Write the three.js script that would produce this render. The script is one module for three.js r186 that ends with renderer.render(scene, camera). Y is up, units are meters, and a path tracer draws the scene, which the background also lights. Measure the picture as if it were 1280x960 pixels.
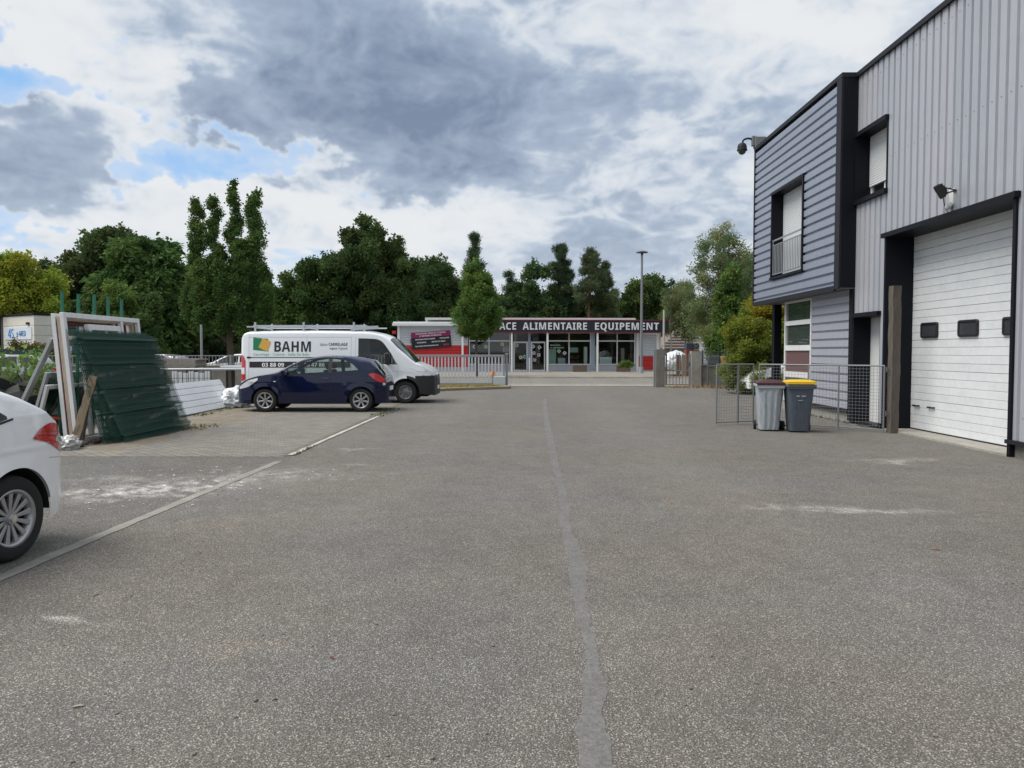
import * as THREE from 'three';
import { RoundedBoxGeometry } from 'three/addons/geometries/RoundedBoxGeometry.js';
import { TextGeometry } from 'three/addons/geometries/TextGeometry.js';
import { FontLoader } from 'three/addons/loaders/FontLoader.js';
import { mergeGeometries } from 'three/addons/utils/BufferGeometryUtils.js';
import { createNoise2D, createNoise3D } from 'simplex-noise';

// ───────────────────────── camera, sky, sun, exposure ─────────────────────────
const scene = new THREE.Scene();
const camera = new THREE.PerspectiveCamera(53.1, 4 / 3, 0.1, 900);
camera.position.set(0, 1.58, 0);
camera.rotation.order = 'YXZ';
camera.rotation.set(-0.0416, 0.0052, 0);

const renderer = new THREE.WebGLRenderer({ antialias: true });
renderer.setSize(1024, 768);
renderer.toneMapping = THREE.LinearToneMapping;
renderer.toneMappingExposure = 2.6;
renderer.shadowMap.enabled = true;

function rng(seed) { let a = seed >>> 0; return () => { a = (a + 0x6D2B79F5) | 0; let t = Math.imul(a ^ (a >>> 15), 1 | a); t = (t + Math.imul(t ^ (t >>> 7), 61 | t)) ^ t; return ((t ^ (t >>> 14)) >>> 0) / 4294967296; }; }
const clamp = (v, a = 0, b = 1) => v < a ? a : v > b ? b : v;
const sstep = (a, b, v) => { const t = clamp((v - a) / (b - a)); return t * t * (3 - 2 * t); };
const lerp = (a, b, t) => a + (b - a) * t;
const n2 = createNoise2D(rng(11)), n3 = createNoise3D(rng(12));
function fbm2(x, y, o = 5, g = 0.5) { let s = 0, a = 1, t = 0; for (let i = 0; i < o; i++) { s += a * n2(x, y); t += a; a *= g; x = x * 2.03 + 17.1; y = y * 2.03 - 9.7; } return s / t; }
function fbm3(x, y, z, o = 5, g = 0.5) { let s = 0, a = 1, t = 0; for (let i = 0; i < o; i++) { s += a * n3(x, y, z); t += a; a *= g; x = x * 2.03 + 17.1; y = y * 2.03 - 9.7; z = z * 2.03 + 3.3; } return s / t; }

// Sun: high on the left of the yard, seen through cloud
const sun = new THREE.DirectionalLight(0xfff8ef, 1.5);
{
  const az = -1.75, el = 1.02;                        // azimuth from straight ahead (left is negative), elevation
  sun.position.set(Math.sin(az) * Math.cos(el) * 90, Math.sin(el) * 90, -20 - Math.cos(az) * Math.cos(el) * 90);
  sun.target.position.set(0, 0, -20); scene.add(sun.target);
  sun.castShadow = true; sun.shadow.radius = 80; sun.shadow.mapSize.set(2048, 2048);
  const c = sun.shadow.camera; c.left = -60; c.right = 60; c.top = 60; c.bottom = -60; c.far = 260;
  scene.add(sun);
}

// Computed sky: broken cloud over blue. Broad cloud masses sit at their own bearings (azimuth, elevation in degrees).
{
  const Wd = 4096, Hd = 2048, data = new Float32Array(Wd * Hd * 4);
  // [azimuth, elevation, half-width, half-height, tilt, more cloud, more thickness]
  const masses = [
    [-10, 20.5, 15, 5.4, -0.16, 0.75, 0.60], [-9.5, 15.8, 10, 3.2, -0.14, 0.55, 0.55], [3, 24, 16, 7, 0, 0.5, 0.20], [-21.5, 15.4, 4.6, 2.0, -0.1, 0.40, 0.62], [-2, 13.8, 3.4, 1.6, 0.1, 0.3, 0.2],
    [-32.0, 11.4, 4.6, 2.9, 0, 0.6, 0.66], [-37, 11.0, 4, 2.0, 0, 0.4, 0.4], [-16.5, 12.6, 2.8, 1.2, -0.1, 0.35, 0.62], [-13.2, 11.6, 2.0, 0.9, 0, 0.2, 0.5], [-7.2, 12.2, 1.8, 0.8, 0, 0.2, 0.4],
    [-31, 20.4, 5.0, 4.0, 0, 0.4, -0.42], [-36, 24, 7, 4.0, 0, 0.4, -0.4], [-24.5, 17.6, 1.6, 2.0, 0.3, 0.2, -0.4],
    [-21.0, 13.8, 5.4, 1.7, -0.16, -1.15, -0.3], [-33.0, 15.2, 5.4, 1.4, 0.15, -1.0, -0.2], [-35.5, 8.0, 5.6, 1.3, 0, -1.1, -0.2], [-27.5, 12.4, 2.6, 1.1, 0, -0.7, -0.2], [-35, 19, 2.0, 1.2, 0, -0.7, 0], [-14, 13.8, 3.0, 0.9, -0.2, -0.7, -0.2],
    [-17, 10.8, 9, 2.0, -0.1, 0.6, -0.34], [-6, 9.4, 10, 2.2, 0, 0.5, -0.30], [-25, 9.0, 5, 1.3, 0, 0.5, -0.35], [-30, 7.4, 2.2, 1.2, 0, 0.9, -0.45],
    [9, 12, 14, 9, 0, 0.75, 0.17], [13, 7.5, 10, 3.6, 0, 0.3, 0.20], [7.5, 12.8, 4.6, 2.6, 0.1, 0.2, -0.02], [10.5, 15.6, 2.8, 1.4, -0.3, 0.1, -0.30], [6.5, 9.8, 2.2, 2.0, 0, 0.1, 0.2],
    [21.5, 21.6, 4.6, 2.0, -0.25, 0.4, -0.50], [17, 22, 4, 2.0, 0, 0.3, -0.2], [18, 16, 6, 3.0, 0, 0.4, 0.10], [15.5, 12.2, 1.4, 2.6, 0.3, 0.0, -0.28], [32, 20, 9, 7, 0, 0.5, 0.12],
  ];
  const D2R = Math.PI / 180;
  const billow = (x, y, z, o) => { let s = 0, a = 1, t = 0; for (let i = 0; i < o; i++) { s += a * (1 - 2 * Math.abs(n3(x, y, z))); t += a; a *= 0.55; x = x * 2.05 + 5; y = y * 2.05 + 1; z = z * 2.05 - 3; } return s / t; };
  for (let j = Hd / 2; j < Hd; j++) {
    const el = ((j + 0.5) / Hd - 0.5) * Math.PI, sy = Math.sin(el), cy = Math.cos(el), elD = el / D2R;
    for (let i = 0; i < Wd; i++) {
      const ph = ((i + 0.5) / Wd - 0.5) * 2 * Math.PI, dx = cy * Math.cos(ph), dz = cy * Math.sin(ph);
      const k = 1 / (sy + 0.22), px = dx * k, pz = dz * k, azD = Math.atan2(dx, -dz) / D2R;
      const wx = fbm2(px * 1.7 + 31, pz * 1.7, 3) * 0.3, wz = fbm2(px * 1.7 - 7, pz * 1.7 + 50, 3) * 0.3;   // warp: billowing edges
      const bl = billow(dx * 6.5 + wx * 1.5, sy * 11, dz * 6.5 + wz * 1.5, 6);
      const jx = fbm3(dx * 4.2, sy * 6.5, dz * 4.2, 7, 0.6), jy = fbm3(dx * 4.2 + 9, sy * 6.5, dz * 4.2 - 4, 7, 0.6);
      let more = 0, thick = 0;
      for (const m of masses) {
        let u = azD - m[0] + jx * 5.6; if (Math.abs(u) > m[2] * 2.5 + 3) continue;
        const v = elD - m[1] + jy * 3.4 - u * m[4]; u /= m[2];
        const q = Math.exp(-((u * u + (v / m[3]) * (v / m[3])) ** 2.0)); more += m[5] * q; thick += m[6] * q;
      }
      const c1 = fbm2((px + wx) * 1.0, (pz + wz) * 1.0, 6, 0.5);
      const mid = fbm3(dx * 11 + wx * 2, sy * 17, dz * 11 + wz * 2, 5, 0.58);
      const cov = 0.38 + c1 * 0.62 + more + bl * 0.36 + mid * 0.30, alpha = Math.max(sstep(0.0, 0.46, cov), 0.42 * sstep(-0.9, 0.2, cov + 0.5 * mid + 0.3 * jx));
      const c2 = fbm2((px + wx * 1.3) * 0.8 + 90, (pz + wz * 1.3) * 0.8 - 40, 5, 0.5);
      let th = 0.37 + c2 * 0.36 + thick * 0.82 - bl * 0.20 - billow(dx * 15 + wx * 3, sy * 24, dz * 15 + wz * 3, 4) * 0.11 + mid * 0.20 + fbm3(dx * 30, sy * 48, dz * 30, 4, 0.6) * 0.10;
      th = th > 0.2 ? th : 0.2 * Math.exp((th - 0.2) / 0.2);                     // bright faces keep their relief
      th = clamp(th, 0, 1.5) * (0.35 + 0.65 * sstep(0.15, 0.75, cov));        // thin cloud margins let the light through
      const t1 = clamp(th / 0.6) ** 1.2, t2 = clamp((th - 0.4) / 0.85) ** 0.9;
      let r = lerp(lerp(0.358, 0.207, t1), 0.086, t2), g = lerp(lerp(0.368, 0.247, t1), 0.113, t2), b = lerp(lerp(0.378, 0.302, t1), 0.165, t2);
      const e1 = Math.exp(-elD / 12), br = lerp(0.085, 0.27, e1), bg = lerp(0.205, 0.335, e1), bb = lerp(0.39, 0.41, e1);
      r = lerp(br, r, alpha); g = lerp(bg, g, alpha); b = lerp(bb, b, alpha);
      const hb = Math.exp(-elD / 5) * 0.45;
      r = lerp(r, 0.36, hb); g = lerp(g, 0.38, hb); b = lerp(b, 0.395, hb);
      const o = (j * Wd + i) * 4; data[o] = r * 0.88; data[o + 1] = g * 0.88; data[o + 2] = b * 0.88; data[o + 3] = 1;
    }
  }
  for (let j = 0; j < Hd / 2; j++) for (let i = 0; i < Wd; i++) { const o = (j * Wd + i) * 4; data[o] = 0.09; data[o + 1] = 0.09; data[o + 2] = 0.085; data[o + 3] = 1; }
  const t = new THREE.DataTexture(data, Wd, Hd, THREE.RGBAFormat, THREE.FloatType);
  t.mapping = THREE.EquirectangularReflectionMapping; t.magFilter = t.minFilter = THREE.LinearFilter; t.needsUpdate = true;
  scene.background = t; scene.environment = t;
}

// ───────────────────────── helpers ─────────────────────────
const used = {};
function numbered(name) { const n = used[name] = (used[name] ?? -1) + 1; return n ? `${name}_${String(n).padStart(3, '0')}` : name; }
function tag(o, label, category, group, kind) { if (label) o.userData.label = label; if (category) o.userData.category = category; if (group) o.userData.group = group; if (kind) o.userData.kind = kind; return o; }
// a thing: Group at (x, height, distance ahead D), z = -D
function thing(name, label, category, x = 0, y = 0, D = 0, turn = 0, group) { const o = new THREE.Group(); o.name = numbered(name); o.position.set(x, y, -D); o.rotation.y = turn; scene.add(o); return tag(o, label, category, group); }
function mesh(name, geo, mat, parent) { const m = new THREE.Mesh(geo, mat); m.name = parent ? name : numbered(name); m.castShadow = m.receiveShadow = true; (parent || scene).add(m); return m; }
function struct(name, geo, mat, label) { const m = mesh(name, geo, mat); m.userData.kind = 'structure'; if (label) m.userData.label = label; return m; }
function clean(g) { g = g.index ? g.toNonIndexed() : g; for (const k of Object.keys(g.attributes)) if (!['position', 'normal', 'uv'].includes(k)) g.deleteAttribute(k); if (!g.attributes.uv) g.setAttribute('uv', new THREE.BufferAttribute(new Float32Array(g.attributes.position.count * 2), 2)); if (!g.attributes.normal) g.computeVertexNormals(); g.clearGroups?.(); return g; }
const merge = (...gs) => mergeGeometries(gs.flat(9).map(clean), false);
// uv in metres by the face's main direction
function muv(g, s = 1, ox = 0, oy = 0) {
  g = clean(g); const p = g.attributes.position, n = g.attributes.normal, uv = new Float32Array(p.count * 2);
  for (let i = 0; i < p.count; i += 3) {
    let ax = 0, ay = 0, az = 0; for (let k = 0; k < 3; k++) { ax += n.getX(i + k); ay += n.getY(i + k); az += n.getZ(i + k); }
    ax = Math.abs(ax); ay = Math.abs(ay); az = Math.abs(az);
    for (let k = 0; k < 3; k++) { const x = p.getX(i + k), y = p.getY(i + k), z = p.getZ(i + k); const [u, v] = ax >= ay && ax >= az ? [z, y] : ay >= az ? [x, z] : [x, y]; uv[(i + k) * 2] = (u + ox) * s; uv[(i + k) * 2 + 1] = (v + oy) * s; }
  }
  g.setAttribute('uv', new THREE.BufferAttribute(uv, 2)); return g;
}
// box given by its extents
function bx(x0, x1, y0, y1, z0, z1, r = 0) { const w = Math.abs(x1 - x0), h = Math.abs(y1 - y0), d = Math.abs(z1 - z0); const g = r ? new RoundedBoxGeometry(w, h, d, 2, Math.min(r, w / 2.01, h / 2.01, d / 2.01)) : new THREE.BoxGeometry(w, h, d); g.translate((x0 + x1) / 2, (y0 + y1) / 2, (z0 + z1) / 2); return g; }
// a straight bar of section w x h between two points; cylinder when h is null
const UPV = new THREE.Vector3(0, 1, 0);
function bar(p, q, w, h, r = 0) {
  const a = new THREE.Vector3(...p), b = new THREE.Vector3(...q), d = b.clone().sub(a), L = d.length(); d.normalize();
  const g = h == null ? new THREE.CylinderGeometry(w, w, L, r || 6) : r ? new RoundedBoxGeometry(w, L, h, 2, r) : new THREE.BoxGeometry(w, L, h);
  let m;
  if (Math.abs(d.y) > 0.999) m = new THREE.Matrix4();
  else { const sx = new THREE.Vector3().crossVectors(d, UPV).normalize(), sz = new THREE.Vector3().crossVectors(sx, d).normalize(); m = new THREE.Matrix4().makeBasis(sx, d, sz); }
  g.applyMatrix4(m); g.translate((p[0] + q[0]) / 2, (p[1] + q[1]) / 2, (p[2] + q[2]) / 2); return g;
}
function tube(pts, r, seg = 24, rad = 6) { return new THREE.TubeGeometry(new THREE.CatmullRomCurve3(pts.map(p => new THREE.Vector3(...p))), seg, r, rad, false); }
function monotone(pts) {                               // smooth curve through points without overshoot
  const n = pts.length, xs = pts.map(p => p[0]), ys = pts.map(p => p[1]), d = [], m = [];
  for (let i = 0; i < n - 1; i++) d.push((ys[i + 1] - ys[i]) / (xs[i + 1] - xs[i]));
  m[0] = d[0]; m[n - 1] = d[n - 2];
  for (let i = 1; i < n - 1; i++) m[i] = d[i - 1] * d[i] <= 0 ? 0 : 2 * d[i - 1] * d[i] / (d[i - 1] + d[i]);
  return x => { if (x <= xs[0]) return ys[0]; if (x >= xs[n - 1]) return ys[n - 1]; let i = 0; while (x > xs[i + 1]) i++; const h = xs[i + 1] - xs[i], t = (x - xs[i]) / h, t2 = t * t, t3 = t2 * t; return (2 * t3 - 3 * t2 + 1) * ys[i] + (t3 - 2 * t2 + t) * h * m[i] + (-2 * t3 + 3 * t2) * ys[i + 1] + (t3 - t2) * h * m[i + 1]; };
}
// tileable value noise for textures
function tileNoise(seed, per) { const r = rng(seed), g = new Float32Array(per * per).map(() => r()); return (x, y) => { const x0 = Math.floor(x), y0 = Math.floor(y), fx = x - x0, fy = y - y0, u = fx * fx * (3 - 2 * fx), v = fy * fy * (3 - 2 * fy), a = ((x0 % per) + per) % per, b = ((y0 % per) + per) % per, a1 = (a + 1) % per, b1 = (b + 1) % per; return lerp(lerp(g[b * per + a], g[b * per + a1], u), lerp(g[b1 * per + a], g[b1 * per + a1], u), v); }; }
const toS = v => { v = clamp(v); return Math.round(255 * (v <= 0.0031308 ? v * 12.92 : 1.055 * Math.pow(v, 1 / 2.4) - 0.055)); };
function tex(size, fn, srgb = true, metres = 1) {       // fn(u,v) -> [r,g,b] linear, or number
  const [w, h] = Array.isArray(size) ? size : [size, size], d = new Uint8Array(w * h * 4);
  for (let j = 0; j < h; j++) for (let i = 0; i < w; i++) { const c = fn(i / w, j / h, i, j), o = (j * w + i) * 4; const a = typeof c === 'number' ? [c, c, c] : c; for (let k = 0; k < 3; k++) d[o + k] = srgb ? toS(a[k]) : Math.round(255 * clamp(a[k])); d[o + 3] = 255; }
  const t = new THREE.DataTexture(d, w, h); t.wrapS = t.wrapT = THREE.RepeatWrapping; t.magFilter = t.minFilter = THREE.LinearFilter; if (srgb) t.colorSpace = THREE.SRGBColorSpace; t.repeat.set(1 / metres, 1 / metres); t.needsUpdate = true; return t;
}
const S = (c, rough = 0.7, metal = 0, extra = {}) => { const m = new THREE.MeshStandardMaterial({ roughness: rough, metalness: metal, ...extra }); if (Array.isArray(c)) m.color.setRGB(...c); else m.color.set(c); return m; };
const PH = (c, o) => { const m = new THREE.MeshPhysicalMaterial(o); if (Array.isArray(c)) m.color.setRGB(...c); else m.color.set(c); return m; };

// ───────────────────────── textures and materials ─────────────────────────
const nA = tileNoise(1, 8), nB = tileNoise(2, 32), nC = tileNoise(3, 128), nD = tileNoise(4, 512), nE = tileNoise(5, 64);
const mottled = (u, v) => nA(u * 8, v * 8) * 0.35 + nB(u * 32, v * 32) * 0.3 + nC(u * 128, v * 128) * 0.2 + nD(u * 512, v * 512) * 0.15;
// chipping asphalt: stones of several tones in a dark binder, 5.12 m tile
const asphaltH = new Float32Array(2048 * 2048);
function stones(N, seed) { const r = rng(seed), a = new Float32Array(N * N * 4); for (let i = 0; i < N * N; i++) { a[i * 4] = r(); a[i * 4 + 1] = r(); a[i * 4 + 2] = r(); a[i * 4 + 3] = r(); } return a; }
const asphaltMap = (() => {
  const N1 = 720, N2 = 500, s1 = stones(N1, 71), s2 = stones(N2, 72);
  const near = (s, N, u, v) => { const x = u * N, y = v * N, cx = Math.floor(x), cy = Math.floor(y); let best = 9, id = 0; for (let b = -1; b <= 1; b++) for (let a = -1; a <= 1; a++) { const ix = (cx + a + N) % N, iy = (cy + b + N) % N, k = (iy * N + ix) * 4, dx = cx + a + s[k] - x, dy = cy + b + s[k + 1] - y, d = dx * dx + dy * dy; if (d < best) { best = d; id = k; } } return [best, id]; };
  return tex(2048, (u, v, i, j) => {
    const [d1, k1] = near(s1, N1, u, v), [d2, k2] = near(s2, N2, u, v);
    const m = 0.9 + 0.10 * (nA(u * 8, v * 8) - 0.5) + 0.14 * (nB(u * 32, v * 32) - 0.5);
    const q = s1[k1 + 2], tone1 = q < 0.6 ? 0.085 + q * 0.08 : q < 0.92 ? 0.135 + (q - 0.6) * 0.24 : 0.20 + (q - 0.92) * 2.2;
    const q2 = s2[k2 + 2], tone2 = q2 < 0.8 ? -1 : 0.12 + (q2 - 0.8) * 1.1;
    const c1 = sstep(0.34, 0.1, d1), c2 = tone2 < 0 ? 0 : sstep(0.22, 0.12, d2);
    let c = lerp(0.06, tone1, c1); c = lerp(c, tone2, c2);
    const warm = (c2 > 0.5 ? s2[k2 + 3] : s1[k1 + 3]) * 0.2 + 0.0;
    asphaltH[j * 2048 + i] = lerp(c1 * (0.35 + 0.5 * s1[k1 + 3]), 1, c2 * 0.8);
    c *= m * (0.85 + 0.3 * nD(u * 512, v * 512));
    return [c * (1 + warm * 0.55), c * (1 + warm * 0.15), c * (1 - warm * 0.55)];
  }, true, 5.12);
})();
const asphaltBump = tex(2048, (u, v, i, j) => asphaltH[j * 2048 + i], false, 5.12);
const concreteMap = tex(1024, (u, v) => { const m = mottled(u, v), s = nE(u * 64, v * 4) * 0.25; const c = 0.8 + (m - 0.5) * 0.55 + (s - 0.12) * 0.55; return [c, c * 0.99, c * 0.96].map(x => clamp(x)); }, true, 3);
const speckle = tex(512, (u, v) => { const c = 0.9 + (mottled(u, v) - 0.5) * 0.22; return [c, c, c]; }, true, 2.5);
const bumpFine = tex(512, (u, v) => mottled(u, v), false, 0.6);
const streaks = tex(1024, (u, v) => { const s = nC(u * 128, v * 8) * 0.5 + nE(u * 64, v * 2) * 0.5, m = mottled(u, v); const c = 0.93 + (s - 0.5) * 0.13 + (m - 0.5) * 0.1; return [c, c * 0.997, c * 0.985].map(x => clamp(x)); }, true, 4);
const woodMap = tex(512, (u, v) => { const g = nC(u * 128, v * 6) * 0.5 + nE(u * 64 + nA(u * 8, v * 8) * 3, v * 3) * 0.35 + nD(u * 512, v * 20) * 0.15; const c = 0.45 + g * 0.75; return [c, c * 0.95, c * 0.88].map(x => clamp(x)); }, true, 0.5);
const roughMap = tex(512, (u, v) => 0.7 + (mottled(u, v) - 0.5) * 0.8, false, 1.3);

const M = {
  asphalt: S([1, 1, 1], 0.92, 0, { map: asphaltMap, bumpMap: asphaltBump, bumpScale: 0.006, vertexColors: true }),
  road: S([0.78, 0.76, 0.72], 0.92, 0, { map: concreteMap }),
  concrete: S([0.36, 0.35, 0.32], 0.9, 0, { map: concreteMap, bumpMap: bumpFine, bumpScale: 0.003 }),
  concreteDark: S([0.22, 0.21, 0.19], 0.92, 0, { map: concreteMap, bumpMap: bumpFine, bumpScale: 0.004 }),
  concretePale: S([0.44, 0.42, 0.38], 0.9, 0, { map: concreteMap, bumpMap: bumpFine, bumpScale: 0.003 }),
  cladding: S([0.42, 0.44, 0.50], 0.42, 0.15, { map: streaks }),
  claddingBlue: S([0.29, 0.325, 0.405], 0.4, 0.2, { map: streaks }),
  darkMetal: PH([0.008, 0.009, 0.014], { roughness: 0.5, specularIntensity: 0.3 }),
  darkTrim: PH([0.020, 0.021, 0.025], { roughness: 0.5, specularIntensity: 0.35 }),
  doorWhite: S([0.755, 0.785, 0.80], 0.45, 0, { map: speckle }),
  white: S([0.78, 0.78, 0.77], 0.5),
  whitePvc: S([0.73, 0.745, 0.75], 0.45, 0, { map: streaks }),
  whitePanel: S([0.74, 0.76, 0.78], 0.5, 0, { map: speckle }),
  galv: S([0.34, 0.36, 0.38], 0.5, 0.55, { map: speckle }),
  galvDark: S([0.14, 0.15, 0.16], 0.55, 0.4),
  galvMid: S([0.20, 0.215, 0.23], 0.5, 0.3),
  grey: S([0.30, 0.32, 0.35], 0.55),
  greyPale: S([0.5, 0.53, 0.57], 0.5, 0.1),
  aluminium: S([0.5, 0.51, 0.52], 0.4, 0.5),
  shutter: S([0.68, 0.71, 0.72], 0.5),
  red: S([0.48, 0.02, 0.02], 0.5),
  navy: S([0.012, 0.014, 0.028], 0.45),
  greenWire: S([0.010, 0.062, 0.040], 0.36),
  greenPost: S([0.012, 0.13, 0.075], 0.45),
  wood: S([0.27, 0.22, 0.16], 0.9, 0, { map: woodMap, bumpMap: woodMap, bumpScale: 0.004 }),
  woodGrey: S([0.12, 0.108, 0.097], 0.92, 0, { map: woodMap, bumpMap: woodMap, bumpScale: 0.004 }),
  woodBrown: S([0.17, 0.085, 0.05], 0.8, 0, { map: woodMap }),
  black: S([0.012, 0.012, 0.013], 0.5),
  blackMat: S([0.016, 0.016, 0.017], 0.85),
  rubber: S([0.016, 0.016, 0.016], 0.85, 0, { bumpMap: bumpFine, bumpScale: 0.001 }),
  chrome: S([0.75, 0.75, 0.76], 0.14, 1),
  alloy: S([0.42, 0.42, 0.43], 0.35, 0.7),
  alloyDark: S([0.24, 0.24, 0.25], 0.4, 0.6),
  glass: PH([0.86, 0.92, 0.9], { roughness: 0.02, transmission: 1, thickness: 0, ior: 1.5 }),
  glassMid: PH([0.62, 0.70, 0.67], { roughness: 0.02, transmission: 1, thickness: 0, ior: 1.5 }),
  glassDark: PH([0.42, 0.47, 0.46], { roughness: 0.02, transmission: 1, thickness: 0, ior: 1.5 }),
  glassOpaque: PH([0.015, 0.018, 0.02], { roughness: 0.04, clearcoat: 1, clearcoatRoughness: 0.02 }),
  lensRed: PH([0.5, 0.008, 0.012], { roughness: 0.12, clearcoat: 1, clearcoatRoughness: 0.03 }),
  lensClear: PH([0.72, 0.74, 0.75], { roughness: 0.1, metalness: 0.4, clearcoat: 1, clearcoatRoughness: 0.03 }),
  carBlue: PH([0.0013, 0.005, 0.033], { roughness: 0.5, specularIntensity: 0.1, clearcoat: 1, clearcoatRoughness: 0.02 }),
  carWhite: PH([0.85, 0.86, 0.87], { roughness: 0.35, clearcoat: 1, clearcoatRoughness: 0.04 }),
  vanWhite: PH([0.77, 0.80, 0.83], { roughness: 0.4, clearcoat: 0.7, clearcoatRoughness: 0.08 }),
  carSilver: PH([0.42, 0.43, 0.45], { roughness: 0.3, metalness: 0.5, clearcoat: 1 }),
  bark: S([0.10, 0.08, 0.06], 0.95, 0, { map: woodMap, bumpMap: woodMap, bumpScale: 0.01 }),
  barkPine: S([0.20, 0.10, 0.06], 0.95, 0, { map: woodMap }),
  barkBirch: S([0.55, 0.53, 0.50], 0.85, 0, { map: concreteMap }),
};
// ───────────────────────── ground ─────────────────────────
function sheet(x0, x1, D0, D1, y, s = 1) { const g = new THREE.PlaneGeometry(x1 - x0, D1 - D0); g.rotateX(-Math.PI / 2); g.translate((x0 + x1) / 2, y, -(D0 + D1) / 2); return muv(g, s); }
struct('ground', sheet(-380, 380, -60, 700, -0.07), S([0.10, 0.105, 0.06], 1, 0, { map: concreteMap }), 'dull grassy ground reaching to the horizon');
{
  // asphalt yard: fine grid, with the stains, dust and patches that lie on it as vertex tints
  const lines = (a, b, segs) => { const out = []; let v = a; while (v < b - 1e-6) { out.push(v); let st = 1; for (const [p, q, s] of segs) if (v >= p - 1e-9 && v < q - 1e-9) st = s; v = Math.min(b, v + st); } out.push(b); return out; };
  const xs = lines(-34, 22, [[-34, -9, 0.6], [-9, 8, 0.065], [8, 22, 0.6]]), ds = lines(-8, 36, [[-8, 1.8, 0.8], [1.8, 7, 0.055], [7, 14, 0.075], [14, 22, 0.15], [22, 36, 0.35]]);
  const nx = xs.length, nd = ds.length, pos = new Float32Array(nx * nd * 3), uv = new Float32Array(nx * nd * 2), col = new Float32Array(nx * nd * 3), idx = [];
  const streak = (x, D, cx, cD, lx, lD, ang) => { x += fbm2(x * 1.4 + cx, D * 1.4, 3) * 0.22; D += fbm2(x * 1.9, D * 1.9 + cD, 4) * 0.2; const c = Math.cos(ang), s = Math.sin(ang), u = ((x - cx) * c + (D - cD) * s) / lx, v = (-(x - cx) * s + (D - cD) * c) / lD; return Math.exp(-(u * u + v * v)); };
  for (let j = 0; j < nd; j++) for (let i = 0; i < nx; i++) {
    const x = xs[i], D = ds[j], k = j * nx + i;
    pos[k * 3] = x; pos[k * 3 + 1] = 0; pos[k * 3 + 2] = -D; uv[k * 2] = x + fbm2(x * 0.05, D * 0.05, 2) * 0.4; uv[k * 2 + 1] = D;
    const patch = fbm2(x * 0.22, D * 0.16, 5), fine = fbm2(x * 2.2 + 40, D * 1.4, 4), fine2 = fbm2(x * 7 + 3, D * 5, 3);
    let t = 1.22 + patch * 0.10 + fine * 0.045 + fine2 * 0.06, warm = 0.03 + fbm2(x * 0.3 + 9, D * 0.3 - 5, 3) * 0.05;
    // wheel-worn lanes along the drive
    t *= 1 + 0.08 * Math.exp(-(((x + 1.5 + fbm2(D * 0.1, 3) * 0.5) / 0.55) ** 2)) + 0.07 * Math.exp(-(((x - 2.6 + fbm2(D * 0.1, 8) * 0.5) / 0.6) ** 2));
    // old square patches of laid asphalt
    if (x < -3.5 && D < 11.5) { t *= 0.92; warm -= 0.015; }
    // plaster dust: ragged, grainy, white
    const n = fbm2(x * 3.1, D * 3.4, 5, 0.6), n4 = fbm2(x * 9, D * 9, 3);
    let dust = 0;
    dust += 1.9 * streak(x, D, -4.25, 8.7, 0.85, 0.42, 0.35) + 0.7 * streak(x, D, -3.5, 9.7, 0.9, 0.3, 0.5) + 0.6 * streak(x, D, -5.0, 9.5, 0.6, 0.2, 0) + 0.35 * streak(x, D, -2.6, 9.6, 0.9, 0.3, 0.35);
    dust += 1.25 * streak(x, D, 2.85, 7.75, 0.42, 0.14, -0.12) + 1.15 * streak(x, D, 3.5, 7.6, 0.55, 0.06, 0.02) + 1.05 * streak(x, D, 5.55, 11.25, 0.55, 0.12, 0.1) + 1.3 * streak(x, D, 5.4, 11.0, 0.3, 0.12, 0.5);
    dust += 1.4 * streak(x, D, -2.62, 12.45, 0.2, 0.1, 0.3) + 1.0 * streak(x, D, -2.05, 10.7, 0.22, 0.08, 0) + 1.1 * streak(x, D, -2.6, 4.45, 0.22, 0.05, 0.1) + 0.9 * streak(x, D, -2.2, 4.1, 0.1, 0.04, 0.1);
    dust = Math.max(0, dust) * clamp(0.55 + n * 1.4 + n4 * 0.55);
    // clots of fallen plaster near the white heap
    const zone = streak(x, D, -3.9, 9.1, 1.7, 1.2, 0.2); if (n4 * 0.6 + n * 0.5 > 0.42) dust += zone * 1.1;
    t *= 1 + dust * 1.5; warm *= 1 - clamp(dust);
    // sandy tracks on the left
    const sand = clamp(0.9 * streak(x, D, -4.6, 5.9, 1.6, 0.5, 0.3) + 0.6 * streak(x, D, -2.6, 7.2, 1.1, 0.35, 0.4) + 0.6 * streak(x, D, -2.9, 3.6, 0.8, 0.6, 0.2) + 1.3 * streak(x, D, -1.42, 4.0, 0.16, 0.16, 0.3)) * clamp(0.5 + n); t *= 1 + sand * 0.22; warm += sand * 0.08;
    // oil drips
    const oil = 0.5 * streak(x, D, 1.5, 9.6, 0.25, 0.2, 0) + 0.45 * streak(x, D, 3.2, 12.2, 0.35, 0.3, 0) + 0.35 * streak(x, D, 0.1, 6.2, 0.2, 0.25, 0.4) + 0.5 * streak(x, D, -3.55, 11.55, 0.3, 0.2, 0) + 0.3 * streak(x, D, 2.1, 5.2, 0.4, 0.3, 0); t *= 1 - 0.45 * oil * clamp(0.6 + n * 0.7);
    col[k * 3] = t * (1 + warm); col[k * 3 + 1] = t; col[k * 3 + 2] = t * (1 - warm * 1.3);
    if (i < nx - 1 && j < nd - 1) idx.push(k, k + 1, k + nx, k + 1, k + nx + 1, k + nx);
  }
  const g = new THREE.BufferGeometry(); g.setAttribute('position', new THREE.BufferAttribute(pos, 3)); g.setAttribute('uv', new THREE.BufferAttribute(uv, 2)); g.setAttribute('color', new THREE.BufferAttribute(col, 3)); g.setIndex(idx); g.computeVertexNormals();
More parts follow.
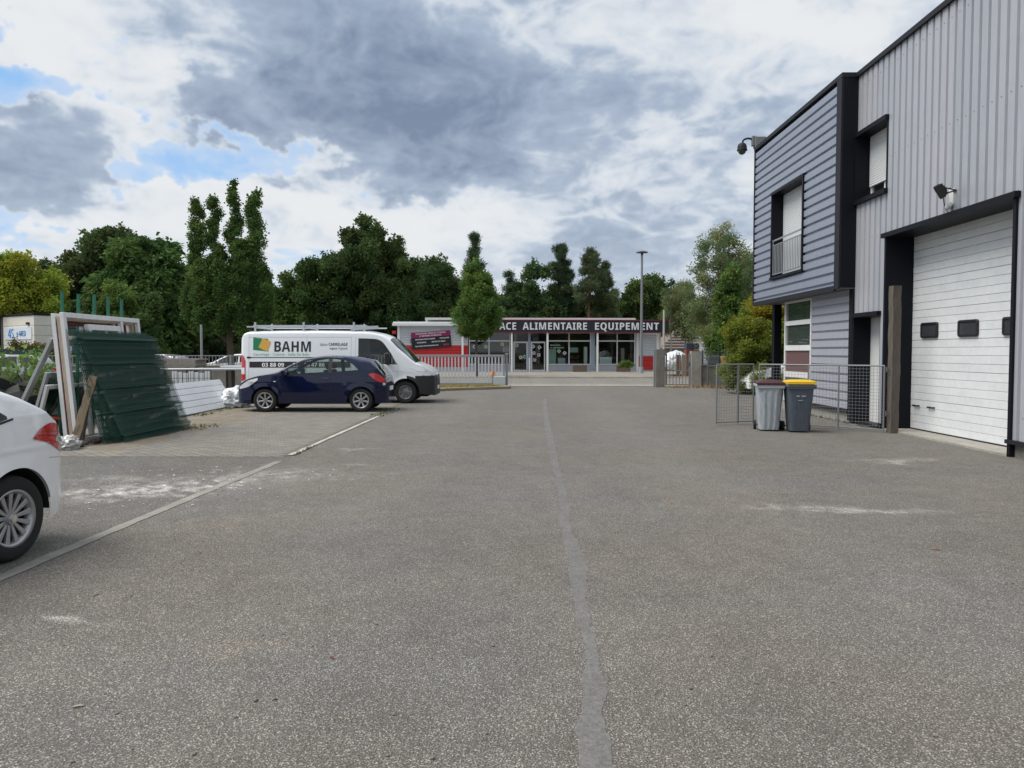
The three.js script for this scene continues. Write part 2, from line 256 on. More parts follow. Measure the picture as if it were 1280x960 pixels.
  struct('yard', g, M.asphalt, 'worn grey chipping asphalt yard with plaster dust stains');
}
// old trench filled with smoother grey asphalt
function ribbon(pts, y, jag, seed, step = 0.06) {      // pts: [D, centre x, width]
  const cx = monotone(pts.map(p => [p[0], p[1]])), wd = monotone(pts.map(p => [p[0], p[2]])), D0 = pts[0][0], D1 = pts.at(-1)[0], n = Math.ceil((D1 - D0) / step), pos = [], uv = [], idx = [];
  for (let i = 0; i <= n; i++) { const D = lerp(D0, D1, i / n), c = cx(D), w = wd(D) / 2; const a = c - w + fbm2(D * 1.6, seed, 6, 0.68) * jag, b = c + w + fbm2(D * 1.6, seed + 50, 6, 0.68) * jag; pos.push(a, y, -D, b, y, -D); uv.push(a, D, b, D); if (i < n) { const k = i * 2; idx.push(k, k + 1, k + 2, k + 1, k + 3, k + 2); } }
  const g = new THREE.BufferGeometry(); g.setAttribute('position', new THREE.Float32BufferAttribute(pos, 3)); g.setAttribute('uv', new THREE.Float32BufferAttribute(uv, 2)); g.setIndex(idx); g.computeVertexNormals(); return g;
}
const patchMap = tex(1024, (u, v) => { const f = nD(u * 512, v * 512), f2 = nC(u * 128, v * 128); const c = 0.20 * (0.75 + 0.5 * mottled(u, v)) * (0.85 + 0.3 * f2) + (f > 0.86 ? 0.12 * (f - 0.86) / 0.14 : 0); return [c * 1.01, c, c * 0.985]; }, true, 2.2);
struct('asphalt_patch', ribbon([[1.6, 0.27, 0.16], [3, 0.31, 0.12], [3.6, 0.37, 0.09], [4.2, 0.40, 0.075], [5, 0.42, 0.10], [5.8, 0.46, 0.13], [6.6, 0.45, 0.09], [8, 0.51, 0.10], [10, 0.54, 0.10], [14, 0.62, 0.13], [19, 0.74, 0.12], [26, 0.98, 0.12]], 0.004, 0.04, 5, 0.03), S([1.0, 1.0, 1.0], 0.9, 0, { map: patchMap, transparent: true, opacity: 0.55 }), 'narrow strip of smoother grey asphalt along an old trench');
struct('edging_strip', ribbon([[2.2, -3.72, 0.13], [5, -3.62, 0.12], [8, -3.53, 0.11], [11.0, -3.42, 0.12]], 0.005, 0.022, 15), S([0.30, 0.29, 0.265], 0.9, 0, { map: concreteMap, bumpMap: bumpFine, bumpScale: 0.004 }), 'worn pale edging line set in the asphalt');
struct('painted_line', ribbon([[11.65, -3.44, 0.10], [14, -3.42, 0.085], [19.3, -3.36, 0.085]], 0.012, 0.02, 25), S([0.5, 0.49, 0.46], 0.8, 0, { map: concreteMap }), 'white painted line along the edge of the block paving');
{
  // block paving of the parking bay, running bond 20 x 10 cm
  const X0 = -9.3, X1 = -3.5, D0 = 11.5, D1 = 24.6, bw = 0.2, bd = 0.1, gap = 0.008, ch = 0.006, hgt = 0.013;
  const bay = struct('paved_bay', sheet(X0, X1, D0, D1, 0.003), S([0.13, 0.115, 0.09], 1, 0, { map: concreteMap, bumpMap: bumpFine, bumpScale: 0.004 }), 'parking bay of grey concrete block pavers with sandy joints');
  const one = (() => { const a = (bw - gap) / 2, b = (bd - gap) / 2, c = a - ch, d = b - ch; const P = [[-a, 0, -b], [a, 0, -b], [a, 0, b], [-a, 0, b], [-a, hgt - ch, -b], [a, hgt - ch, -b], [a, hgt - ch, b], [-a, hgt - ch, b], [-c, hgt, -d], [c, hgt, -d], [c, hgt, d], [-c, hgt, d]]; const q = (i, j, k, l) => [i, k, j, i, l, k]; const f = [...q(8, 9, 10, 11), ...q(4, 5, 9, 8), ...q(5, 6, 10, 9), ...q(6, 7, 11, 10), ...q(7, 4, 8, 11), ...q(0, 1, 5, 4), ...q(1, 2, 6, 5), ...q(2, 3, 7, 6), ...q(3, 0, 4, 7)]; const g = new THREE.BufferGeometry(); g.setAttribute('position', new THREE.Float32BufferAttribute(f.flatMap(i => P[i]), 3)); g.computeVertexNormals(); return muv(g); })();
  const r = rng(301), mats = [[0.215, 0.205, 0.188], [0.19, 0.182, 0.17], [0.24, 0.226, 0.20], [0.205, 0.196, 0.182], [0.265, 0.24, 0.198]].map(c => S(c, 0.93, 0, { map: concreteMap, bumpMap: bumpFine, bumpScale: 0.003 }));
  const rest = mats.map(() => []); let n = 0;
  for (let row = 0; D0 + row * bd < D1; row++) for (let c = 0; c < 30; c++) {
    const D = D0 + (row + 0.5) * bd, x = X1 - (c + (row % 2 ? 1 : 0.5)) * bw; if (x < X0 + 0.1) continue;
    // sand trodden over the blocks toward the fence panels
    const sandy = sstep(0.05, 0.35, fbm2(x * 0.9, D * 0.7, 4) * 0.5 + clamp((-5.6 - x) / 2.2) * 0.5 - 0.04 + (r() - 0.5) * 0.2);
    const k = r() < sandy * 0.85 ? (r() < 0.6 ? 4 : 2) : Math.floor(r() * 4);
    const dy = -0.006 + (r() - 0.5) * 0.003;
    if (n < 300 && x > -8.2) { const m = mesh('paver', one, mats[k], bay); m.position.set(x, dy, -D); m.rotation.set((r() - 0.5) * 0.02, (r() - 0.5) * 0.02, (r() - 0.5) * 0.012); n++; }
    else { const g = one.clone(); g.rotateY((r() - 0.5) * 0.02); g.rotateZ((r() - 0.5) * 0.012); g.translate(x, dy, -D); rest[k].push(g); }
  }
  rest.forEach((l, k) => { if (l.length) { const m = mesh('pavers_beyond', merge(l), mats[k], bay); m.userData.kind = 'stuff'; } });
}
// sand spilt over the blocks, ragged low sheet
{
  const r = rng(77), blob = (cx, cD, rx, rD, seed, top) => { const pos = [cx, top, -cD], idx = [], N = 72, R = 6; for (let j = 1; j <= R; j++) for (let i = 0; i < N; i++) { const a = i / N * Math.PI * 2, k = j / R * (0.8 + 0.42 * fbm2(Math.cos(a) * 1.6 + seed, Math.sin(a) * 1.6, 4)); pos.push(cx + Math.cos(a) * rx * k, lerp(top, 0.0062, (j / R) ** 2) + (j < R ? fbm2(cx + Math.cos(a) * rx * k * 4, Math.sin(a) * rD * k * 4 + seed, 3) * 0.004 : 0), -(cD + Math.sin(a) * rD * k)); } for (let i = 0; i < N; i++) { idx.push(0, 1 + i, 1 + (i + 1) % N); for (let j = 0; j < R - 1; j++) { const a = 1 + j * N + i, b = 1 + j * N + (i + 1) % N; idx.push(a, a + N, b, b, a + N, b + N); } } const g = new THREE.BufferGeometry(); g.setAttribute('position', new THREE.Float32BufferAttribute(pos, 3)); g.setIndex(idx); g.computeVertexNormals(); return muv(g); };
  const m = struct('sand', merge(blob(-7.0, 17.2, 0.9, 2.6, 3, 0.035), blob(-6.7, 13.4, 0.55, 1.4, 9, 0.03), blob(-7.6, 20.2, 0.8, 1.6, 19, 0.035)), S([0.255, 0.225, 0.175], 1, 0, { map: concreteMap, bumpMap: asphaltBump, bumpScale: 0.006 }), 'thin pale sand spilt over the paving beside the fence panels'); m.userData.kind = 'stuff'; m.userData.category = 'sand';
}
// street beyond the gates
struct('pavement', merge(sheet(-60, 60, 35.4, 37.4, 0.012)), S([0.30, 0.285, 0.255], 0.92, 0, { map: concreteMap }), 'pale footway outside the gates');
struct('road', sheet(-120, 120, 37.5, 46.2, 0.006), S([0.20, 0.19, 0.17], 0.92, 0, { map: concreteMap }), 'street asphalt crossing behind the gates');
struct('kerb', merge(muv(bx(-120, 120, -0.05, 0.03, -37.6, -37.4)), muv(bx(-120, 120, -0.05, 0.1, -46.45, -46.2))), M.concretePale, 'pale kerb stones along both sides of the street');
struct('forecourt', merge(sheet(-30, 40, 46.45, 62, 0.05)), S([0.27, 0.255, 0.225], 0.92, 0, { map: concreteMap }), 'pale asphalt forecourt before the shop');
struct('parking_marking', sheet(-14, 26, 49.4, 49.55, 0.055), S([0.55, 0.54, 0.5], 0.8, 0, { map: concreteMap }), 'faded pale line across the forecourt');
// crumbs of plaster fallen round the white dust
{
  const r = rng(901), gs = []; for (let i = 0; i < 170; i++) { const a = r() * 6.28, q = Math.sqrt(-2 * Math.log(r() + 1e-4)); const x = -4.1 + Math.cos(a) * q * 0.85, D = 9.1 + Math.sin(a) * q * 0.75; if (D > 11.3 || x > -2.3) continue; const k = 0.004 + r() * r() * 0.012, c = new THREE.IcosahedronGeometry(k, 0); c.scale(1 + r(), 0.5, 1); c.rotateY(r() * 6); c.translate(x, k * 0.35 + 0.002, -D); gs.push(c); }
  const m = mesh('plaster_crumbs', merge(gs), S([0.6, 0.59, 0.56], 0.95)); tag(m, 'white plaster crumbs scattered over the dust stain by the edging line', 'crumbs', null, 'stuff');
  const p = []; for (let i = 0; i < 260; i++) { const D = 2.2 + r() * r() * 14, x = (r() - 0.5) * 2 * Math.min(6.5, D * 0.7), k = 0.004 + r() * r() * 0.008, c = new THREE.IcosahedronGeometry(k, 0); c.scale(1, 0.7, 1 + r() * 0.5); c.rotateY(r() * 6); c.translate(x, k * 0.5, -D); p.push(c); }
  const m2 = mesh('grit', merge(p), S([0.17, 0.15, 0.12], 0.95)); tag(m2, 'loose grit lying over the open asphalt', 'grit', null, 'stuff');
}
// ───────────────────────── warehouse on the right ─────────────────────────
// trapezoid sheet: 'a' runs across the ribs, 'b' along them; out = distance the crowns stand proud
function ribbed(a0, a1, b0, b1, pitch, out, map3, phase = 0, valley = 0.2, slope = 0.1) {
  const prof = []; const k0 = Math.floor((a0 - phase) / pitch) - 1, k1 = Math.ceil((a1 - phase) / pitch) + 1;
  for (let k = k0; k <= k1; k++) { const s = phase + k * pitch; prof.push([s, 0], [s + pitch * valley, 0], [s + pitch * (valley + slope), out], [s + pitch * (1 - slope), out]); }
  const at = a => { for (let i = 0; i < prof.length - 1; i++) if (a >= prof[i][0] && a <= prof[i + 1][0]) { const t = (a - prof[i][0]) / (prof[i + 1][0] - prof[i][0] || 1); return lerp(prof[i][1], prof[i + 1][1], t); } return 0; };
  const pts = [[a0, at(a0)], ...prof.filter(p => p[0] > a0 + 1e-4 && p[0] < a1 - 1e-4), [a1, at(a1)]];
  const pos = []; const q = (A, B, C, E) => pos.push(...A, ...B, ...C, ...A, ...C, ...E);
  for (let i = 0; i < pts.length - 1; i++) { const [p, o] = pts[i], [p2, o2] = pts[i + 1]; q(map3(p, b0, o), map3(p2, b0, o2), map3(p2, b1, o2), map3(p, b1, o)); }
  const g = new THREE.BufferGeometry(); g.setAttribute('position', new THREE.Float32BufferAttribute(pos, 3)); g.computeVertexNormals(); return muv(g);
}
const shell = (x0, x1, y0, y1, D0, D1) => muv(bx(x0, x1, y0, y1, -D1, -D0));
{
  const w = thing('metal_warehouse', 'tall grey metal clad warehouse with jutting upper storey and white sectional door', 'warehouse', 0, 0, 0);
  const FX = 7.5, H = 7.55, GD0 = 11.59, GD1 = 15.57, GH = 3.9;
  const facade = (D, y, o) => [FX - o, y, -D];
  const P = 0.235, O = 0.042, ph = 0.12;
  const V = (D0, D1, y0, y1) => ribbed(D0, D1, y0, y1, P, O, facade, ph, 0.2, 0.06);
  // openings: roller-door, side door (D 15.85..17.0, to 2.35), upper window (D 15.65..17.0, 4.83..6.26)
  const tones = [[0.42, 0.44, 0.485], [0.402, 0.425, 0.472], [0.435, 0.452, 0.494]].map(c => S(c, 0.42, 0.15, { map: streaks })); let sheetNo = 0;
  const sheets = (D0, D1, y0, y1) => { for (let k = Math.floor((D0 - ph) / (P * 4)); ph + k * P * 4 < D1; k++) { const a = Math.max(D0, ph + k * P * 4), b = Math.min(D1, ph + (k + 1) * P * 4); if (b - a > 0.01) { const g = V(a, b, y0, y1), uv = g.attributes.uv, o = (k * 37 % 11) * 0.61; for (let i = 0; i < uv.count; i++) uv.setXY(i, uv.getX(i) + o, uv.getY(i) + o * 0.7); mesh('cladding_sheet', g, tones[((k * 7 + sheetNo) % 3 + 3) % 3], w); } } };
  sheets(-6, GD0, 0.22, H); sheets(GD0, GD1, GH, H); sheets(GD1, 15.66, 0.12, H); sheets(15.66, 17.04, 6.26, H); sheets(15.66, 15.81, 0.12, 4.83); sheets(15.81, 17.04, 2.36, 4.83);
  { // sheet screws in rows on the rib crowns
    const sc = []; for (const y of [0.6, 2.2, 3.98, 5.5, 7.3]) for (let k = -4; k < 72; k++) { const D = ph + (k + 0.63) * P; if (D < 6 || D > 17 || (D > GD0 && D < GD1 && y < GH) || (D > 15.6 && y > 4.7 && y < 6.3) || (D > 15.75 && y < 2.4)) continue; sc.push(new THREE.CylinderGeometry(0.009, 0.009, 0.008, 6).rotateZ(Math.PI / 2).translate(FX - O - 0.003, y, -D)); }
    const m = mesh('sheet_screws', merge(sc), M.galvMid, w); m.userData.kind = 'stuff'; }
  // body behind the cladding
  mesh('wall', merge(shell(8.12, 20, 0, H - 0.05, -6, GD0 - 0.02), shell(8.12, 20, 0, H - 0.05, GD1 + 0.02, 17.04), shell(8.2, 20, 0, H - 0.05, GD0 - 0.02, GD1 + 0.02), shell(7.53, 8.12, GH + 0.02, H - 0.05, GD0, GD1), shell(7.53, 8.12, 0.2, H - 0.05, -6, GD0 - 0.06), shell(7.53, 8.12, 6.3, H - 0.05, GD1 + 0.06, 17.0), shell(7.53, 8.12, 2.42, 4.8, GD1 + 0.06, 17.0)), M.darkTrim, w);
  mesh('plinth', shell(7.5, 8.1, 0, 0.22, -6, GD0 - 0.05), M.concreteDark, w);
  mesh('base_sill', merge(shell(7.40, 7.53, 0.20, 0.26, -6, GD0 + 0.05)), M.darkTrim, w);
  mesh('parapet_cap', merge(shell(7.40, 8.3, H, H + 0.1, -6, 17.05), shell(7.09, 8.3, H + 0.003, H + 0.103, 17.0, 23.2)), M.darkTrim, w);
  // garage door recess
  mesh('door_surround', merge(shell(7.42, 8.13, 0, GH, GD1 - 0.02, GD1 + 0.05), shell(7.42, 8.13, 0, GH, GD0 - 0.05, GD0 + 0.02), shell(7.36, 8.13, GH - 0.03, GH + 0.06, GD0 - 0.1, GD1 + 0.1)), M.darkMetal, w);
  mesh('door_threshold', shell(7.42, 8.1, -0.02, 0.035, GD0 - 0.02, GD1 + 0.02), M.concrete, w);
  const gd = new THREE.Group(); gd.name = 'garage_door'; w.add(gd);
  const nP = 26, ph0 = (GH - 0.06) / nP, r = rng(5);
  for (let i = 0; i < nP; i++) {
    const y0 = 0.04 + i * ph0; const dz = (i % 4 === 0 ? 0.006 : 0) ;
    mesh('panel', muv(bx(7.98 + (r() - 0.5) * 0.003, 8.05, y0 + 0.0025 + dz / 2, y0 + ph0 - 0.0025, -GD1 + 0.02, -GD0 - 0.02, 0.005), 1, i * 0.37, i * 0.21), M.doorWhite, gd);
  }
  mesh('backing', shell(8.0, 8.1, 0.02, GH - 0.03, GD0 + 0.02, GD1 - 0.02), M.grey, gd);
  mesh('bottom_seal', shell(7.97, 8.06, 0.02, 0.06, GD0 + 0.03, GD1 - 0.03), M.black, gd);
  for (const D of [14.88, 13.61, 12.34]) {
    const s = new THREE.Shape(); const ww = 0.295, hh = 0.145, rr = 0.055; s.moveTo(-ww + rr, -hh); s.lineTo(ww - rr, -hh); s.quadraticCurveTo(ww, -hh, ww, -hh + rr); s.lineTo(ww, hh - rr); s.quadraticCurveTo(ww, hh, ww - rr, hh); s.lineTo(-ww + rr, hh); s.quadraticCurveTo(-ww, hh, -ww, hh - rr); s.lineTo(-ww, -hh + rr); s.quadraticCurveTo(-ww, -hh, -ww + rr, -hh);
    const inner = new THREE.Path(); const k = 0.88, kh = 0.76; inner.moveTo(-ww * k, -hh * kh); inner.lineTo(ww * k, -hh * kh); inner.lineTo(ww * k, hh * kh); inner.lineTo(-ww * k, hh * kh); inner.closePath();
    const s2 = s.clone(); s2.holes.push(inner);
    const f = new THREE.ExtrudeGeometry(s2, { depth: 0.03, bevelEnabled: true, bevelSize: 0.004, bevelThickness: 0.004, bevelSegments: 1 }); f.rotateY(-Math.PI / 2); f.translate(7.977, 2.0, -D);
    const win = mesh('door_window', f, M.black, gd);
    mesh('pane', bx(7.958, 7.964, 2.0 - hh * 0.8, 2.0 + hh * 0.8, -D - ww * 0.9, -D + ww * 0.9), PH([0.05, 0.056, 0.062], { roughness: 0.06, clearcoat: 1, clearcoatRoughness: 0.03 }), gd);
  }
  for (const D of [15.3, 14.75]) mesh('door_handle', merge(bx(7.93, 7.95, 0.50, 0.53, -D - 0.11, -D + 0.11, 0.008), bx(7.93, 7.985, 0.50, 0.53, -D - 0.1, -D - 0.08), bx(7.93, 7.985, 0.50, 0.53, -D + 0.08, -D + 0.1)), M.black, gd);
  // side door in its recess
  mesh('side_door_surround', merge(shell(7.42, 8.1, 0, 2.33, 16.97, 17.04), shell(7.46, 7.9, 0, 2.33, 15.80, 15.83), shell(7.36, 7.9, 2.33, 2.42, 15.78, 17.05), shell(7.46, 8.1, 0, 0.06, 15.88, 16.97)), M.darkMetal, w);
  const sd = mesh('side_door', muv(bx(7.80, 7.86, 0.06, 2.33, -16.97, -15.83)), M.whitePvc, w);
  mesh('door_pull', merge(bx(7.74, 7.765, 1.0, 1.12, -16.1, -16.07, 0.01), bx(7.74, 7.80, 1.04, 1.07, -16.1, -16.07)), M.black, sd);
  // upper window with half-closed roller shutter
  mesh('window_surround', merge(shell(7.40, 8.1, 4.83, 6.28, 16.98, 17.05), shell(7.44, 8.1, 4.83, 6.28, 15.62, 15.66), shell(7.38, 8.1, 6.24, 6.33, 15.6, 17.06), shell(7.38, 8.1, 4.78, 4.87, 15.6, 17.06)), M.darkMetal, w);
  const wn = mesh('window', merge(bx(7.74, 7.80, 4.87, 6.24, -16.98, -16.90), bx(7.74, 7.80, 4.87, 6.24, -15.76, -15.68), bx(7.74, 7.80, 4.87, 4.95, -16.9, -15.76), bx(7.74, 7.80, 4.95, 6.24, -16.36, -16.3)), M.whitePvc, w);
  mesh('pane', bx(7.77, 7.775, 4.95, 6.24, -16.9, -15.76), M.glassOpaque, wn);
  const sh = mesh('roller_shutter', bx(7.722, 7.738, 5.16, 6.24, -16.95, -15.7), M.shutter, w);
  for (let y = 5.16; y < 6.22; y += 0.05) mesh('slat', bx(7.695, 7.722, y + 0.003, y + 0.047, -16.95, -15.7, 0.008), M.shutter, sh);

  // jutting upper storey
  const BX = 7.15, B0 = 17.04, B1 = 23.1, BY = 3.0, W0 = 19.2, W1 = 21.5, WY0 = 3.62, WY1 = 5.93;
  const boxf = (y, D, o) => [BX - o, y, -D];
  const Hz = (D0, D1, y0, y1, base = boxf, p = 0.218) => ribbed(y0, y1, D0, D1, p, 0.048, (a, b, o) => base(a, b, o), 0.05, 0.2, 0.06);
  mesh('horizontal_cladding', merge(Hz(B0 + 0.2, W0, BY + 0.05, H - 0.06), Hz(W1, B1, BY + 0.05, H - 0.06), Hz(W0, W1, BY + 0.05, WY0), Hz(W0, W1, WY1, H - 0.06)), M.claddingBlue, w);
  mesh('storey_wall', merge(shell(7.64, 20, BY + 0.04, H, B0 + 0.05, B1 - 0.05), shell(7.19, 7.64, BY + 0.05, H, B0 + 0.05, W0 - 0.05), shell(7.19, 7.64, BY + 0.05, H, W1 + 0.05, B1 - 0.04), shell(7.19, 7.64, BY + 0.05, WY0 - 0.04, W0 - 0.04, W1 + 0.04), shell(7.19, 7.64, WY1 + 0.04, H, W0 - 0.04, W1 + 0.04)), M.darkTrim, w);
  mesh('storey_end_face', shell(7.13, 7.62, BY, H - 0.003, B0 - 0.03, B0 + 0.04), M.darkMetal, w);
  mesh('corner_trim', merge(shell(7.085, 7.13, BY - 0.02, H - 0.005, B0 - 0.033, B0 + 0.22), shell(7.085, 7.2, BY - 0.02, H - 0.005, B1 - 0.02, B1 + 0.06), shell(7.085, 7.14, BY - 0.06, BY + 0.06, B0 + 0.22, B1 - 0.02)), M.darkTrim, w);
  mesh('soffit', shell(7.1, 20, BY - 0.03, BY + 0.03, B0 - 0.02, B1 + 0.03), S([0.10, 0.10, 0.11], 0.6), w);
  mesh('window_surround', merge(shell(7.07, 7.66, WY0, WY1, W1 - 0.03, W1 + 0.04), shell(7.07, 7.66, WY0, WY1, W0 - 0.04, W0 + 0.03), shell(7.06, 7.66, WY1 - 0.03, WY1 + 0.05, W0 - 0.06, W1 + 0.06), shell(7.05, 7.66, WY0 - 0.05, WY0 + 0.02, W0 - 0.06, W1 + 0.06)), M.darkMetal, w);
  const sh2 = mesh('roller_shutter', bx(7.412, 7.44, WY0 + 0.03, WY1 - 0.03, -W1 + 0.03, -W0 - 0.03), M.shutter, w);
  for (let y = WY0 + 0.03; y < WY1 - 0.06; y += 0.055) mesh('slat', bx(7.385, 7.412, y + 0.003, y + 0.052, -W1 + 0.04, -W0 - 0.04, 0.008), M.shutter, sh2);
  // balcony rail
  const rail = mesh('balcony_rail', merge(bx(7.10, 7.13, 4.62, 4.66, -W1 + 0.03, -W0 - 0.03), bx(7.105, 7.125, 4.50, 4.52, -W1 + 0.03, -W0 - 0.03), bx(7.105, 7.125, 3.70, 3.73, -W1 + 0.03, -W0 - 0.03)), M.galv, w);
  for (let k = 0; k <= 19; k++) { const D = lerp(W0 + 0.06, W1 - 0.06, k / 19); mesh('baluster', bar([7.115, 3.7, -D], [7.115, k % 19 ? 4.5 : 4.64, -D], 0.011), M.galv, rail); }
  // ground floor under the overhang
  const gf = (y, D, o) => [7.5 - o, y, -D];
  mesh('ground_floor_cladding', Hz(17.2, 19.5, 0.3, 2.98, gf, 0.2), M.cladding, w);
  mesh('ground_floor_wall', merge(shell(7.54, 20, 0.0, 2.98, 17.04, 19.5), shell(7.9, 20, 0.0, 2.98, 19.5, 21.4)), M.darkTrim, w);
  mesh('corner_post', shell(7.42, 7.56, 0.05, 2.97, 17.02, 17.22), M.darkMetal, w);
  mesh('ground_floor_plinth', merge(shell(7.47, 7.54, 0, 0.22, 17.22, 19.5), shell(7.44, 7.9, 0, 0.2, 19.5, 21.5)), M.concrete, w);
  mesh('base_flashing', shell(7.40, 7.54, 0.22, 0.30, 17.22, 19.5), M.darkTrim, w);
  const gw = mesh('glazed_front', merge(shell(7.46, 7.54, 0.24, 2.96, 19.5, 19.58), shell(7.46, 7.54, 0.24, 2.96, 21.37, 21.45), shell(7.46, 7.54, 2.30, 2.42, 19.58, 21.37), shell(7.46, 7.54, 1.62, 1.76, 19.58, 21.37), shell(7.46, 7.54, 0.9, 1.05, 19.58, 21.37), shell(7.46, 7.54, 0.24, 0.34, 19.58, 21.37), shell(7.46, 7.54, 2.9, 2.96, 19.58, 21.37)), M.whitePvc, w);
  for (const [a, b] of [[2.42, 2.9], [1.76, 2.3], [0.34, 0.9]]) mesh('pane', shell(7.50, 7.506, a, b, 19.58, 21.37), PH([0.055, 0.072, 0.066], { roughness: 0.03, clearcoat: 1, clearcoatRoughness: 0.02 }), gw);
  mesh('brown_panel', shell(7.495, 7.507, 1.05, 1.62, 19.58, 21.37), S([0.13, 0.07, 0.068], 0.5), gw);
  mesh('support_column', shell(7.6, 7.81, 0, 2.97, 22.7, 22.91), M.darkMetal, w);
  mesh('roof', merge(shell(8.3, 20, H - 0.02, H + 0.02, -6, 23.1)), M.grey, w);
}
// floodlight with sensor over the roller door
{
  const f = thing('floodlight', 'black outdoor floodlight on bracket above the garage door', 'floodlight', 7.46, 4.2, 13.3);
  const head = bx(-0.05, 0.05, -0.12, 0.12, -0.17, 0.17, 0.012); const hm = mesh('lamp_head', merge(head, ...Array.from({ length: 7 }, (_, k) => bx(0.05, 0.085, -0.1, 0.1, -0.15 + k * 0.05 - 0.006, -0.15 + k * 0.05 + 0.006)), bx(0.05, 0.1, -0.05, 0.05, -0.09, 0.09)), M.black, f);
  hm.position.set(-0.28, 0.10, 0.12); hm.rotation.set(0.25, -0.5, 0.62);
  const gl = mesh('lamp_glass', bx(-0.056, -0.05, -0.1, 0.1, -0.15, 0.15), S([0.32, 0.33, 0.33], 0.12), hm);
  mesh('bracket', merge(bar([0, 0.0, -0.05], [0, 0.2, -0.05], 0.03, 0.01), bar([-0.02, 0.12, -0.08], [-0.26, 0.13, -0.06], 0.012), bar([-0.02, 0.12, 0.12], [-0.26, 0.13, 0.26], 0.012), bar([-0.02, 0.12, -0.08], [-0.02, 0.12, 0.14], 0.014)), M.black, f);
  mesh('wall_plate', bx(-0.025, 0.0, -0.1, 0.16, -0.07, 0.06, 0.006), M.white, f);
  mesh('motion_sensor', merge(new THREE.SphereGeometry(0.05, 16, 12).translate(-0.08, -0.14, 0.02), bx(-0.06, -0.0, -0.13, -0.06, -0.03, 0.04, 0.01)), M.whitePvc, f);
  mesh('cable', tube([[-0.18, 0.08, 0.0], [-0.1, 0.02, -0.1], [-0.03, -0.12, -0.16], [-0.02, -0.26, -0.06]], 0.008), M.black, f);
}
// dome camera on the far roof corner
{
  const c = thing('security_camera', 'dark dome security camera hanging from arm on roof corner', 'camera', 7.1, 7.65, 23.15);
  mesh('mount', merge(bx(-0.02, 0.3, -0.02, 0.30, -0.12, 0.12, 0.02), bx(-0.1, 0.02, 0.04, 0.34, -0.06, 0.06, 0.02)), S([0.16, 0.165, 0.17], 0.5), c);
  mesh('arm', tube([[-0.08, 0.24, 0], [-0.2, 0.27, 0], [-0.34, 0.22, 0], [-0.38, 0.1, 0]], 0.028, 20, 10), M.darkTrim, c);
  const pr = [[0, 0.14], [0.06, 0.135], [0.11, 0.1], [0.135, 0.03], [0.14, -0.05], [0.15, -0.06], [0.15, -0.09]].map(p => new THREE.Vector2(...p));
  mesh('housing', new THREE.LatheGeometry(pr, 24).translate(-0.38, 0.0, 0), M.darkTrim, c);
  mesh('dome', new THREE.SphereGeometry(0.12, 20, 12, 0, Math.PI * 2, Math.PI / 2, Math.PI / 2).scale(1, 1, 1).translate(-0.38, -0.09, 0), M.glassOpaque, c);
}
// rough timber post at the corner of the door, carrying the mesh gate
{
  const t = thing('timber_post', 'old weathered square timber post beside the garage door', 'post', 7.35, 0, 15.0, 0.06);
  const g = new THREE.BoxGeometry(0.16, 2.86, 0.16, 3, 30, 3); g.translate(0, 1.43, 0); const p = g.attributes.position;
  for (let i = 0; i < p.count; i++) { const y = p.getY(i); p.setX(i, p.getX(i) + fbm2(y * 1.6, p.getZ(i) * 3, 3) * 0.012 + Math.sin(y * 1.1) * 0.008); p.setZ(i, p.getZ(i) + fbm2(y * 1.6 + 9, p.getX(i) * 3, 3) * 0.012); } g.computeVertexNormals();
  mesh('timber', muv(g), M.woodGrey, t);
  for (const y of [0.38, 1.24]) mesh('hinge', merge(bar([-0.16, y, 0.02], [-0.09, y, 0.02], 0.02, 0.03), bar([-0.15, y - 0.05, 0.02], [-0.15, y + 0.05, 0.02], 0.014)), M.galvDark, t);
}
// wire mesh gate leaves
function wireLeaf(label, a, b, h, posts, extra) {     // a, b: [x, D]
  const dx = b[0] - a[0], dD = b[1] - a[1], L = Math.hypot(dx, dD);
  const t = thing('mesh_gate', label, 'gate', a[0], 0.03, a[1], Math.atan2(dD, dx), 'wire mesh gate leaves');
  mesh('top_rail', bar([0, h, 0], [L, h, 0], 0.016, null, 8), M.galvMid, t); mesh('bottom_rail', bar([0, 0.03, 0], [L, 0.03, 0], 0.012, null, 8), M.galvMid, t);
  for (const s of posts) mesh('upright', bar([s * L, 0, 0], [s * L, h, 0], 0.018, null, 8), M.galvMid, t);
  const ws = []; const n = Math.round(L / 0.066), m = Math.round(h / 0.066);
  for (let i = 1; i < n; i++) ws.push(bar([i * L / n, 0.03, 0.012], [i * L / n, h, 0.012], 0.0026, null, 4));
  for (let j = 1; j < m; j++) ws.push(bar([0, 0.03 + j * (h - 0.03) / m, 0.015], [L, 0.03 + j * (h - 0.03) / m, 0.015], 0.0026, null, 4));
  const wm = mesh('wire_mesh', merge(ws), M.galvMid, t); return t;
}
wireLeaf('long galvanised mesh gate leaf hung from the timber post', [5.3, 16.75], [7.2, 15.05], 1.28, [0, 0.42, 0.66, 1]);
wireLeaf('short galvanised mesh gate leaf standing open beside the bins', [4.32, 16.55], [5.22, 16.9], 1.28, [0, 0.58, 1]);
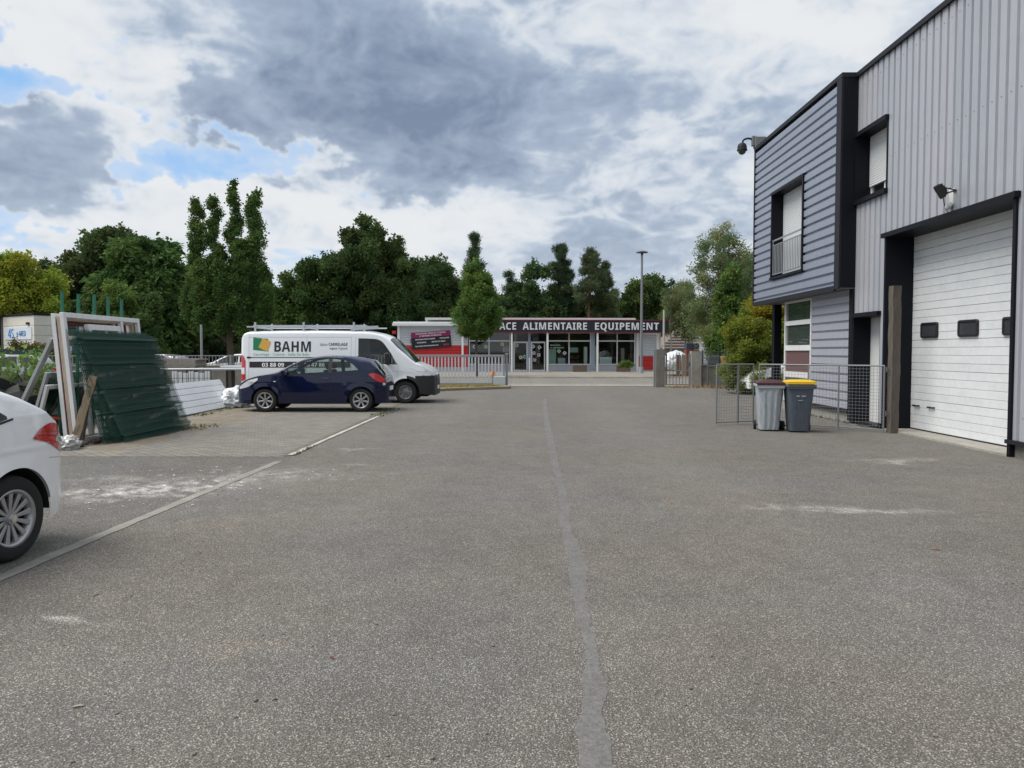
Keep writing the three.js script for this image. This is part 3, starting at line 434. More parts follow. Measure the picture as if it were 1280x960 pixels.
// wheelie bins
const binPaint = tex(512, (u, v) => { const m = mottled(u, v), s = nE(u * 64, v * 6); const c = 0.82 + (s - 0.5) * 0.28 + (m - 0.5) * 0.25; return [c, c, c].map(x => clamp(x)); }, true, 0.8);
function bin(label, x, D, turn, bodyMat, lidMat, ribs, lidTilt) {
  const t = thing('wheelie_bin', label, 'bin', x, 0, D, turn); t.scale.set(0.93, 0.96, 0.93);
  const w0 = 0.205, d0 = 0.23, w1 = 0.275, d1 = 0.33, y0 = 0.03, y1 = 0.93;
  const s = new THREE.BoxGeometry(2, 1, 2, 18, 14, 14); s.translate(0, 0.5, 0); const p = s.attributes.position;
  for (let i = 0; i < p.count; i++) {
    let X = p.getX(i), Y = p.getY(i), Z = p.getZ(i); const n = 5; const k = 1 / Math.pow(Math.abs(X) ** n + Math.abs(Z) ** n, 1 / n) || 1; const mx = Math.max(Math.abs(X), Math.abs(Z)); if (mx > 0.01) { const f = mx * k; X *= f; Z *= f; }
    let w = lerp(w0, w1, Y), d = lerp(d0, d1, Y); if (ribs && Z > 0.8 && Math.abs(X) < 0.85 && Y < 0.9 && Y > 0.03) { const q = Math.abs(X); d += (q < 0.12 || (q > 0.35 && q < 0.6)) ? 0.012 : -0.004; }
    p.setXYZ(i, X * w, lerp(y0, y1, Y), Z * d - (1 - Y) * 0.02);
  }
  s.computeVertexNormals(); mesh('body', muv(s), bodyMat, t);
  mesh('rim', merge(bx(-0.295, 0.295, 0.92, 0.985, -0.35, 0.355, 0.02), bx(-0.285, 0.285, 0.895, 0.925, 0.30, 0.35, 0.01)), bodyMat, t);
  const lid = new THREE.BoxGeometry(0.57, 0.05, 0.72, 16, 2, 16), q = lid.attributes.position; for (let i = 0; i < q.count; i++) { const X = q.getX(i) / 0.285, Z = q.getZ(i) / 0.36; q.setY(i, q.getY(i) + 0.035 * (1 - X ** 4) * (1 - Z ** 4) + (Math.abs(X) > 0.9 || Math.abs(Z) > 0.92 ? -0.012 : 0)); } lid.computeVertexNormals(); lid.translate(0, 0, 0.34);
  const lm = mesh('lid', lid, lidMat, t); lm.position.set(0, 1.01, -0.34); lm.rotation.x = lidTilt;
  mesh('handle', merge(bar([-0.24, 0.97, -0.39], [0.24, 0.97, -0.39], 0.016, null, 8), bx(-0.25, -0.21, 0.94, 0.99, -0.4, -0.34), bx(0.21, 0.25, 0.94, 0.99, -0.4, -0.34)), bodyMat, t);
  for (const sx of [-1, 1]) { const wh = new THREE.CylinderGeometry(0.1, 0.1, 0.05, 22); wh.rotateZ(Math.PI / 2); wh.translate(sx * 0.265, 0.1, -0.23); mesh('wheel', wh, M.rubber, t); }
  mesh('axle', bar([-0.25, 0.1, -0.23], [0.25, 0.1, -0.23], 0.012), M.galvDark, t);
  return t;
}
bin('pale grey ribbed wheelie bin with maroon lid', 5.10, 15.5, -0.2, S([0.42, 0.46, 0.50], 0.6, 0, { map: binPaint, bumpMap: bumpFine, bumpScale: 0.001 }), S([0.05, 0.011, 0.015], 0.5), true, 0.02);
{
  const b = bin('dark grey wheelie bin with bright yellow lid', 5.6, 15.25, -0.14, S([0.085, 0.105, 0.135], 0.55, 0, { map: binPaint, bumpMap: bumpFine, bumpScale: 0.001 }), S([0.66, 0.42, 0.015], 0.5), false, -0.03);
  mesh('sticker', merge(bx(-0.1, -0.04, 0.735, 0.765, 0.300, 0.317), bx(0.0, 0.08, 0.735, 0.765, 0.300, 0.317), bx(-0.07, 0.03, 0.655, 0.67, 0.29, 0.307)), S([0.3, 0.32, 0.34], 0.6), b);
}
// ───────────────────────── vehicles ─────────────────────────
// Body lofted along its length: local x = 0 at the nose, L at the tail, y up, z across.
function carSurface(s) {
  const top = monotone(s.top), W = monotone(s.W), belt = monotone(s.belt), win = monotone(s.win), sill = typeof s.sill === 'number' ? () => s.sill : monotone(s.sill);
  const bot = x => { let b = sill(x); for (const [wx, ra] of s.wheels) { const d = Math.abs(x - wx); if (d < ra) b = Math.max(b, s.r + Math.sqrt(ra * ra - d * d) * 1.0); } return b; };
  const hw = (x, y) => { const w = W(x), lo = Math.min(belt(x), top(x) - 0.03), yw = s.wide ?? 0.62; let k = w; if (y < yw) k -= (s.tuck ?? 0.07) * ((yw - y) / yw) ** 2; else k -= 0.012 * ((y - yw) / 0.3) ** 2 * (y < lo ? 1 : 0) + (y >= lo ? 0.012 * ((lo - yw) / 0.3) ** 2 : 0); if (s.crease && y > s.crease - 0.03 && y < s.crease + 0.03) k += 0.006 * (1 - Math.abs(y - s.crease) / 0.03); if (y > lo) k -= (y - lo) * s.tumble + (y - lo) ** 2 * (s.tumble2 ?? 0.12);
    for (const [wx, ra] of s.wheels) { const d = Math.hypot(x - wx, y - s.r); if (d < ra + 0.1) k += 0.014 * (1 - clamp((d - ra) / 0.1)); }
    return Math.max(k, 0.03); };
  return { top, W, belt, win, bot, hw, sill };
}
function loftCar(s, F) {
  const xs = new Set(); const n = s.n ?? 150; for (let i = 0; i <= n; i++) xs.add(+(s.L * i / n).toFixed(4));
  for (const [wx, ra] of s.wheels) for (const e of [-1, 1]) for (const d of [0, 0.0015, 0.006, 0.014, 0.028, 0.05, 0.08, 0.11]) xs.add(+(wx + e * (ra - d)).toFixed(4)), xs.add(+(wx + e * (ra + 0.002)).toFixed(4));
  for (const d of [0.004, 0.01, 0.02, 0.035, 0.055, 0.08]) { xs.add(d); xs.add(+(s.L - d).toFixed(4)); }
  for (const [a, b] of s.windows) xs.add(a), xs.add(b); for (const k of ['ws', 'rw']) if (s[k]) s[k].forEach(v => xs.add(v));
  const X = [...xs].filter(v => v >= 0 && v <= s.L).sort((a, b) => a - b), nA = s.nA ?? 14, nB = 6, nC1 = 2, nC2 = 9, R = nA + nB + nC1 + nC2 + 1;
  const pos = [], half = R; const quads = [];
  for (const x of X) {
    const yt = F.top(x), b0 = Math.min(F.bot(x), yt - 0.05), lo = Math.max(b0 + 0.01, Math.min(F.belt(x), yt - 0.03)), hi = Math.max(lo, Math.min(F.win(x), yt - 0.02)), ye = hi + (yt - hi) * (s.edge ?? 0.4), ze = F.hw(x, ye), row = [];
    for (let i = 0; i <= nA; i++) { const y = lerp(b0, lo, i / nA); row.push([y, F.hw(x, y)]); }
    for (let i = 1; i <= nB; i++) { const y = lerp(lo, hi, i / nB); row.push([y, F.hw(x, y)]); }
    for (let i = 1; i <= nC1; i++) { const y = lerp(hi, ye, i / nC1); row.push([y, F.hw(x, y)]); }
    for (let i = 1; i <= nC2; i++) { const a = i / nC2 * Math.PI / 2, zz = Math.cos(a) ** 0.85; row.push([ye + (yt - ye) * Math.sin(a) ** (s.round ?? 0.75), i === nC2 ? 0 : ze * zz]); }
    for (const sg of [1, -1]) for (const [y, z] of row) pos.push(x, y, z * sg);
  }
  const at = (i, sg, r) => i * 2 * R + (sg ? R : 0) + r;
  const keys = {}; const push = (k, a, b, c, d) => { (keys[k] ??= []).push(a, b, c, a, c, d); };
  for (let i = 0; i < X.length - 1; i++) for (let r = 0; r < R - 1; r++) for (const sg of [0, 1]) {
    const a = at(i, sg, r), b = at(i + 1, sg, r), c = at(i + 1, sg, r + 1), d = at(i, sg, r + 1), xm = (X[i] + X[i + 1]) / 2; let k = 'body';
    const ym = (pos[a * 3 + 1] + pos[c * 3 + 1]) / 2;
    if (r >= nA && r < nA + nB && s.windows.some(([p, q]) => xm > p && xm < q)) k = 'side_window';
    else if (r >= nA + nB + nC1 + (s.pillar ?? 2)) { if (s.ws && xm > s.ws[0] && xm < s.ws[1]) k = 'windscreen'; if (s.rw && xm > s.rw[0] && xm < s.rw[1]) k = 'rear_window'; }
    if (k === 'body' && s.trim && s.trim(xm, ym)) k = 'bumper';
    sg ? push(k, a, d, c, b) : push(k, a, b, c, d);
  }
  for (const [i, f] of [[0, 0], [X.length - 1, 1]]) for (let r = 0; r < R - 1; r++) { const a = at(i, 0, r), b = at(i, 0, r + 1), c = at(i, 1, r + 1), d = at(i, 1, r); const ym = (pos[a * 3 + 1] + pos[b * 3 + 1]) / 2; const k = s.trim && s.trim(f ? s.L : 0, ym) ? 'bumper' : 'body'; f ? push(k, a, d, c, b) : push(k, a, b, c, d); }
  const full = new THREE.BufferGeometry(); full.setAttribute('position', new THREE.Float32BufferAttribute(pos, 3)); full.setIndex(Object.values(keys).flat()); full.computeVertexNormals();
  // join the two halves' normals on the centre line
  const N = full.attributes.normal; for (let i = 0; i < X.length; i++) { const a = at(i, 0, R - 1), b = at(i, 1, R - 1); const v = new THREE.Vector3(N.getX(a) + N.getX(b), N.getY(a) + N.getY(b), 0).normalize(); N.setXYZ(a, v.x, v.y, v.z); N.setXYZ(b, v.x, v.y, v.z); }
  const out = {}; for (const k in keys) { const g = new THREE.BufferGeometry(); g.setAttribute('position', full.attributes.position); g.setAttribute('normal', full.attributes.normal); g.setIndex(keys[k]); out[k] = clean(g); } return out;
}
// a patch lying on the body side: x range, lower and upper edge curves, lifted by off
function sidePatch(F, x0, x1, lo, hi, off, sides = [1, -1], nx = 16, ny = 8) {
  const L = typeof lo === 'number' ? () => lo : monotone(lo), H = typeof hi === 'number' ? () => hi : monotone(hi), gs = [];
  for (const sg of sides) { const pos = [], idx = [], uv = []; for (let i = 0; i <= nx; i++) { const x = lerp(x0, x1, i / nx), a = L(x), b = Math.max(a + 0.001, H(x)); for (let j = 0; j <= ny; j++) { const y = Math.min(lerp(a, b, j / ny), F.top(x) - 0.01); pos.push(x, y, sg * (F.hw(x, y) + off)); uv.push(i / nx, j / ny); } } for (let i = 0; i < nx; i++) for (let j = 0; j < ny; j++) { const a = i * (ny + 1) + j, b = a + ny + 1; sg > 0 ? idx.push(a, b, b + 1, a, b + 1, a + 1) : idx.push(a, b + 1, b, a, a + 1, b + 1); } const g = new THREE.BufferGeometry(); g.setAttribute('position', new THREE.Float32BufferAttribute(pos, 3)); g.setAttribute('uv', new THREE.Float32BufferAttribute(uv, 2)); g.setIndex(idx); g.computeVertexNormals(); gs.push(g); }
  return merge(gs);
}
function wheelGeo(r, w, rimR) {
  const h = w / 2, p = [[rimR, -h * 0.86], [rimR + 0.015, -h], [r - 0.035, -h], [r - 0.012, -h * 0.86], [r, -h * 0.55], [r, h * 0.55], [r - 0.012, h * 0.86], [r - 0.035, h], [rimR + 0.015, h], [rimR, h * 0.86]].map(v => new THREE.Vector2(...v));
  return new THREE.LatheGeometry(p, 44).rotateX(Math.PI / 2);
}
function spokes(n, r0, r1, w0, w1, z, depth) { const gs = []; for (let i = 0; i < n; i++) { const sh = new THREE.Shape(); sh.moveTo(-w0 / 2, r0); sh.lineTo(w0 / 2, r0); sh.lineTo(w1 / 2, r1); sh.lineTo(-w1 / 2, r1); sh.closePath(); const g = new THREE.ExtrudeGeometry(sh, { depth, bevelEnabled: true, bevelSize: 0.004, bevelThickness: 0.006, bevelSegments: 2 }); const p = g.attributes.position; for (let k = 0; k < p.count; k++) { const y = p.getY(k); p.setZ(k, p.getZ(k) + z - 0.05 * (1 - (y - r0) / (r1 - r0)) ** 2 * 0.3); } g.computeVertexNormals(); g.rotateZ(i / n * Math.PI * 2); gs.push(g); } return gs; }
function addWheel(car, x, z, r, w, rimR, style, steer = 0) {   // outward face toward sign of z
  const g = new THREE.Group(); g.name = 'wheel'; g.position.set(x, r, z - Math.sign(z) * w / 2); g.rotation.y = (z < 0 ? Math.PI : 0) + steer; car.add(g);
  mesh('tyre', wheelGeo(r, w, rimR), M.rubber, g);
  const h = w / 2; const mat = style === 'multi' ? M.alloy : style === 'steel' ? M.alloyDark : M.alloy;
  const lip = new THREE.LatheGeometry([[rimR - 0.035, h * 0.3], [rimR - 0.02, h * 0.82], [rimR + 0.006, h * 0.98], [rimR + 0.002, h * 0.7], [rimR, -h * 0.8]].map(v => new THREE.Vector2(...v)), 40).rotateX(Math.PI / 2);
  const well = new THREE.CylinderGeometry(rimR, rimR, 0.02, 36).rotateX(Math.PI / 2).translate(0, 0, h * 0.1);
  mesh('rim_well', well, M.blackMat, g);
  const hub = new THREE.CylinderGeometry(0.045, 0.055, 0.03, 20).rotateX(Math.PI / 2).translate(0, 0, h * 0.72);
  const sp = style === 'multi' ? spokes(13, 0.045, rimR - 0.015, 0.015, 0.036, h * 0.6, 0.014) : style === 'six' ? spokes(7, 0.04, rimR - 0.015, 0.03, 0.04, h * 0.6, 0.016) : [new THREE.LatheGeometry([[0.02, h * 0.55], [0.09, h * 0.6], [0.12, h * 0.3], [rimR - 0.02, h * 0.35]].map(v => new THREE.Vector2(...v)), 30).rotateX(Math.PI / 2), ...spokes(8, 0.07, rimR - 0.03, 0.03, 0.04, h * 0.45, 0.01)];
  mesh('rim', merge(lip, hub, ...sp), mat, g);
  mesh('hub_cap', new THREE.CylinderGeometry(0.028, 0.03, 0.012, 18).rotateX(Math.PI / 2).translate(0, 0, h * 0.72 + 0.02), style === 'multi' ? M.chrome : M.alloyDark, g);
}
function buildCar(name, label, s, paint, group) {
  const F = carSurface(s), t = thing(name, label, s.category ?? 'car', 0, 0, 0, 0, group), parts = loftCar(s, F);
  mesh('body', parts.body, paint, t);
  if (parts.bumper) mesh('bumper', parts.bumper, s.trimMat ?? M.blackMat, t);
  if (parts.windscreen) mesh('windscreen', parts.windscreen, s.glass ?? M.glass, t);
  if (parts.rear_window) mesh('rear_window', parts.rear_window, s.glass ?? M.glass, t);
  if (parts.side_window) mesh('side_window', parts.side_window, s.glass ?? M.glass, t);
  const wd = F.W(s.L / 2);
  // underside, wheel wells, cabin floor
  const under = [bx(0.25, s.L - 0.25, s.sillY ?? 0.2, 0.34, -wd + 0.28, wd - 0.28)];
  for (const [wx, ra] of s.wheels) for (const sg of [1, -1]) { const c = new THREE.CylinderGeometry(ra + 0.01, ra + 0.01, 0.3, 28, 1, true, -Math.PI / 2, Math.PI).rotateX(-Math.PI / 2).rotateY(Math.PI); c.translate(wx, s.r, sg * (wd - 0.2)); const b = new THREE.CircleGeometry(ra + 0.012, 28, 0, Math.PI).translate(wx, s.r, sg * (wd - 0.32)); under.push(c, b, bx(wx - ra, wx + ra, 0.22, s.r, sg * (wd - 0.33) - 0.004, sg * (wd - 0.33) + 0.004)); }
  mesh('underbody', merge(under), M.blackMat, t);
  if (s.cabin) {
    const [c0, c1] = s.cabin, by = F.belt((c0 + c1) / 2) - 0.06;
    mesh('cabin_lining', merge(bx(c0, c1, 0.34, 0.5, -wd + 0.12, wd - 0.12), bx(c0 - 0.12, c0 + 0.25, 0.55, by - 0.02, -wd + 0.15, wd - 0.15, 0.04), bx(c1 - 0.5, c1, 0.5, by - 0.2, -wd + 0.16, wd - 0.16), bx(c0, c1, 0.5, by - 0.08, wd - 0.13, wd - 0.11), bx(c0, c1, 0.5, by - 0.08, -wd + 0.11, -wd + 0.13)), S([0.03, 0.03, 0.033], 0.9), t);
    for (const [sx, sz] of s.seats ?? []) mesh('seat', merge(bx(sx - 0.26, sx + 0.24, 0.5, 0.66, sz - 0.24, sz + 0.24, 0.06), bar([sx + 0.2, 0.6, sz], [sx + 0.40, by + 0.14, sz], 0.46, 0.12, 0.05), bx(sx + 0.36, sx + 0.46, by + 0.16, by + 0.31, sz - 0.13, sz + 0.13, 0.04)), S([0.028, 0.028, 0.03], 0.95), t);
    const sw = new THREE.TorusGeometry(0.18, 0.016, 8, 24); sw.rotateY(Math.PI / 2); sw.rotateZ(0.4); sw.translate(c0 + 0.42, by - 0.02, s.driver ?? 0.36); mesh('steering_wheel', sw, M.black, t);
  }
  return [t, F];
}
const seam = (F, x, y0, y1, sides = [1, -1], w = 0.006) => sidePatch(F, x - w / 2, x + w / 2, y0, y1, 0.0012, sides, 1, 10);
function wing(F, x, y, sz, mat, t, size = [0.12, 0.15, 0.2]) { const z = F.hw(x, y); const m = mesh('wing_mirror', merge(bx(x - size[0] / 2, x + size[0] / 2, y, y + size[1], sz > 0 ? z + 0.04 : -z - 0.04 - size[2], sz > 0 ? z + 0.04 + size[2] : -z - 0.04, 0.04), bx(x - 0.04, x + 0.03, y - 0.02, y + 0.05, sz > 0 ? z - 0.04 : -z - 0.1, sz > 0 ? z + 0.1 : -z + 0.04, 0.015)), mat, t); mesh('mirror_glass', bx(x + size[0] / 2, x + size[0] / 2 + 0.004, y + 0.02, y + size[1] - 0.02, sz > 0 ? z + 0.06 : -z - 0.02 - size[2], sz > 0 ? z + 0.02 + size[2] : -z - 0.06), M.chrome, m); }

// dark blue three-door hatchback
const hatchBlue = { L: 4.0, r: 0.308, wheels: [[0.80, 0.365], [3.31, 0.365]], sill: 0.23, tumble: 0.30, wide: 0.62, crease: 0.80, edge: 0.45, n: 170,
  top: [[0, 0.46], [0.02, 0.58], [0.06, 0.67], [0.2, 0.80], [0.5, 0.925], [1.02, 1.045], [1.45, 1.26], [1.9, 1.425], [2.4, 1.487], [2.9, 1.478], [3.3, 1.428], [3.53, 1.375], [3.6, 1.31], [3.76, 1.13], [3.86, 1.0], [3.92, 0.90], [3.965, 0.72], [3.99, 0.5], [4.0, 0.4]],
  W: [[0, 0.50], [0.05, 0.62], [0.2, 0.74], [0.5, 0.82], [0.9, 0.845], [2.0, 0.852], [3.2, 0.85], [3.6, 0.815], [3.82, 0.74], [3.93, 0.66], [4, 0.56]],
  belt: [[0.9, 0.96], [1.4, 0.975], [2.5, 1.03], [3.2, 1.085], [3.5, 1.12], [4, 1.12]], win: [[1.0, 0.95], [1.22, 1.0], [1.5, 1.185], [1.9, 1.345], [2.4, 1.395], [2.8, 1.37], [3.05, 1.28], [3.28, 1.085], [3.5, 1.0]],
  windows: [[1.2, 1.36], [1.40, 2.46], [2.56, 3.26]], ws: [1.06, 1.88], rw: [3.6, 3.86], pillar: 3, cabin: [1.2, 3.3], seats: [[1.95, 0.36], [1.95, -0.36], [2.85, 0.36], [2.85, -0.36]], driver: 0.36, glass: M.glassMid };
{
  const [t, F] = buildCar('hatchback_car', 'dark blue three door hatchback parked in front of the lettered van', hatchBlue, M.carBlue);
  t.position.set(-7.38, 0.007, -20.85); t.rotation.y = 0.01;
  for (const sg of [1, -1]) { addWheel(t, 0.80, sg * 0.825, 0.308, 0.19, 0.205, 'six'); addWheel(t, 3.31, sg * 0.825, 0.308, 0.19, 0.205, 'six'); }
  for (const sg of [1, -1]) {
    mesh('headlight', sidePatch(F, 0.1, 0.62, [[0.1, 0.60], [0.35, 0.66], [0.62, 0.84]], [[0.1, 0.66], [0.35, 0.82], [0.62, 0.90]], 0.004, [sg]), M.lensClear, t);
    mesh('tail_light', sidePatch(F, 3.52, 3.93, [[3.52, 0.98], [3.75, 0.80], [3.93, 0.74]], [[3.52, 1.0], [3.65, 1.02], [3.86, 0.93], [3.93, 0.86]], 0.005, [sg]), M.lensRed, t);
    mesh('reverse_light', sidePatch(F, 3.87, 3.935, 0.70, 0.76, 0.006, [sg], 6, 3), M.lensClear, t);
    mesh('door_handle', bx(2.32, 2.5, 0.87, 0.895, sg * (F.hw(2.4, 0.88) + 0.012) - 0.012, sg * (F.hw(2.4, 0.88) + 0.012) + 0.012, 0.01), M.carBlue, t);
    mesh('side_indicator', sidePatch(F, 1.04, 1.10, 0.79, 0.815, 0.006, [sg], 3, 2), M.lensClear, t);
    wing(F, 1.34, 0.965, sg, M.carBlue, t);
  }
  mesh('door_seam', merge(seam(F, 1.16, 0.36, 0.95), seam(F, 2.52, 0.42, 1.0), sidePatch(F, 1.16, 2.52, [[1.16, 0.352], [2.3, 0.352], [2.52, 0.43]], [[1.16, 0.358], [2.3, 0.358], [2.52, 0.436]], 0.0012), seam(F, 3.62, 0.5, 0.78)), M.blackMat, t);
  mesh('window_trim', merge(sidePatch(F, 1.2, 3.27, [[1.2, 0.953], [2.5, 1.02], [3.27, 1.078]], [[1.2, 0.968], [2.5, 1.035], [3.27, 1.09]], 0.004), sidePatch(F, 2.46, 2.56, 1.03, 1.385, 0.002)), M.black, t);
  mesh('number_plate', bx(3.985, 4.0, 0.55, 0.66, -0.26, 0.26), M.white, t);
  mesh('grille', merge(bx(-0.008, 0.03, 0.32, 0.42, -0.4, 0.4, 0.01)), M.blackMat, t);
  mesh('rear_wiper', bar([3.8, 1.07, 0.05], [3.72, 1.2, -0.25], 0.008, null), M.black, t);
  mesh('tailgate_badge', new THREE.CylinderGeometry(0.045, 0.045, 0.012, 20).rotateZ(Math.PI / 2 - 0.5).translate(3.905, 0.95, 0), M.chrome, t);
  mesh('aerial', bar([3.3, 1.42, 0], [3.5, 1.6, 0], 0.004), M.black, t);
}
// white hatchback close on the left, nose toward the viewer
{
  const s = { L: 4.33, r: 0.325, wheels: [[0.93, 0.385], [3.54, 0.385]], sill: [[0, 0.2], [3.9, 0.23], [4.1, 0.27], [4.33, 0.33]], tumble: 0.34, tumble2: 0.2, wide: 0.62, crease: 0.84, edge: 0.45, n: 260, nA: 26,
    top: [[0, 0.46], [0.03, 0.62], [0.1, 0.72], [0.4, 0.88], [0.95, 1.01], [1.4, 1.2], [2.0, 1.44], [2.5, 1.49], [3.0, 1.468], [3.45, 1.385], [3.7, 1.29], [3.86, 1.185], [4.0, 1.08], [4.1, 1.02], [4.18, 0.965], [4.24, 0.84], [4.28, 0.72], [4.315, 0.55], [4.33, 0.42]],
    W: [[0, 0.52], [0.06, 0.66], [0.25, 0.79], [0.6, 0.87], [1.0, 0.89], [3.5, 0.892], [3.85, 0.87], [4.05, 0.83], [4.2, 0.745], [4.28, 0.66], [4.33, 0.55]],
    belt: [[1.0, 0.94], [2.5, 0.98], [3.3, 1.04], [3.6, 1.09], [4.33, 1.09]], win: [[1.1, 0.94], [1.35, 1.03], [2.0, 1.35], [2.5, 1.395], [3.0, 1.355], [3.25, 1.27], [3.52, 1.09], [3.7, 1.0]],
    windows: [[1.3, 1.5], [1.55, 2.38], [2.48, 3.08], [3.12, 3.5]], ws: [1.1, 1.95], rw: [3.5, 4.0], pillar: 3, cabin: [1.3, 3.5], seats: [[2.0, 0.37], [2.0, -0.37], [3.0, 0.4], [3.0, -0.4]], glass: M.glassDark };
  const [t, F] = buildCar('hatchback_car', 'white five door hatchback with multi spoke wheels beside the pale edging line', s, M.carWhite);
  t.position.set(-5.07, 0, -2.32); t.rotation.y = 1.449;
  for (const sg of [1, -1]) { addWheel(t, 0.93, sg * 0.868, 0.325, 0.205, 0.212, 'multi'); addWheel(t, 3.54, sg * 0.868, 0.325, 0.205, 0.212, 'multi'); }
  for (const sg of [1, -1]) {
    mesh('headlight', sidePatch(F, 0.1, 0.7, [[0.1, 0.62], [0.7, 0.82]], [[0.1, 0.7], [0.7, 0.9]], 0.004, [sg]), M.lensClear, t);
    const tl = mesh('tail_light', sidePatch(F, 3.74, 4.262, [[3.74, 0.905], [3.9, 0.862], [4.1, 0.775], [4.262, 0.735]], [[3.74, 0.912], [3.86, 0.985], [3.98, 1.01], [4.1, 0.985], [4.2, 0.90], [4.262, 0.80]], 0.008, [sg], 30, 12), M.lensRed, t);
    mesh('reverse_light', sidePatch(F, 4.02, 4.245, [[4.02, 0.86], [4.15, 0.80], [4.245, 0.765]], [[4.02, 0.87], [4.1, 0.915], [4.17, 0.885], [4.245, 0.80]], 0.011, [sg], 14, 5), M.lensClear, tl);
    mesh('lamp_divider', merge(sidePatch(F, 3.80, 4.2, [[3.80, 0.925], [4.0, 0.90], [4.2, 0.842]], [[3.80, 0.931], [4.0, 0.908], [4.2, 0.850]], 0.0105, [sg], 16, 1), sidePatch(F, 3.84, 4.12, [[3.84, 0.955], [4.12, 0.925]], [[3.84, 0.959], [4.12, 0.93]], 0.0105, [sg], 12, 1)), S([0.16, 0.004, 0.006], 0.3), tl);
    mesh('rear_door_seam', sidePatch(F, 3.10, 3.104, 0.45, 1.03, 0.0014, [sg], 1, 8), S([0.2, 0.2, 0.2], 0.8), t);
    for (const x of [2.28, 3.0]) mesh('door_handle', bx(x, x + 0.2, 0.90, 0.93, sg * (F.hw(x, 0.91) + 0.014) - 0.013, sg * (F.hw(x, 0.91) + 0.014) + 0.013, 0.012), M.carWhite, t);
    wing(F, 1.45, 0.97, sg, M.carWhite, t, [0.16, 0.16, 0.22]);
    mesh('sill_trim', sidePatch(F, 1.4, 3.1, 0.235, 0.31, 0.006, [sg]), M.blackMat, t);
    mesh('arch_trim', merge(...[[0.93, 0.385], [3.54, 0.385]].map(([wx, ra]) => { const pos = [], idx = []; for (let i = 0; i <= 40; i++) { const a = Math.PI * (i / 40); for (const rr of [ra - 0.004, ra + 0.008]) { const x = wx + Math.cos(a) * rr, y = s.r + Math.sin(a) * rr; pos.push(x, y, sg * (F.hw(x, y) + 0.003)); } if (i < 40) { const k = i * 2; idx.push(k, k + 1, k + 2, k + 1, k + 3, k + 2); } } const g = new THREE.BufferGeometry(); g.setAttribute('position', new THREE.Float32BufferAttribute(pos, 3)); g.setIndex(idx); g.computeVertexNormals(); return g; })), M.carWhite, t);
  }
  mesh('door_seam', merge(seam(F, 1.3, 0.36, 0.93, [1, -1], 0.005), seam(F, 2.42, 0.32, 0.97, [1, -1], 0.005), sidePatch(F, 3.92, 4.255, [[3.92, 0.735], [4.255, 0.70]], [[3.92, 0.739], [4.255, 0.704]], 0.0015)), S([0.2, 0.2, 0.2], 0.8), t);
  mesh('window_trim', sidePatch(F, 1.3, 3.55, [[1.3, 0.93], [2.5, 0.965], [3.3, 1.025], [3.55, 1.07]], [[1.3, 0.95], [2.5, 0.985], [3.3, 1.045], [3.55, 1.085]], 0.005), M.black, t);
  mesh('rear_spoiler', merge(bx(3.40, 3.66, 1.355, 1.395, -0.5, 0.5, 0.018)).rotateZ(0), M.carWhite, t);
  mesh('number_plate', bx(4.318, 4.336, 0.55, 0.66, -0.26, 0.26), M.white, t);
}
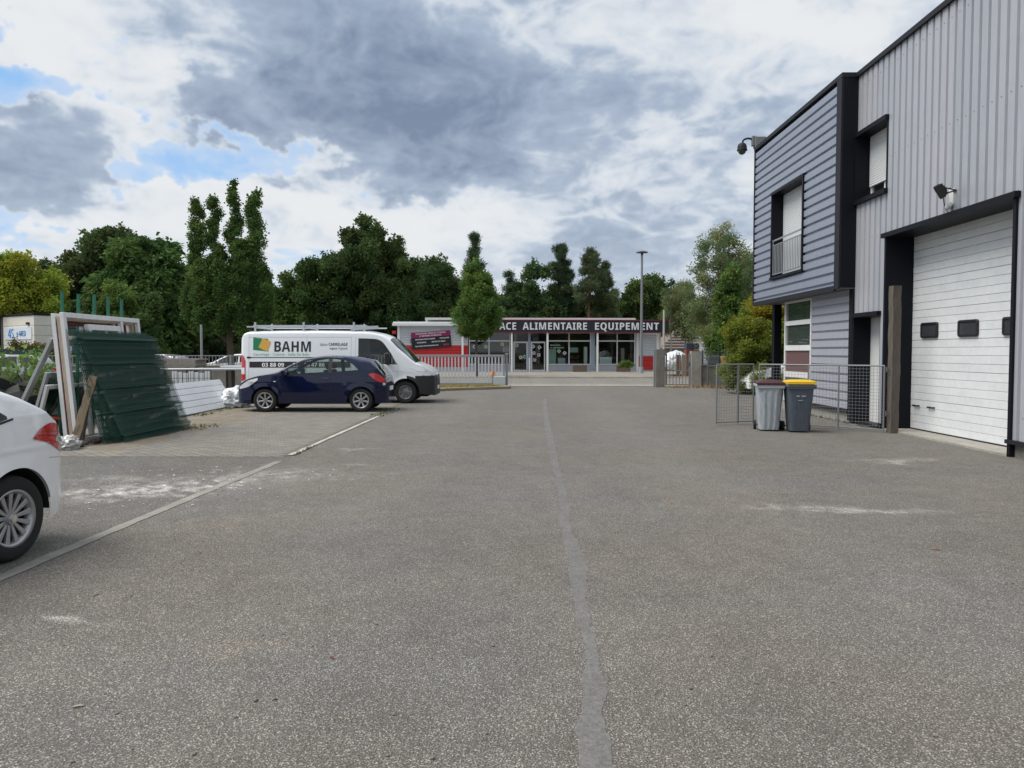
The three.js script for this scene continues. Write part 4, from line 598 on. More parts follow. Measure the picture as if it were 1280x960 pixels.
// white panel van with lettering, nose to the right
{
  const s = { category: 'van', L: 5.95, r: 0.34, wheels: [[0.90, 0.43], [4.75, 0.41]], sill: [[0, 0.24], [0.5, 0.30], [1, 0.36], [5.6, 0.40], [5.95, 0.45]], tumble: 0.055, tumble2: 0.03, wide: 0.85, tuck: 0.05, crease: 0.0, edge: 0.55, round: 0.6, n: 300, nA: 40,
    top: [[0, 0.62], [0.02, 0.86], [0.06, 0.95], [0.25, 1.10], [0.58, 1.27], [0.95, 1.66], [1.36, 2.03], [1.7, 2.17], [2.2, 2.245], [4, 2.26], [5.7, 2.24], [5.86, 2.18], [5.93, 2.05], [5.95, 1.95]],
    W: [[0, 0.70], [0.05, 0.82], [0.25, 0.93], [0.6, 0.99], [1.1, 1.015], [5.7, 1.02], [5.88, 1.0], [5.95, 0.955]],
    belt: [[0, 1.08], [0.9, 1.16], [1.2, 1.20], [5.95, 1.24]], win: [[0.9, 1.15], [1.12, 1.2], [1.35, 1.56], [1.66, 1.93], [1.85, 1.985], [2.36, 2.0], [5.95, 2.0]],
    windows: [[1.13, 2.34]], ws: [0.58, 1.36], pillar: 2, trim: (x, y) => (x < 0.60 && y < 0.86 - x * 0.02) || (x < 1.36 && x > 0.55 && y < 0.86 && Math.hypot(x - 0.90, y - 0.34) < 0.52 && x < 0.86) || (x > 5.9 && y < 0.62), trimMat: S([0.02, 0.021, 0.023], 0.62), cabin: [1.1, 2.5], seats: [[1.75, 0.5], [1.75, -0.5]], glass: M.glassDark };
  const [t, F] = buildCar('panel_van', 'white panel van with tile company lettering and roof rack', s, M.vanWhite);
  t.position.set(-2.5, 0.0, -24.55); t.rotation.y = Math.PI;
  for (const sg of [1, -1]) { addWheel(t, 0.90, sg * 0.985, 0.34, 0.225, 0.205, 'steel', 0.02); addWheel(t, 4.75, sg * 0.985, 0.34, 0.225, 0.205, 'steel'); }
  for (const sg of [1, -1]) {
    mesh('headlight', sidePatch(F, 0.22, 0.74, [[0.22, 0.97], [0.5, 0.99], [0.74, 1.10]], [[0.22, 1.0], [0.45, 1.15], [0.74, 1.20]], 0.006, [sg]), M.lensClear, t);
    mesh('tail_light', sidePatch(F, 5.80, 5.945, [[5.80, 0.74], [5.945, 0.68]], [[5.80, 1.30], [5.87, 1.46], [5.945, 1.5]], 0.008, [sg], 8, 8), M.lensRed, t);
    mesh('tail_lamp_lens', sidePatch(F, 5.83, 5.944, 0.9, 1.1, 0.011, [sg], 6, 3), M.lensClear, t);
    mesh('slide_rail', sidePatch(F, 2.6, 5.72, 1.40, 1.425, 0.004, [sg], 30, 2), S([0.05, 0.05, 0.055], 0.6), t);
    mesh('rail_end', sidePatch(F, 5.64, 5.76, 1.385, 1.44, 0.008, [sg], 3, 2), M.black, t);
    mesh('rubbing_strip', sidePatch(F, 1.4, 4.3, 0.60, 0.68, 0.008, [sg], 20, 3), M.blackMat, t);
    wing(F, 1.42, 1.20, sg, M.black, t, [0.14, 0.36, 0.2]);
    mesh('door_handle', sidePatch(F, 2.14, 2.28, 1.06, 1.12, 0.008, [sg], 3, 2), M.black, t);
  }
  mesh('door_seam', merge(seam(F, 1.12, 0.80, 1.18), seam(F, 2.42, 0.45, 2.05), seam(F, 2.56, 0.45, 2.05), seam(F, 3.92, 0.45, 2.10), sidePatch(F, 2.56, 5.72, 2.03, 2.037, 0.0015, [1, -1], 24, 1), sidePatch(F, 0.6, 1.3, [[0.6, 0.93], [1.3, 1.0]], [[0.6, 0.936], [1.3, 1.006]], 0.0015), seam(F, 5.70, 0.5, 2.1)), S([0.25, 0.27, 0.29], 0.8), t);
  mesh('grille', merge(bx(-0.012, 0.02, 0.6, 0.78, -0.42, 0.42, 0.02)), M.black, t);
  mesh('badge', new THREE.CylinderGeometry(0.07, 0.07, 0.02, 20).rotateZ(Math.PI / 2).translate(0.02, 0.87, 0), M.chrome, t);
  mesh('number_plate', bx(-0.025, -0.012, 0.42, 0.53, -0.26, 0.26), M.white, t);
  mesh('windscreen_wiper', merge(bar([0.62, 1.32, 0.2], [0.75, 1.47, -0.4], 0.01, null), bar([0.62, 1.32, -0.35], [0.75, 1.47, -0.8], 0.01, null)), M.black, t);
  // vinyl lettering, printed on the side toward the yard
  const cv = document.createElement('canvas'); cv.width = 2048; cv.height = 724; const c = cv.getContext('2d'); c.clearRect(0, 0, 2048, 724);
  const X = px => (px - 312) / 130 * 2048, Y = py => (py - 418) / 46 * 724;
  c.fillStyle = '#0d7a4a'; c.beginPath(); c.moveTo(X(318.5), Y(421.7)); c.lineTo(X(337), Y(423.6)); c.lineTo(X(337.5), Y(439.3)); c.lineTo(X(318.5), Y(437.3)); c.closePath(); c.fill();
  c.fillStyle = '#d3a447'; c.beginPath(); c.moveTo(X(330), Y(423)); c.quadraticCurveTo(X(336), Y(425), X(340), Y(426.5)); c.lineTo(X(340.5), Y(429.5)); c.quadraticCurveTo(X(337.5), Y(436), X(337), Y(439.6)); c.quadraticCurveTo(X(331), Y(437.5), X(325.2), Y(434)); c.closePath(); c.fill();
  const txt = (s, px, py, wpx, hpx, col, font = 'sans-serif', weight = 'bold') => { c.fillStyle = col; c.textBaseline = 'alphabetic'; c.save(); c.font = `${weight} 200px ${font}`; const w = c.measureText(s).width; c.translate(X(px), Y(py)); c.scale((X(px + wpx) - X(px)) / w, (hpx / 46 * 724) / 146); c.fillText(s, 0, 0); c.restore(); };
  txt('BAHM', 343.5, 439.6, 48.5, 13.2, '#1d1a1c');
  txt('Carrelage - Cuisine - Salle De Bain', 319, 444.4, 70, 3.0, '#3ba06c', 'sans-serif', 'normal');
  c.fillStyle = '#241c1d'; c.fillRect(X(314), Y(452), X(440) - X(314), Y(459.4) - Y(452));
  txt('03 88 09', 329.5, 458.3, 28, 4.8, '#f4f4f4'); txt('25', 368, 458.3, 7, 4.8, '#f4f4f4'); txt('06 47 86', 382, 458.3, 26, 4.8, '#f4f4f4');
  txt('Bahm', 402, 432.2, 9.5, 3.2, '#3a3a3c', 'sans-serif', 'normal'); txt('CARRELAGE', 412.5, 432.2, 24, 3.8, '#2b2b2d'); txt('espace', 414, 436.6, 9.5, 2.6, '#444'); txt('logique', 425, 436.6, 11.5, 2.8, '#444', 'sans-serif', 'normal');
  const dt = new THREE.CanvasTexture(cv); dt.colorSpace = THREE.SRGBColorSpace;
  const dg = sidePatch(F, 2.53, 5.73, 0.99, 2.12, 0.005, [-1], 40, 20); { const uv = dg.attributes.uv; for (let i = 0; i < uv.count; i++) uv.setX(i, 1 - uv.getX(i)); }
  mesh('lettering', dg, new THREE.MeshStandardMaterial({ map: dt, transparent: true, roughness: 0.45 }), t);
  // roof rack
  mesh('roof_rack', merge(bar([1.75, 2.36, -0.78], [5.82, 2.36, -0.78], 0.05, 0.04), bar([1.75, 2.36, 0.78], [5.82, 2.36, 0.78], 0.05, 0.04), ...[2.5, 4.05, 5.55].map(x => bar([x, 2.34, -0.82], [x, 2.34, 0.82], 0.05, 0.05)), bar([1.75, 2.34, -0.82], [2.6, 2.3, -0.82], 0.06, 0.1)), M.greyPale, t);
  for (const x of [2.5, 4.05, 5.55]) for (const z of [-0.82, 0.82]) mesh('rack_post', bar([x, 2.2, z], [x, 2.5, z], 0.05, 0.05), M.greyPale, t);
  mesh('ladder_rail', merge(bar([2.2, 2.405, -0.55], [5.7, 2.405, -0.55], 0.06, 0.03), bar([2.2, 2.405, -0.25], [5.7, 2.405, -0.25], 0.06, 0.03)), M.aluminium, t);
}
// plainer parked cars seen past the walls
function parked(label, x, D, turn, paint, s, glass = M.glassOpaque) {
  const [t, F] = buildCar('parked_car', label, { ...s, n: 70, glass, cabin: null }, paint);
  const cx = s.L / 2; t.rotation.y = turn; t.position.set(x - Math.cos(turn) * cx, 0.0, -D + Math.sin(turn) * cx);
  for (const sg of [1, -1]) { for (const [wx] of s.wheels) addWheel(t, wx, sg * (F.W(2) - 0.025), s.r, 0.19, 0.2, 'six'); mesh('headlight', sidePatch(F, 0.1, 0.6, [[0.1, 0.60], [0.6, 0.82]], [[0.1, 0.68], [0.6, 0.90]], 0.005, [sg]), M.lensClear, t); mesh('tail_light', sidePatch(F, 3.6, 3.92, [[3.6, 0.9], [3.92, 0.74]], [[3.6, 1.0], [3.92, 0.86]], 0.005, [sg]), M.lensRed, t); wing(F, 1.34, 0.965, sg, paint, t); }
  mesh('grille', bx(-0.006, 0.03, 0.34, 0.48, -0.42, 0.42, 0.01), M.black, t); mesh('number_plate', bx(-0.02, -0.007, 0.38, 0.48, -0.26, 0.26), M.white, t);
  return t;
}
parked('white car parked behind the mesh gate and the bins', 10.4, 29.0, 0.12, M.carWhite, hatchBlue);
parked('silver white car standing behind the leafy fig shrub', -20.2, 30.2, 0.55, M.carSilver, hatchBlue);
parked('white car beside the hedge below the clinic sign', -22.6, 33.4, -0.9, M.carWhite, hatchBlue);
parked('white car parked in the street behind the columnar tree', -15.2, 41.5, 0.0, M.carWhite, hatchBlue);
parked('pale grey car parked in the street beyond the board stack', -19.6, 41.5, 0.0, M.carSilver, hatchBlue);
// ───────────────────────── builder's stock on the left ─────────────────────────
// rigid wire fence panel with V folds; local x along its 2.6 m length, y up its height, z = its face
const fencePanelGeo = (() => {
  const Lp = 2.62, Hp = 2.03, folds = [0.12, 0.55, 1.0, 1.45, 1.91], fd = 0.042, prof = [[0, 0]];
  for (const y of folds) prof.push([y - 0.05, 0], [y, fd], [y + 0.05, 0]); prof.push([Hp, 0]);
  const r = 0.0026, wires = [];
  // vertical wires: 4-sided prisms following the folded profile
  const ring = (y, z, x) => [[x - r, y, z - r], [x + r, y, z - r], [x + r, y, z + r], [x - r, y, z + r]];
  const pos = [], quad = (a, b, c, d) => pos.push(...a, ...b, ...c, ...a, ...c, ...d);
  for (let i = 0; i <= 52; i++) { const x = i * Lp / 52; for (let k = 0; k < prof.length - 1; k++) { const A = ring(prof[k][0], prof[k][1], x), B = ring(prof[k + 1][0], prof[k + 1][1], x); for (let e = 0; e < 4; e++) quad(A[e], A[(e + 1) % 4], B[(e + 1) % 4], B[e]); } }
  const g = new THREE.BufferGeometry(); g.setAttribute('position', new THREE.Float32BufferAttribute(pos, 3)); g.computeVertexNormals();
  const at = y => { for (let k = 0; k < prof.length - 1; k++) if (y >= prof[k][0] && y <= prof[k + 1][0]) return lerp(prof[k][1], prof[k + 1][1], (y - prof[k][0]) / (prof[k + 1][0] - prof[k][0])); return 0; };
  const ys = [0.03]; for (const y of folds) ys.push(y - 0.05, y, y + 0.05); for (const y of [0.28, 0.41, 0.70, 0.85, 1.15, 1.30, 1.6, 1.76]) ys.push(y);
  for (const y of ys) wires.push(bar([0, y, at(y) + 0.005], [Lp, y, at(y) + 0.005], 0.0032, null, 4));
  return merge(g, wires);
})();
{
  const n = 10, r = rng(88);
  for (let i = 0; i < n; i++) {
    const t = mesh('fence_panel', fencePanelGeo, M.greenWire);
    const last = i === n - 1, first = i === 0;
    const nth = ['first', 'second', 'third', 'fourth', 'fifth', 'sixth', 'seventh', 'eighth', 'ninth', 'tenth', 'eleventh', 'twelfth'];
    tag(t, last ? 'outermost green folded wire fence panel of the stack leaning on white frames' : `green folded wire fence panel, ${nth[i]} in the stack counting from the white frames`, 'fence panel', 'green wire fence panels leaning in a stack');
    // local x -> away from viewer (D), local y up, local z -> +X ; lean back toward -X
    const q = i / (n - 1), m = new THREE.Matrix4(), lean = lerp(0.262, 0.395, q) + (r() - 0.5) * 0.006;
    m.makeRotationY(Math.PI / 2); m.premultiply(new THREE.Matrix4().makeRotationZ(lean)); t.applyMatrix4(m);
    const slide = (i % 3 === 1 ? 0.12 : 0) + (r() - 0.5) * 0.3 + (i > 6 ? 0.1 : -0.04);
    t.position.set(lerp(-7.04, -6.66, q), 0.02, -13.0 - slide);
  }
}
// window frames: white lacquered joinery, local x along length, y up
function frameGeo(Lf, Hf, w, d, mull = [], trans = []) { const g = [bx(0, Lf, Hf - w, Hf, 0, d, 0.006), bx(0, Lf, 0, w, 0, d, 0.006), bx(0, w, w, Hf - w, 0, d, 0.006), bx(Lf - w, Lf, w, Hf - w, 0, d, 0.006)]; for (const m of mull) g.push(bx(m - w / 2, m + w / 2, w, Hf - w, 0.004, d - 0.004, 0.006)); for (const [a, b, y] of trans) g.push(bx(a, b, y - w / 2, y + w / 2, 0.004, d - 0.004, 0.006)); return muv(merge(g)); }
function leanFrame(label, geo, mat, x, D, lean, group, glassGeo) {   // stands along D, leaning toward -X when lean > 0
  const t = thing('window_frame', label, 'window frame', x, 0.015, D, 0, group); const m = mesh('frame', geo, mat, t);
  m.applyMatrix4(new THREE.Matrix4().makeRotationZ(lean).multiply(new THREE.Matrix4().makeRotationY(Math.PI / 2)));
  if (glassGeo) { const g = mesh('pane', glassGeo, M.glassDark, t); g.applyMatrix4(new THREE.Matrix4().makeRotationZ(lean).multiply(new THREE.Matrix4().makeRotationY(Math.PI / 2))); }
  return t;
}
leanFrame('largest white window frame, outermost of the leaning frames', frameGeo(2.62, 2.24, 0.085, 0.07, [1.92]), M.whitePvc, -7.50, 12.95, 0.09, 'leaning window frames');
leanFrame('white frame with brown timber edge behind the largest frame', frameGeo(2.5, 2.18, 0.075, 0.06, [1.75]), S([0.5, 0.42, 0.36], 0.7, 0, { map: woodMap }), -7.59, 12.99, 0.085, 'leaning window frames');
leanFrame('smaller white window frame standing inside the largest frame', frameGeo(1.1, 2.06, 0.10, 0.08), M.whitePvc, -7.40, 13.55, 0.11, 'leaning window frames');
leanFrame('white frame with two mullions at the back of the leaning frames', frameGeo(2.55, 2.22, 0.08, 0.07, [0.8, 1.7]), M.whitePvc, -7.70, 13.0, 0.08, 'leaning window frames');
leanFrame('dark red timber frame between the white window frames', frameGeo(2.3, 2.1, 0.07, 0.05), S([0.14, 0.03, 0.03], 0.7, 0, { map: woodMap }), -7.655, 13.02, 0.082, 'leaning window frames');
// grey frames leaning the other way, against the back of the stack
leanFrame('tall grey aluminium window frame propped at a steep slant', frameGeo(1.5, 2.02, 0.13, 0.05, [], [[0.13, 1.37, 0.55]]), S([0.42, 0.43, 0.44], 0.5, 0.2, { map: speckle }), -8.86, 13.1, -0.46, 'slanting grey frames');
leanFrame('short grey glazed sash leaning under the tall grey frame', frameGeo(1.4, 1.28, 0.09, 0.05, [], [[0.09, 1.31, 1.0]]), S([0.36, 0.37, 0.38], 0.5, 0.2, { map: speckle }), -8.38, 13.0, -0.3, 'slanting grey frames', bx(0.09, 1.31, 0.09, 1.2, 0.02, 0.026));
leanFrame('narrow grey sash with dark glass beside the fence panels', frameGeo(1.3, 1.05, 0.07, 0.05), S([0.5, 0.51, 0.52], 0.5, 0.2), -8.18, 12.85, -0.26, 'slanting grey frames', bx(0.07, 1.23, 0.07, 0.98, 0.02, 0.026));
// five green fence posts standing behind the frames
[[13.25, -7.93, 2.62], [13.75, -7.92, 2.6], [14.25, -7.9, 2.63], [14.72, -7.88, 2.62], [15.2, -7.86, 2.6]].forEach(([D, x, h], i) => {
  const t = mesh('green_post', merge(bx(-0.023, 0.023, 0, h, -0.023, 0.023, 0.005), bx(-0.027, 0.027, h, h + 0.01, -0.027, 0.027)), M.greenPost); t.position.set(x, 0.01, -D); t.rotation.z = -0.03 - i * 0.002; t.rotation.x = 0.012 * (i - 2);
  tag(t, `green square fence post behind the white frames, ${['first', 'second', 'third', 'fourth', 'fifth'][i]} from the slanting grey frames`, 'fence post', 'green posts behind the window frames');
});
// rough plank
{
  const g = new THREE.BoxGeometry(0.12, 1.22, 0.05, 4, 24, 2), p = g.attributes.position; for (let i = 0; i < p.count; i++) { const y = p.getY(i); p.setX(i, p.getX(i) * (1 + fbm2(y * 3, p.getX(i) * 8, 3) * 0.25) + fbm2(y * 1.5, 4, 2) * 0.02); p.setZ(i, p.getZ(i) + fbm2(y * 3 + 9, p.getX(i) * 6, 3) * 0.012); } g.translate(0, 0.61, 0); g.computeVertexNormals();
  const t = mesh('plank', muv(g, 1.5), M.wood); t.position.set(-7.42, 0, -12.78); t.rotation.set(-0.14, 0.2, -0.22); tag(t, 'rough weathered plank propped on the ends of the frames', 'plank');
  const g2 = new THREE.BoxGeometry(0.07, 1.1, 0.06, 2, 12, 2); g2.translate(0, 0.55, 0); const t2 = mesh('plank', muv(g2, 1.5), M.woodGrey); t2.position.set(-7.36, 0, -12.9); t2.rotation.set(-0.1, 0, -0.12); tag(t2, 'narrow grey batten leaning beside the rough plank', 'plank');
}
// white insulated panels stepped down against the wall
for (let i = 0; i < 5; i++) {
  const k = 0.97, sl = 0.03 + i * 0.182, px = -8.06 - sl * Math.cos(k), py = 0.02 + sl * Math.sin(k);
  const t = thing('wall_panel', ['lowest white insulated panel, resting on the sandy paving', 'second white insulated panel up from the paving', 'middle white insulated panel of the sloping pile', 'second white insulated panel from the top of the sloping pile', 'topmost white insulated panel of the sloping pile'][i], 'panel', 0, 0, 0, 0, 'white insulated panels in a sloping pile');
  const m = mesh('sheet', muv(bx(-0.174, 0, -0.08, 0, -1.98, 1.98, 0.014), 1, i * 1.3), M.whitePanel, t); m.rotation.set(0, 0.02, -k); m.position.set(px, py, -20.35 + (i % 2) * 0.05);
  const j = mesh('edge_joint', bx(-0.186, -0.17, -0.08, -0.018, -1.97, 1.97), M.galvDark, t); j.rotation.copy(m.rotation); j.position.copy(m.position);
}
{ const t = thing('panel_trestle', 'low timber bearers propping the sloping white panels', 'trestle', 0, 0, 0); for (const D of [18.9, 20.3, 21.8]) mesh('bearer', muv(bar([-9.1, 0.0, -D], [-8.72, 0.72, -D], 0.08, 0.08)), M.wood, t); }
// crumpled white sheeting by the nose of the blue car
function lump(rx, ry, rz, seed, amp, f = 2.2, det = 5) { const g = new THREE.IcosahedronGeometry(1, det), p = g.attributes.position; for (let i = 0; i < p.count; i++) { const x = p.getX(i), y = p.getY(i), z = p.getZ(i), k = 1 + fbm3(x * f + seed, y * f, z * f, 4, 0.55) * amp + Math.abs(fbm3(x * f * 2 + seed, y * f * 2 + 5, z * f * 2, 2)) * amp * 0.5; p.setXYZ(i, x * rx * k, Math.max(y, -0.75) * ry * k, z * rz * k); } g.computeVertexNormals(); return g; }
{ const g = lump(0.34, 0.3, 0.5, 4, 0.5, 2.8); g.translate(0, 0.24, 0); const m = mesh('plastic_sheeting', g, S([0.72, 0.74, 0.76], 0.45)); m.position.set(-8.0, 0, -21.9); tag(m, 'crumpled white plastic sheeting at the end of the white panels', 'sheeting');
  const tb = mesh('drain_pipe', merge(new THREE.CylinderGeometry(0.12, 0.12, 0.7, 28, 1, true), new THREE.CylinderGeometry(0.11, 0.11, 0.7, 28, 1, true), new THREE.RingGeometry(0.11, 0.12, 28).rotateX(-Math.PI / 2).translate(0, 0.35, 0)).rotateZ(Math.PI / 2 - 0.35), S([0.6, 0.61, 0.62], 0.5)); tb.position.set(-7.85, 0.28, -21.7); tb.rotation.y = 0.9; tag(tb, 'short pale plastic pipe lying by the nose of the blue car', 'pipe'); }
// stacks of boards beyond the panels, on bearers
{
  const st = (label, x, D, w, y0, n, th, mat, turn, dep) => { const r = rng(Math.round(D * 31 + x * 7)); const t = thing('board_stack', label, 'boards', x, 0, D, turn); for (let i = 0; i < n; i++) mesh('board', muv(bx(-w / 2 + (r() - 0.5) * 0.12, w / 2 + (r() - 0.5) * 0.12, y0 + i * th + 0.002, y0 + (i + 1) * th - 0.004, -dep / 2 + (r() - 0.5) * 0.06, dep / 2 + (r() - 0.5) * 0.06)), mat, t); for (const s of [-0.38, 0, 0.38]) mesh('bearer', merge(bx(s * w - 0.05, s * w + 0.05, 0, y0, -dep / 2 + 0.05, -dep / 2 + 0.15), bx(s * w - 0.05, s * w + 0.05, 0, y0, dep / 2 - 0.15, dep / 2 - 0.05)), M.woodGrey, t); return t; };
  st('white sheet boards stacked flat in front of the concrete wall', -12.2, 29.0, 3.6, 0.90, 3, 0.022, M.whitePanel, 0.22, 1.2);
  st('grey timber lengths stacked high beyond the green panels', -14.2, 30.6, 3.4, 0.98, 5, 0.07, S([0.27, 0.26, 0.24], 0.8, 0, { map: woodMap }), -0.06, 0.9);
  st('thin pale sheets stacked low beside the grey timber', -10.4, 30.4, 2.4, 0.98, 2, 0.03, S([0.6, 0.62, 0.64], 0.5), 0.1, 0.9);
  // white boards standing on edge behind a dark grid
  const t = thing('grid_crate', 'dark wire grid crate holding upright white boards', 'crate', -11.9, 0, 27.9); for (let i = 0; i < 7; i++) mesh('board', bx(-0.62 + i * 0.2, -0.46 + i * 0.2, 0.1, 0.88 - (i % 3) * 0.03, -0.05, 0.0), M.whitePanel, t);
  const w = []; for (let x = -0.95; x <= 0.86; x += 0.15) w.push(bar([x, 0, 0.1], [x, 0.92, 0.1], 0.008, null, 4)); for (let y = 0.05; y < 0.95; y += 0.29) w.push(bar([-0.95, y, 0.105], [0.86, y, 0.105], 0.008, null, 4)); w.push(bx(-0.95, 0.86, 0.03, 0.08, -0.3, 0.1)); mesh('grid', merge(w), M.blackMat, t);
}
// rubbish heap behind the white car
{
  const d = mesh('tarpaulin_heap', lump(1.5, 0.62, 1.2, 8, 0.5).translate(0, 0.42, 0), S([0.022, 0.024, 0.022], 0.75)); d.position.set(-10.9, 0, -16.6); tag(d, 'black tarpaulin heap under the leafy fig shrub', 'heap');
  const dk = thing('old_timber_pile', 'dark pile of old timber lying across the black heap', 'timber pile', -10.2, 0, 15.9); const r = rng(9); for (let i = 0; i < 8; i++) mesh('timber', muv(bar([-1.2 + r() * 0.3, 0.1 + i * 0.09, -0.3 + r() * 0.6], [1.0 + r() * 0.4, 0.08 + i * 0.095, -0.3 + r() * 0.6], 0.14, 0.08)), i % 3 ? M.woodGrey : M.woodBrown, dk);
  const tub = thing('barrow', 'dark red barrow tub lying beyond the white car', 'barrow', -8.75, 0, 13.2, 0.5); mesh('tub', new THREE.LatheGeometry([[0.05, 0.0], [0.3, 0.02], [0.42, 0.3], [0.44, 0.33], [0.4, 0.3], [0.28, 0.05], [0.05, 0.03]].map(v => new THREE.Vector2(...v)), 28).rotateZ(1.25).translate(0, 0.42, 0), S([0.085, 0.018, 0.018], 0.55), tub); mesh('handle', merge(bar([-0.1, 0.55, 0.3], [0.75, 0.42, 0.35], 0.02, null), bar([-0.1, 0.55, -0.3], [0.75, 0.42, -0.35], 0.02, null)), M.galvDark, tub); mesh('grip', bar([0.6, 0.45, 0.34], [0.8, 0.42, 0.352], 0.03, null, 8), S([0.62, 0.07, 0.02], 0.6), tub); mesh('leg', merge(bar([-0.1, 0.5, 0.25], [-0.05, 0, 0.25], 0.018, null), bar([-0.1, 0.5, -0.25], [-0.05, 0, -0.25], 0.018, null)), M.galvDark, tub);
  const bag = mesh('plastic_bag', lump(0.16, 0.12, 0.2, 30, 0.5, 2.6, 4).translate(0, 0.1, 0), S([0.5, 0.5, 0.49], 0.35, 0.2)); bag.position.set(-7.25, 0, -12.35); tag(bag, 'crumpled grey plastic bag on the ground by the plank foot', 'bag');
  const rub = mesh('rubble', merge(...Array.from({ length: 40 }, () => { const g = new THREE.IcosahedronGeometry(0.03 + r() * 0.07, 0); g.scale(1, 0.7, 1); g.rotateY(r() * 6); g.translate((r() - 0.5) * 1.5, 0.02 + r() * 0.06, (r() - 0.5) * 1.5); return g; })), S([0.13, 0.115, 0.095], 0.95, 0, { map: concreteMap })); rub.position.set(-7.9, 0.0, -13.1); rub.userData.kind = 'stuff'; tag(rub, 'small rubble scattered under the leaning frames', 'rubble');
}
// ───────────────────────── walls, gates and street ─────────────────────────
const font = await new FontLoader().loadAsync('fonts/droid/droid_sans_bold.typeface.json');
const fontR = await new FontLoader().loadAsync('fonts/droid/droid_sans_regular.typeface.json');
{ // concrete wall with railing along the street side
  const w = thing('concrete_wall', 'low stained concrete wall with bar railing behind the van', 'wall', 0, 0, 0);
  mesh('wall_body', muv(bx(-34, -6.2, 0, 0.95, -33.75, -33.5)), S([0.30, 0.28, 0.25], 0.92, 0, { map: concreteMap, bumpMap: bumpFine, bumpScale: 0.004 }), w); mesh('coping', muv(bx(-34, -6.15, 0.95, 1.0, -33.8, -33.45)), M.concrete, w);
  mesh('rail', merge(bx(-34, -6.2, 1.40, 1.44, -33.65, -33.61), bx(-34, -6.2, 1.04, 1.07, -33.645, -33.615)), M.galv, w);
  const r = rng(3); for (let x = -20.5; x < -6.3; x += 0.15) mesh('bar', bx(x - 0.011, x + 0.011, 1.0, 1.40, -33.641, -33.619), M.galv, w);
  for (let x = -20; x < -6; x += 2.5) mesh('rail_post', bx(x - 0.03, x + 0.03, 1.0, 1.46, -33.66, -33.6), M.galv, w);
}
{ const p = thing('sign_pole', 'thin grey pole standing at the concrete wall', 'pole', -13.6, 0, 33.2); mesh('shaft', new THREE.CylinderGeometry(0.05, 0.05, 2.75, 12).translate(0, 1.375, 0), M.galv, p); mesh('cap', new THREE.CylinderGeometry(0.055, 0.055, 0.03, 12).translate(0, 2.765, 0), M.galvDark, p); }
{ // sliding gate, drawn open
  const g = thing('sliding_gate', 'grey bar sliding gate standing before the shop', 'gate', 0, 0, 34.0);
  const X0 = -6.4, X1 = -0.5;
  mesh('gate_frame', merge(bx(X0, X1, 1.36, 1.46, -0.03, 0.03, 0.008), bx(X0, X1, 0.10, 0.22, -0.03, 0.03, 0.008), bx(X0, X0 + 0.07, 0.22, 1.36, -0.029, 0.029), bx(X1 - 0.07, X1, 0.22, 1.36, -0.029, 0.029)), M.galv, g);
  for (let x = X0 + 0.16; x < X1 - 0.1; x += 0.148) mesh('bar', bx(x - 0.031, x + 0.031, 0.2, 1.38, -0.022, 0.022), M.greyPale, g);
  mesh('guide_post', merge(bx(-0.46, -0.36, 0, 1.52, -0.18, -0.08), bx(-0.46, -0.36, 1.44, 1.5, -0.18, 0.1), bx(-0.5, -0.32, 1.5, 1.53, -0.2, -0.06)), M.galv, g);
  const m = thing('gate_motor', 'pale grey gate motor box with orange lamp', 'gate motor', -0.72, 0, 33.8); mesh('housing', bx(-0.26, 0.26, 0, 0.52, -0.1, 0.1, 0.03), S([0.42, 0.46, 0.48], 0.6), m); mesh('beacon', new THREE.CylinderGeometry(0.07, 0.08, 0.16, 16).translate(-0.3, 0.64, 0), S([0.75, 0.22, 0.01], 0.4), m); mesh('beacon_post', bx(-0.33, -0.27, 0, 0.56, -0.03, 0.03), M.galv, m);
}
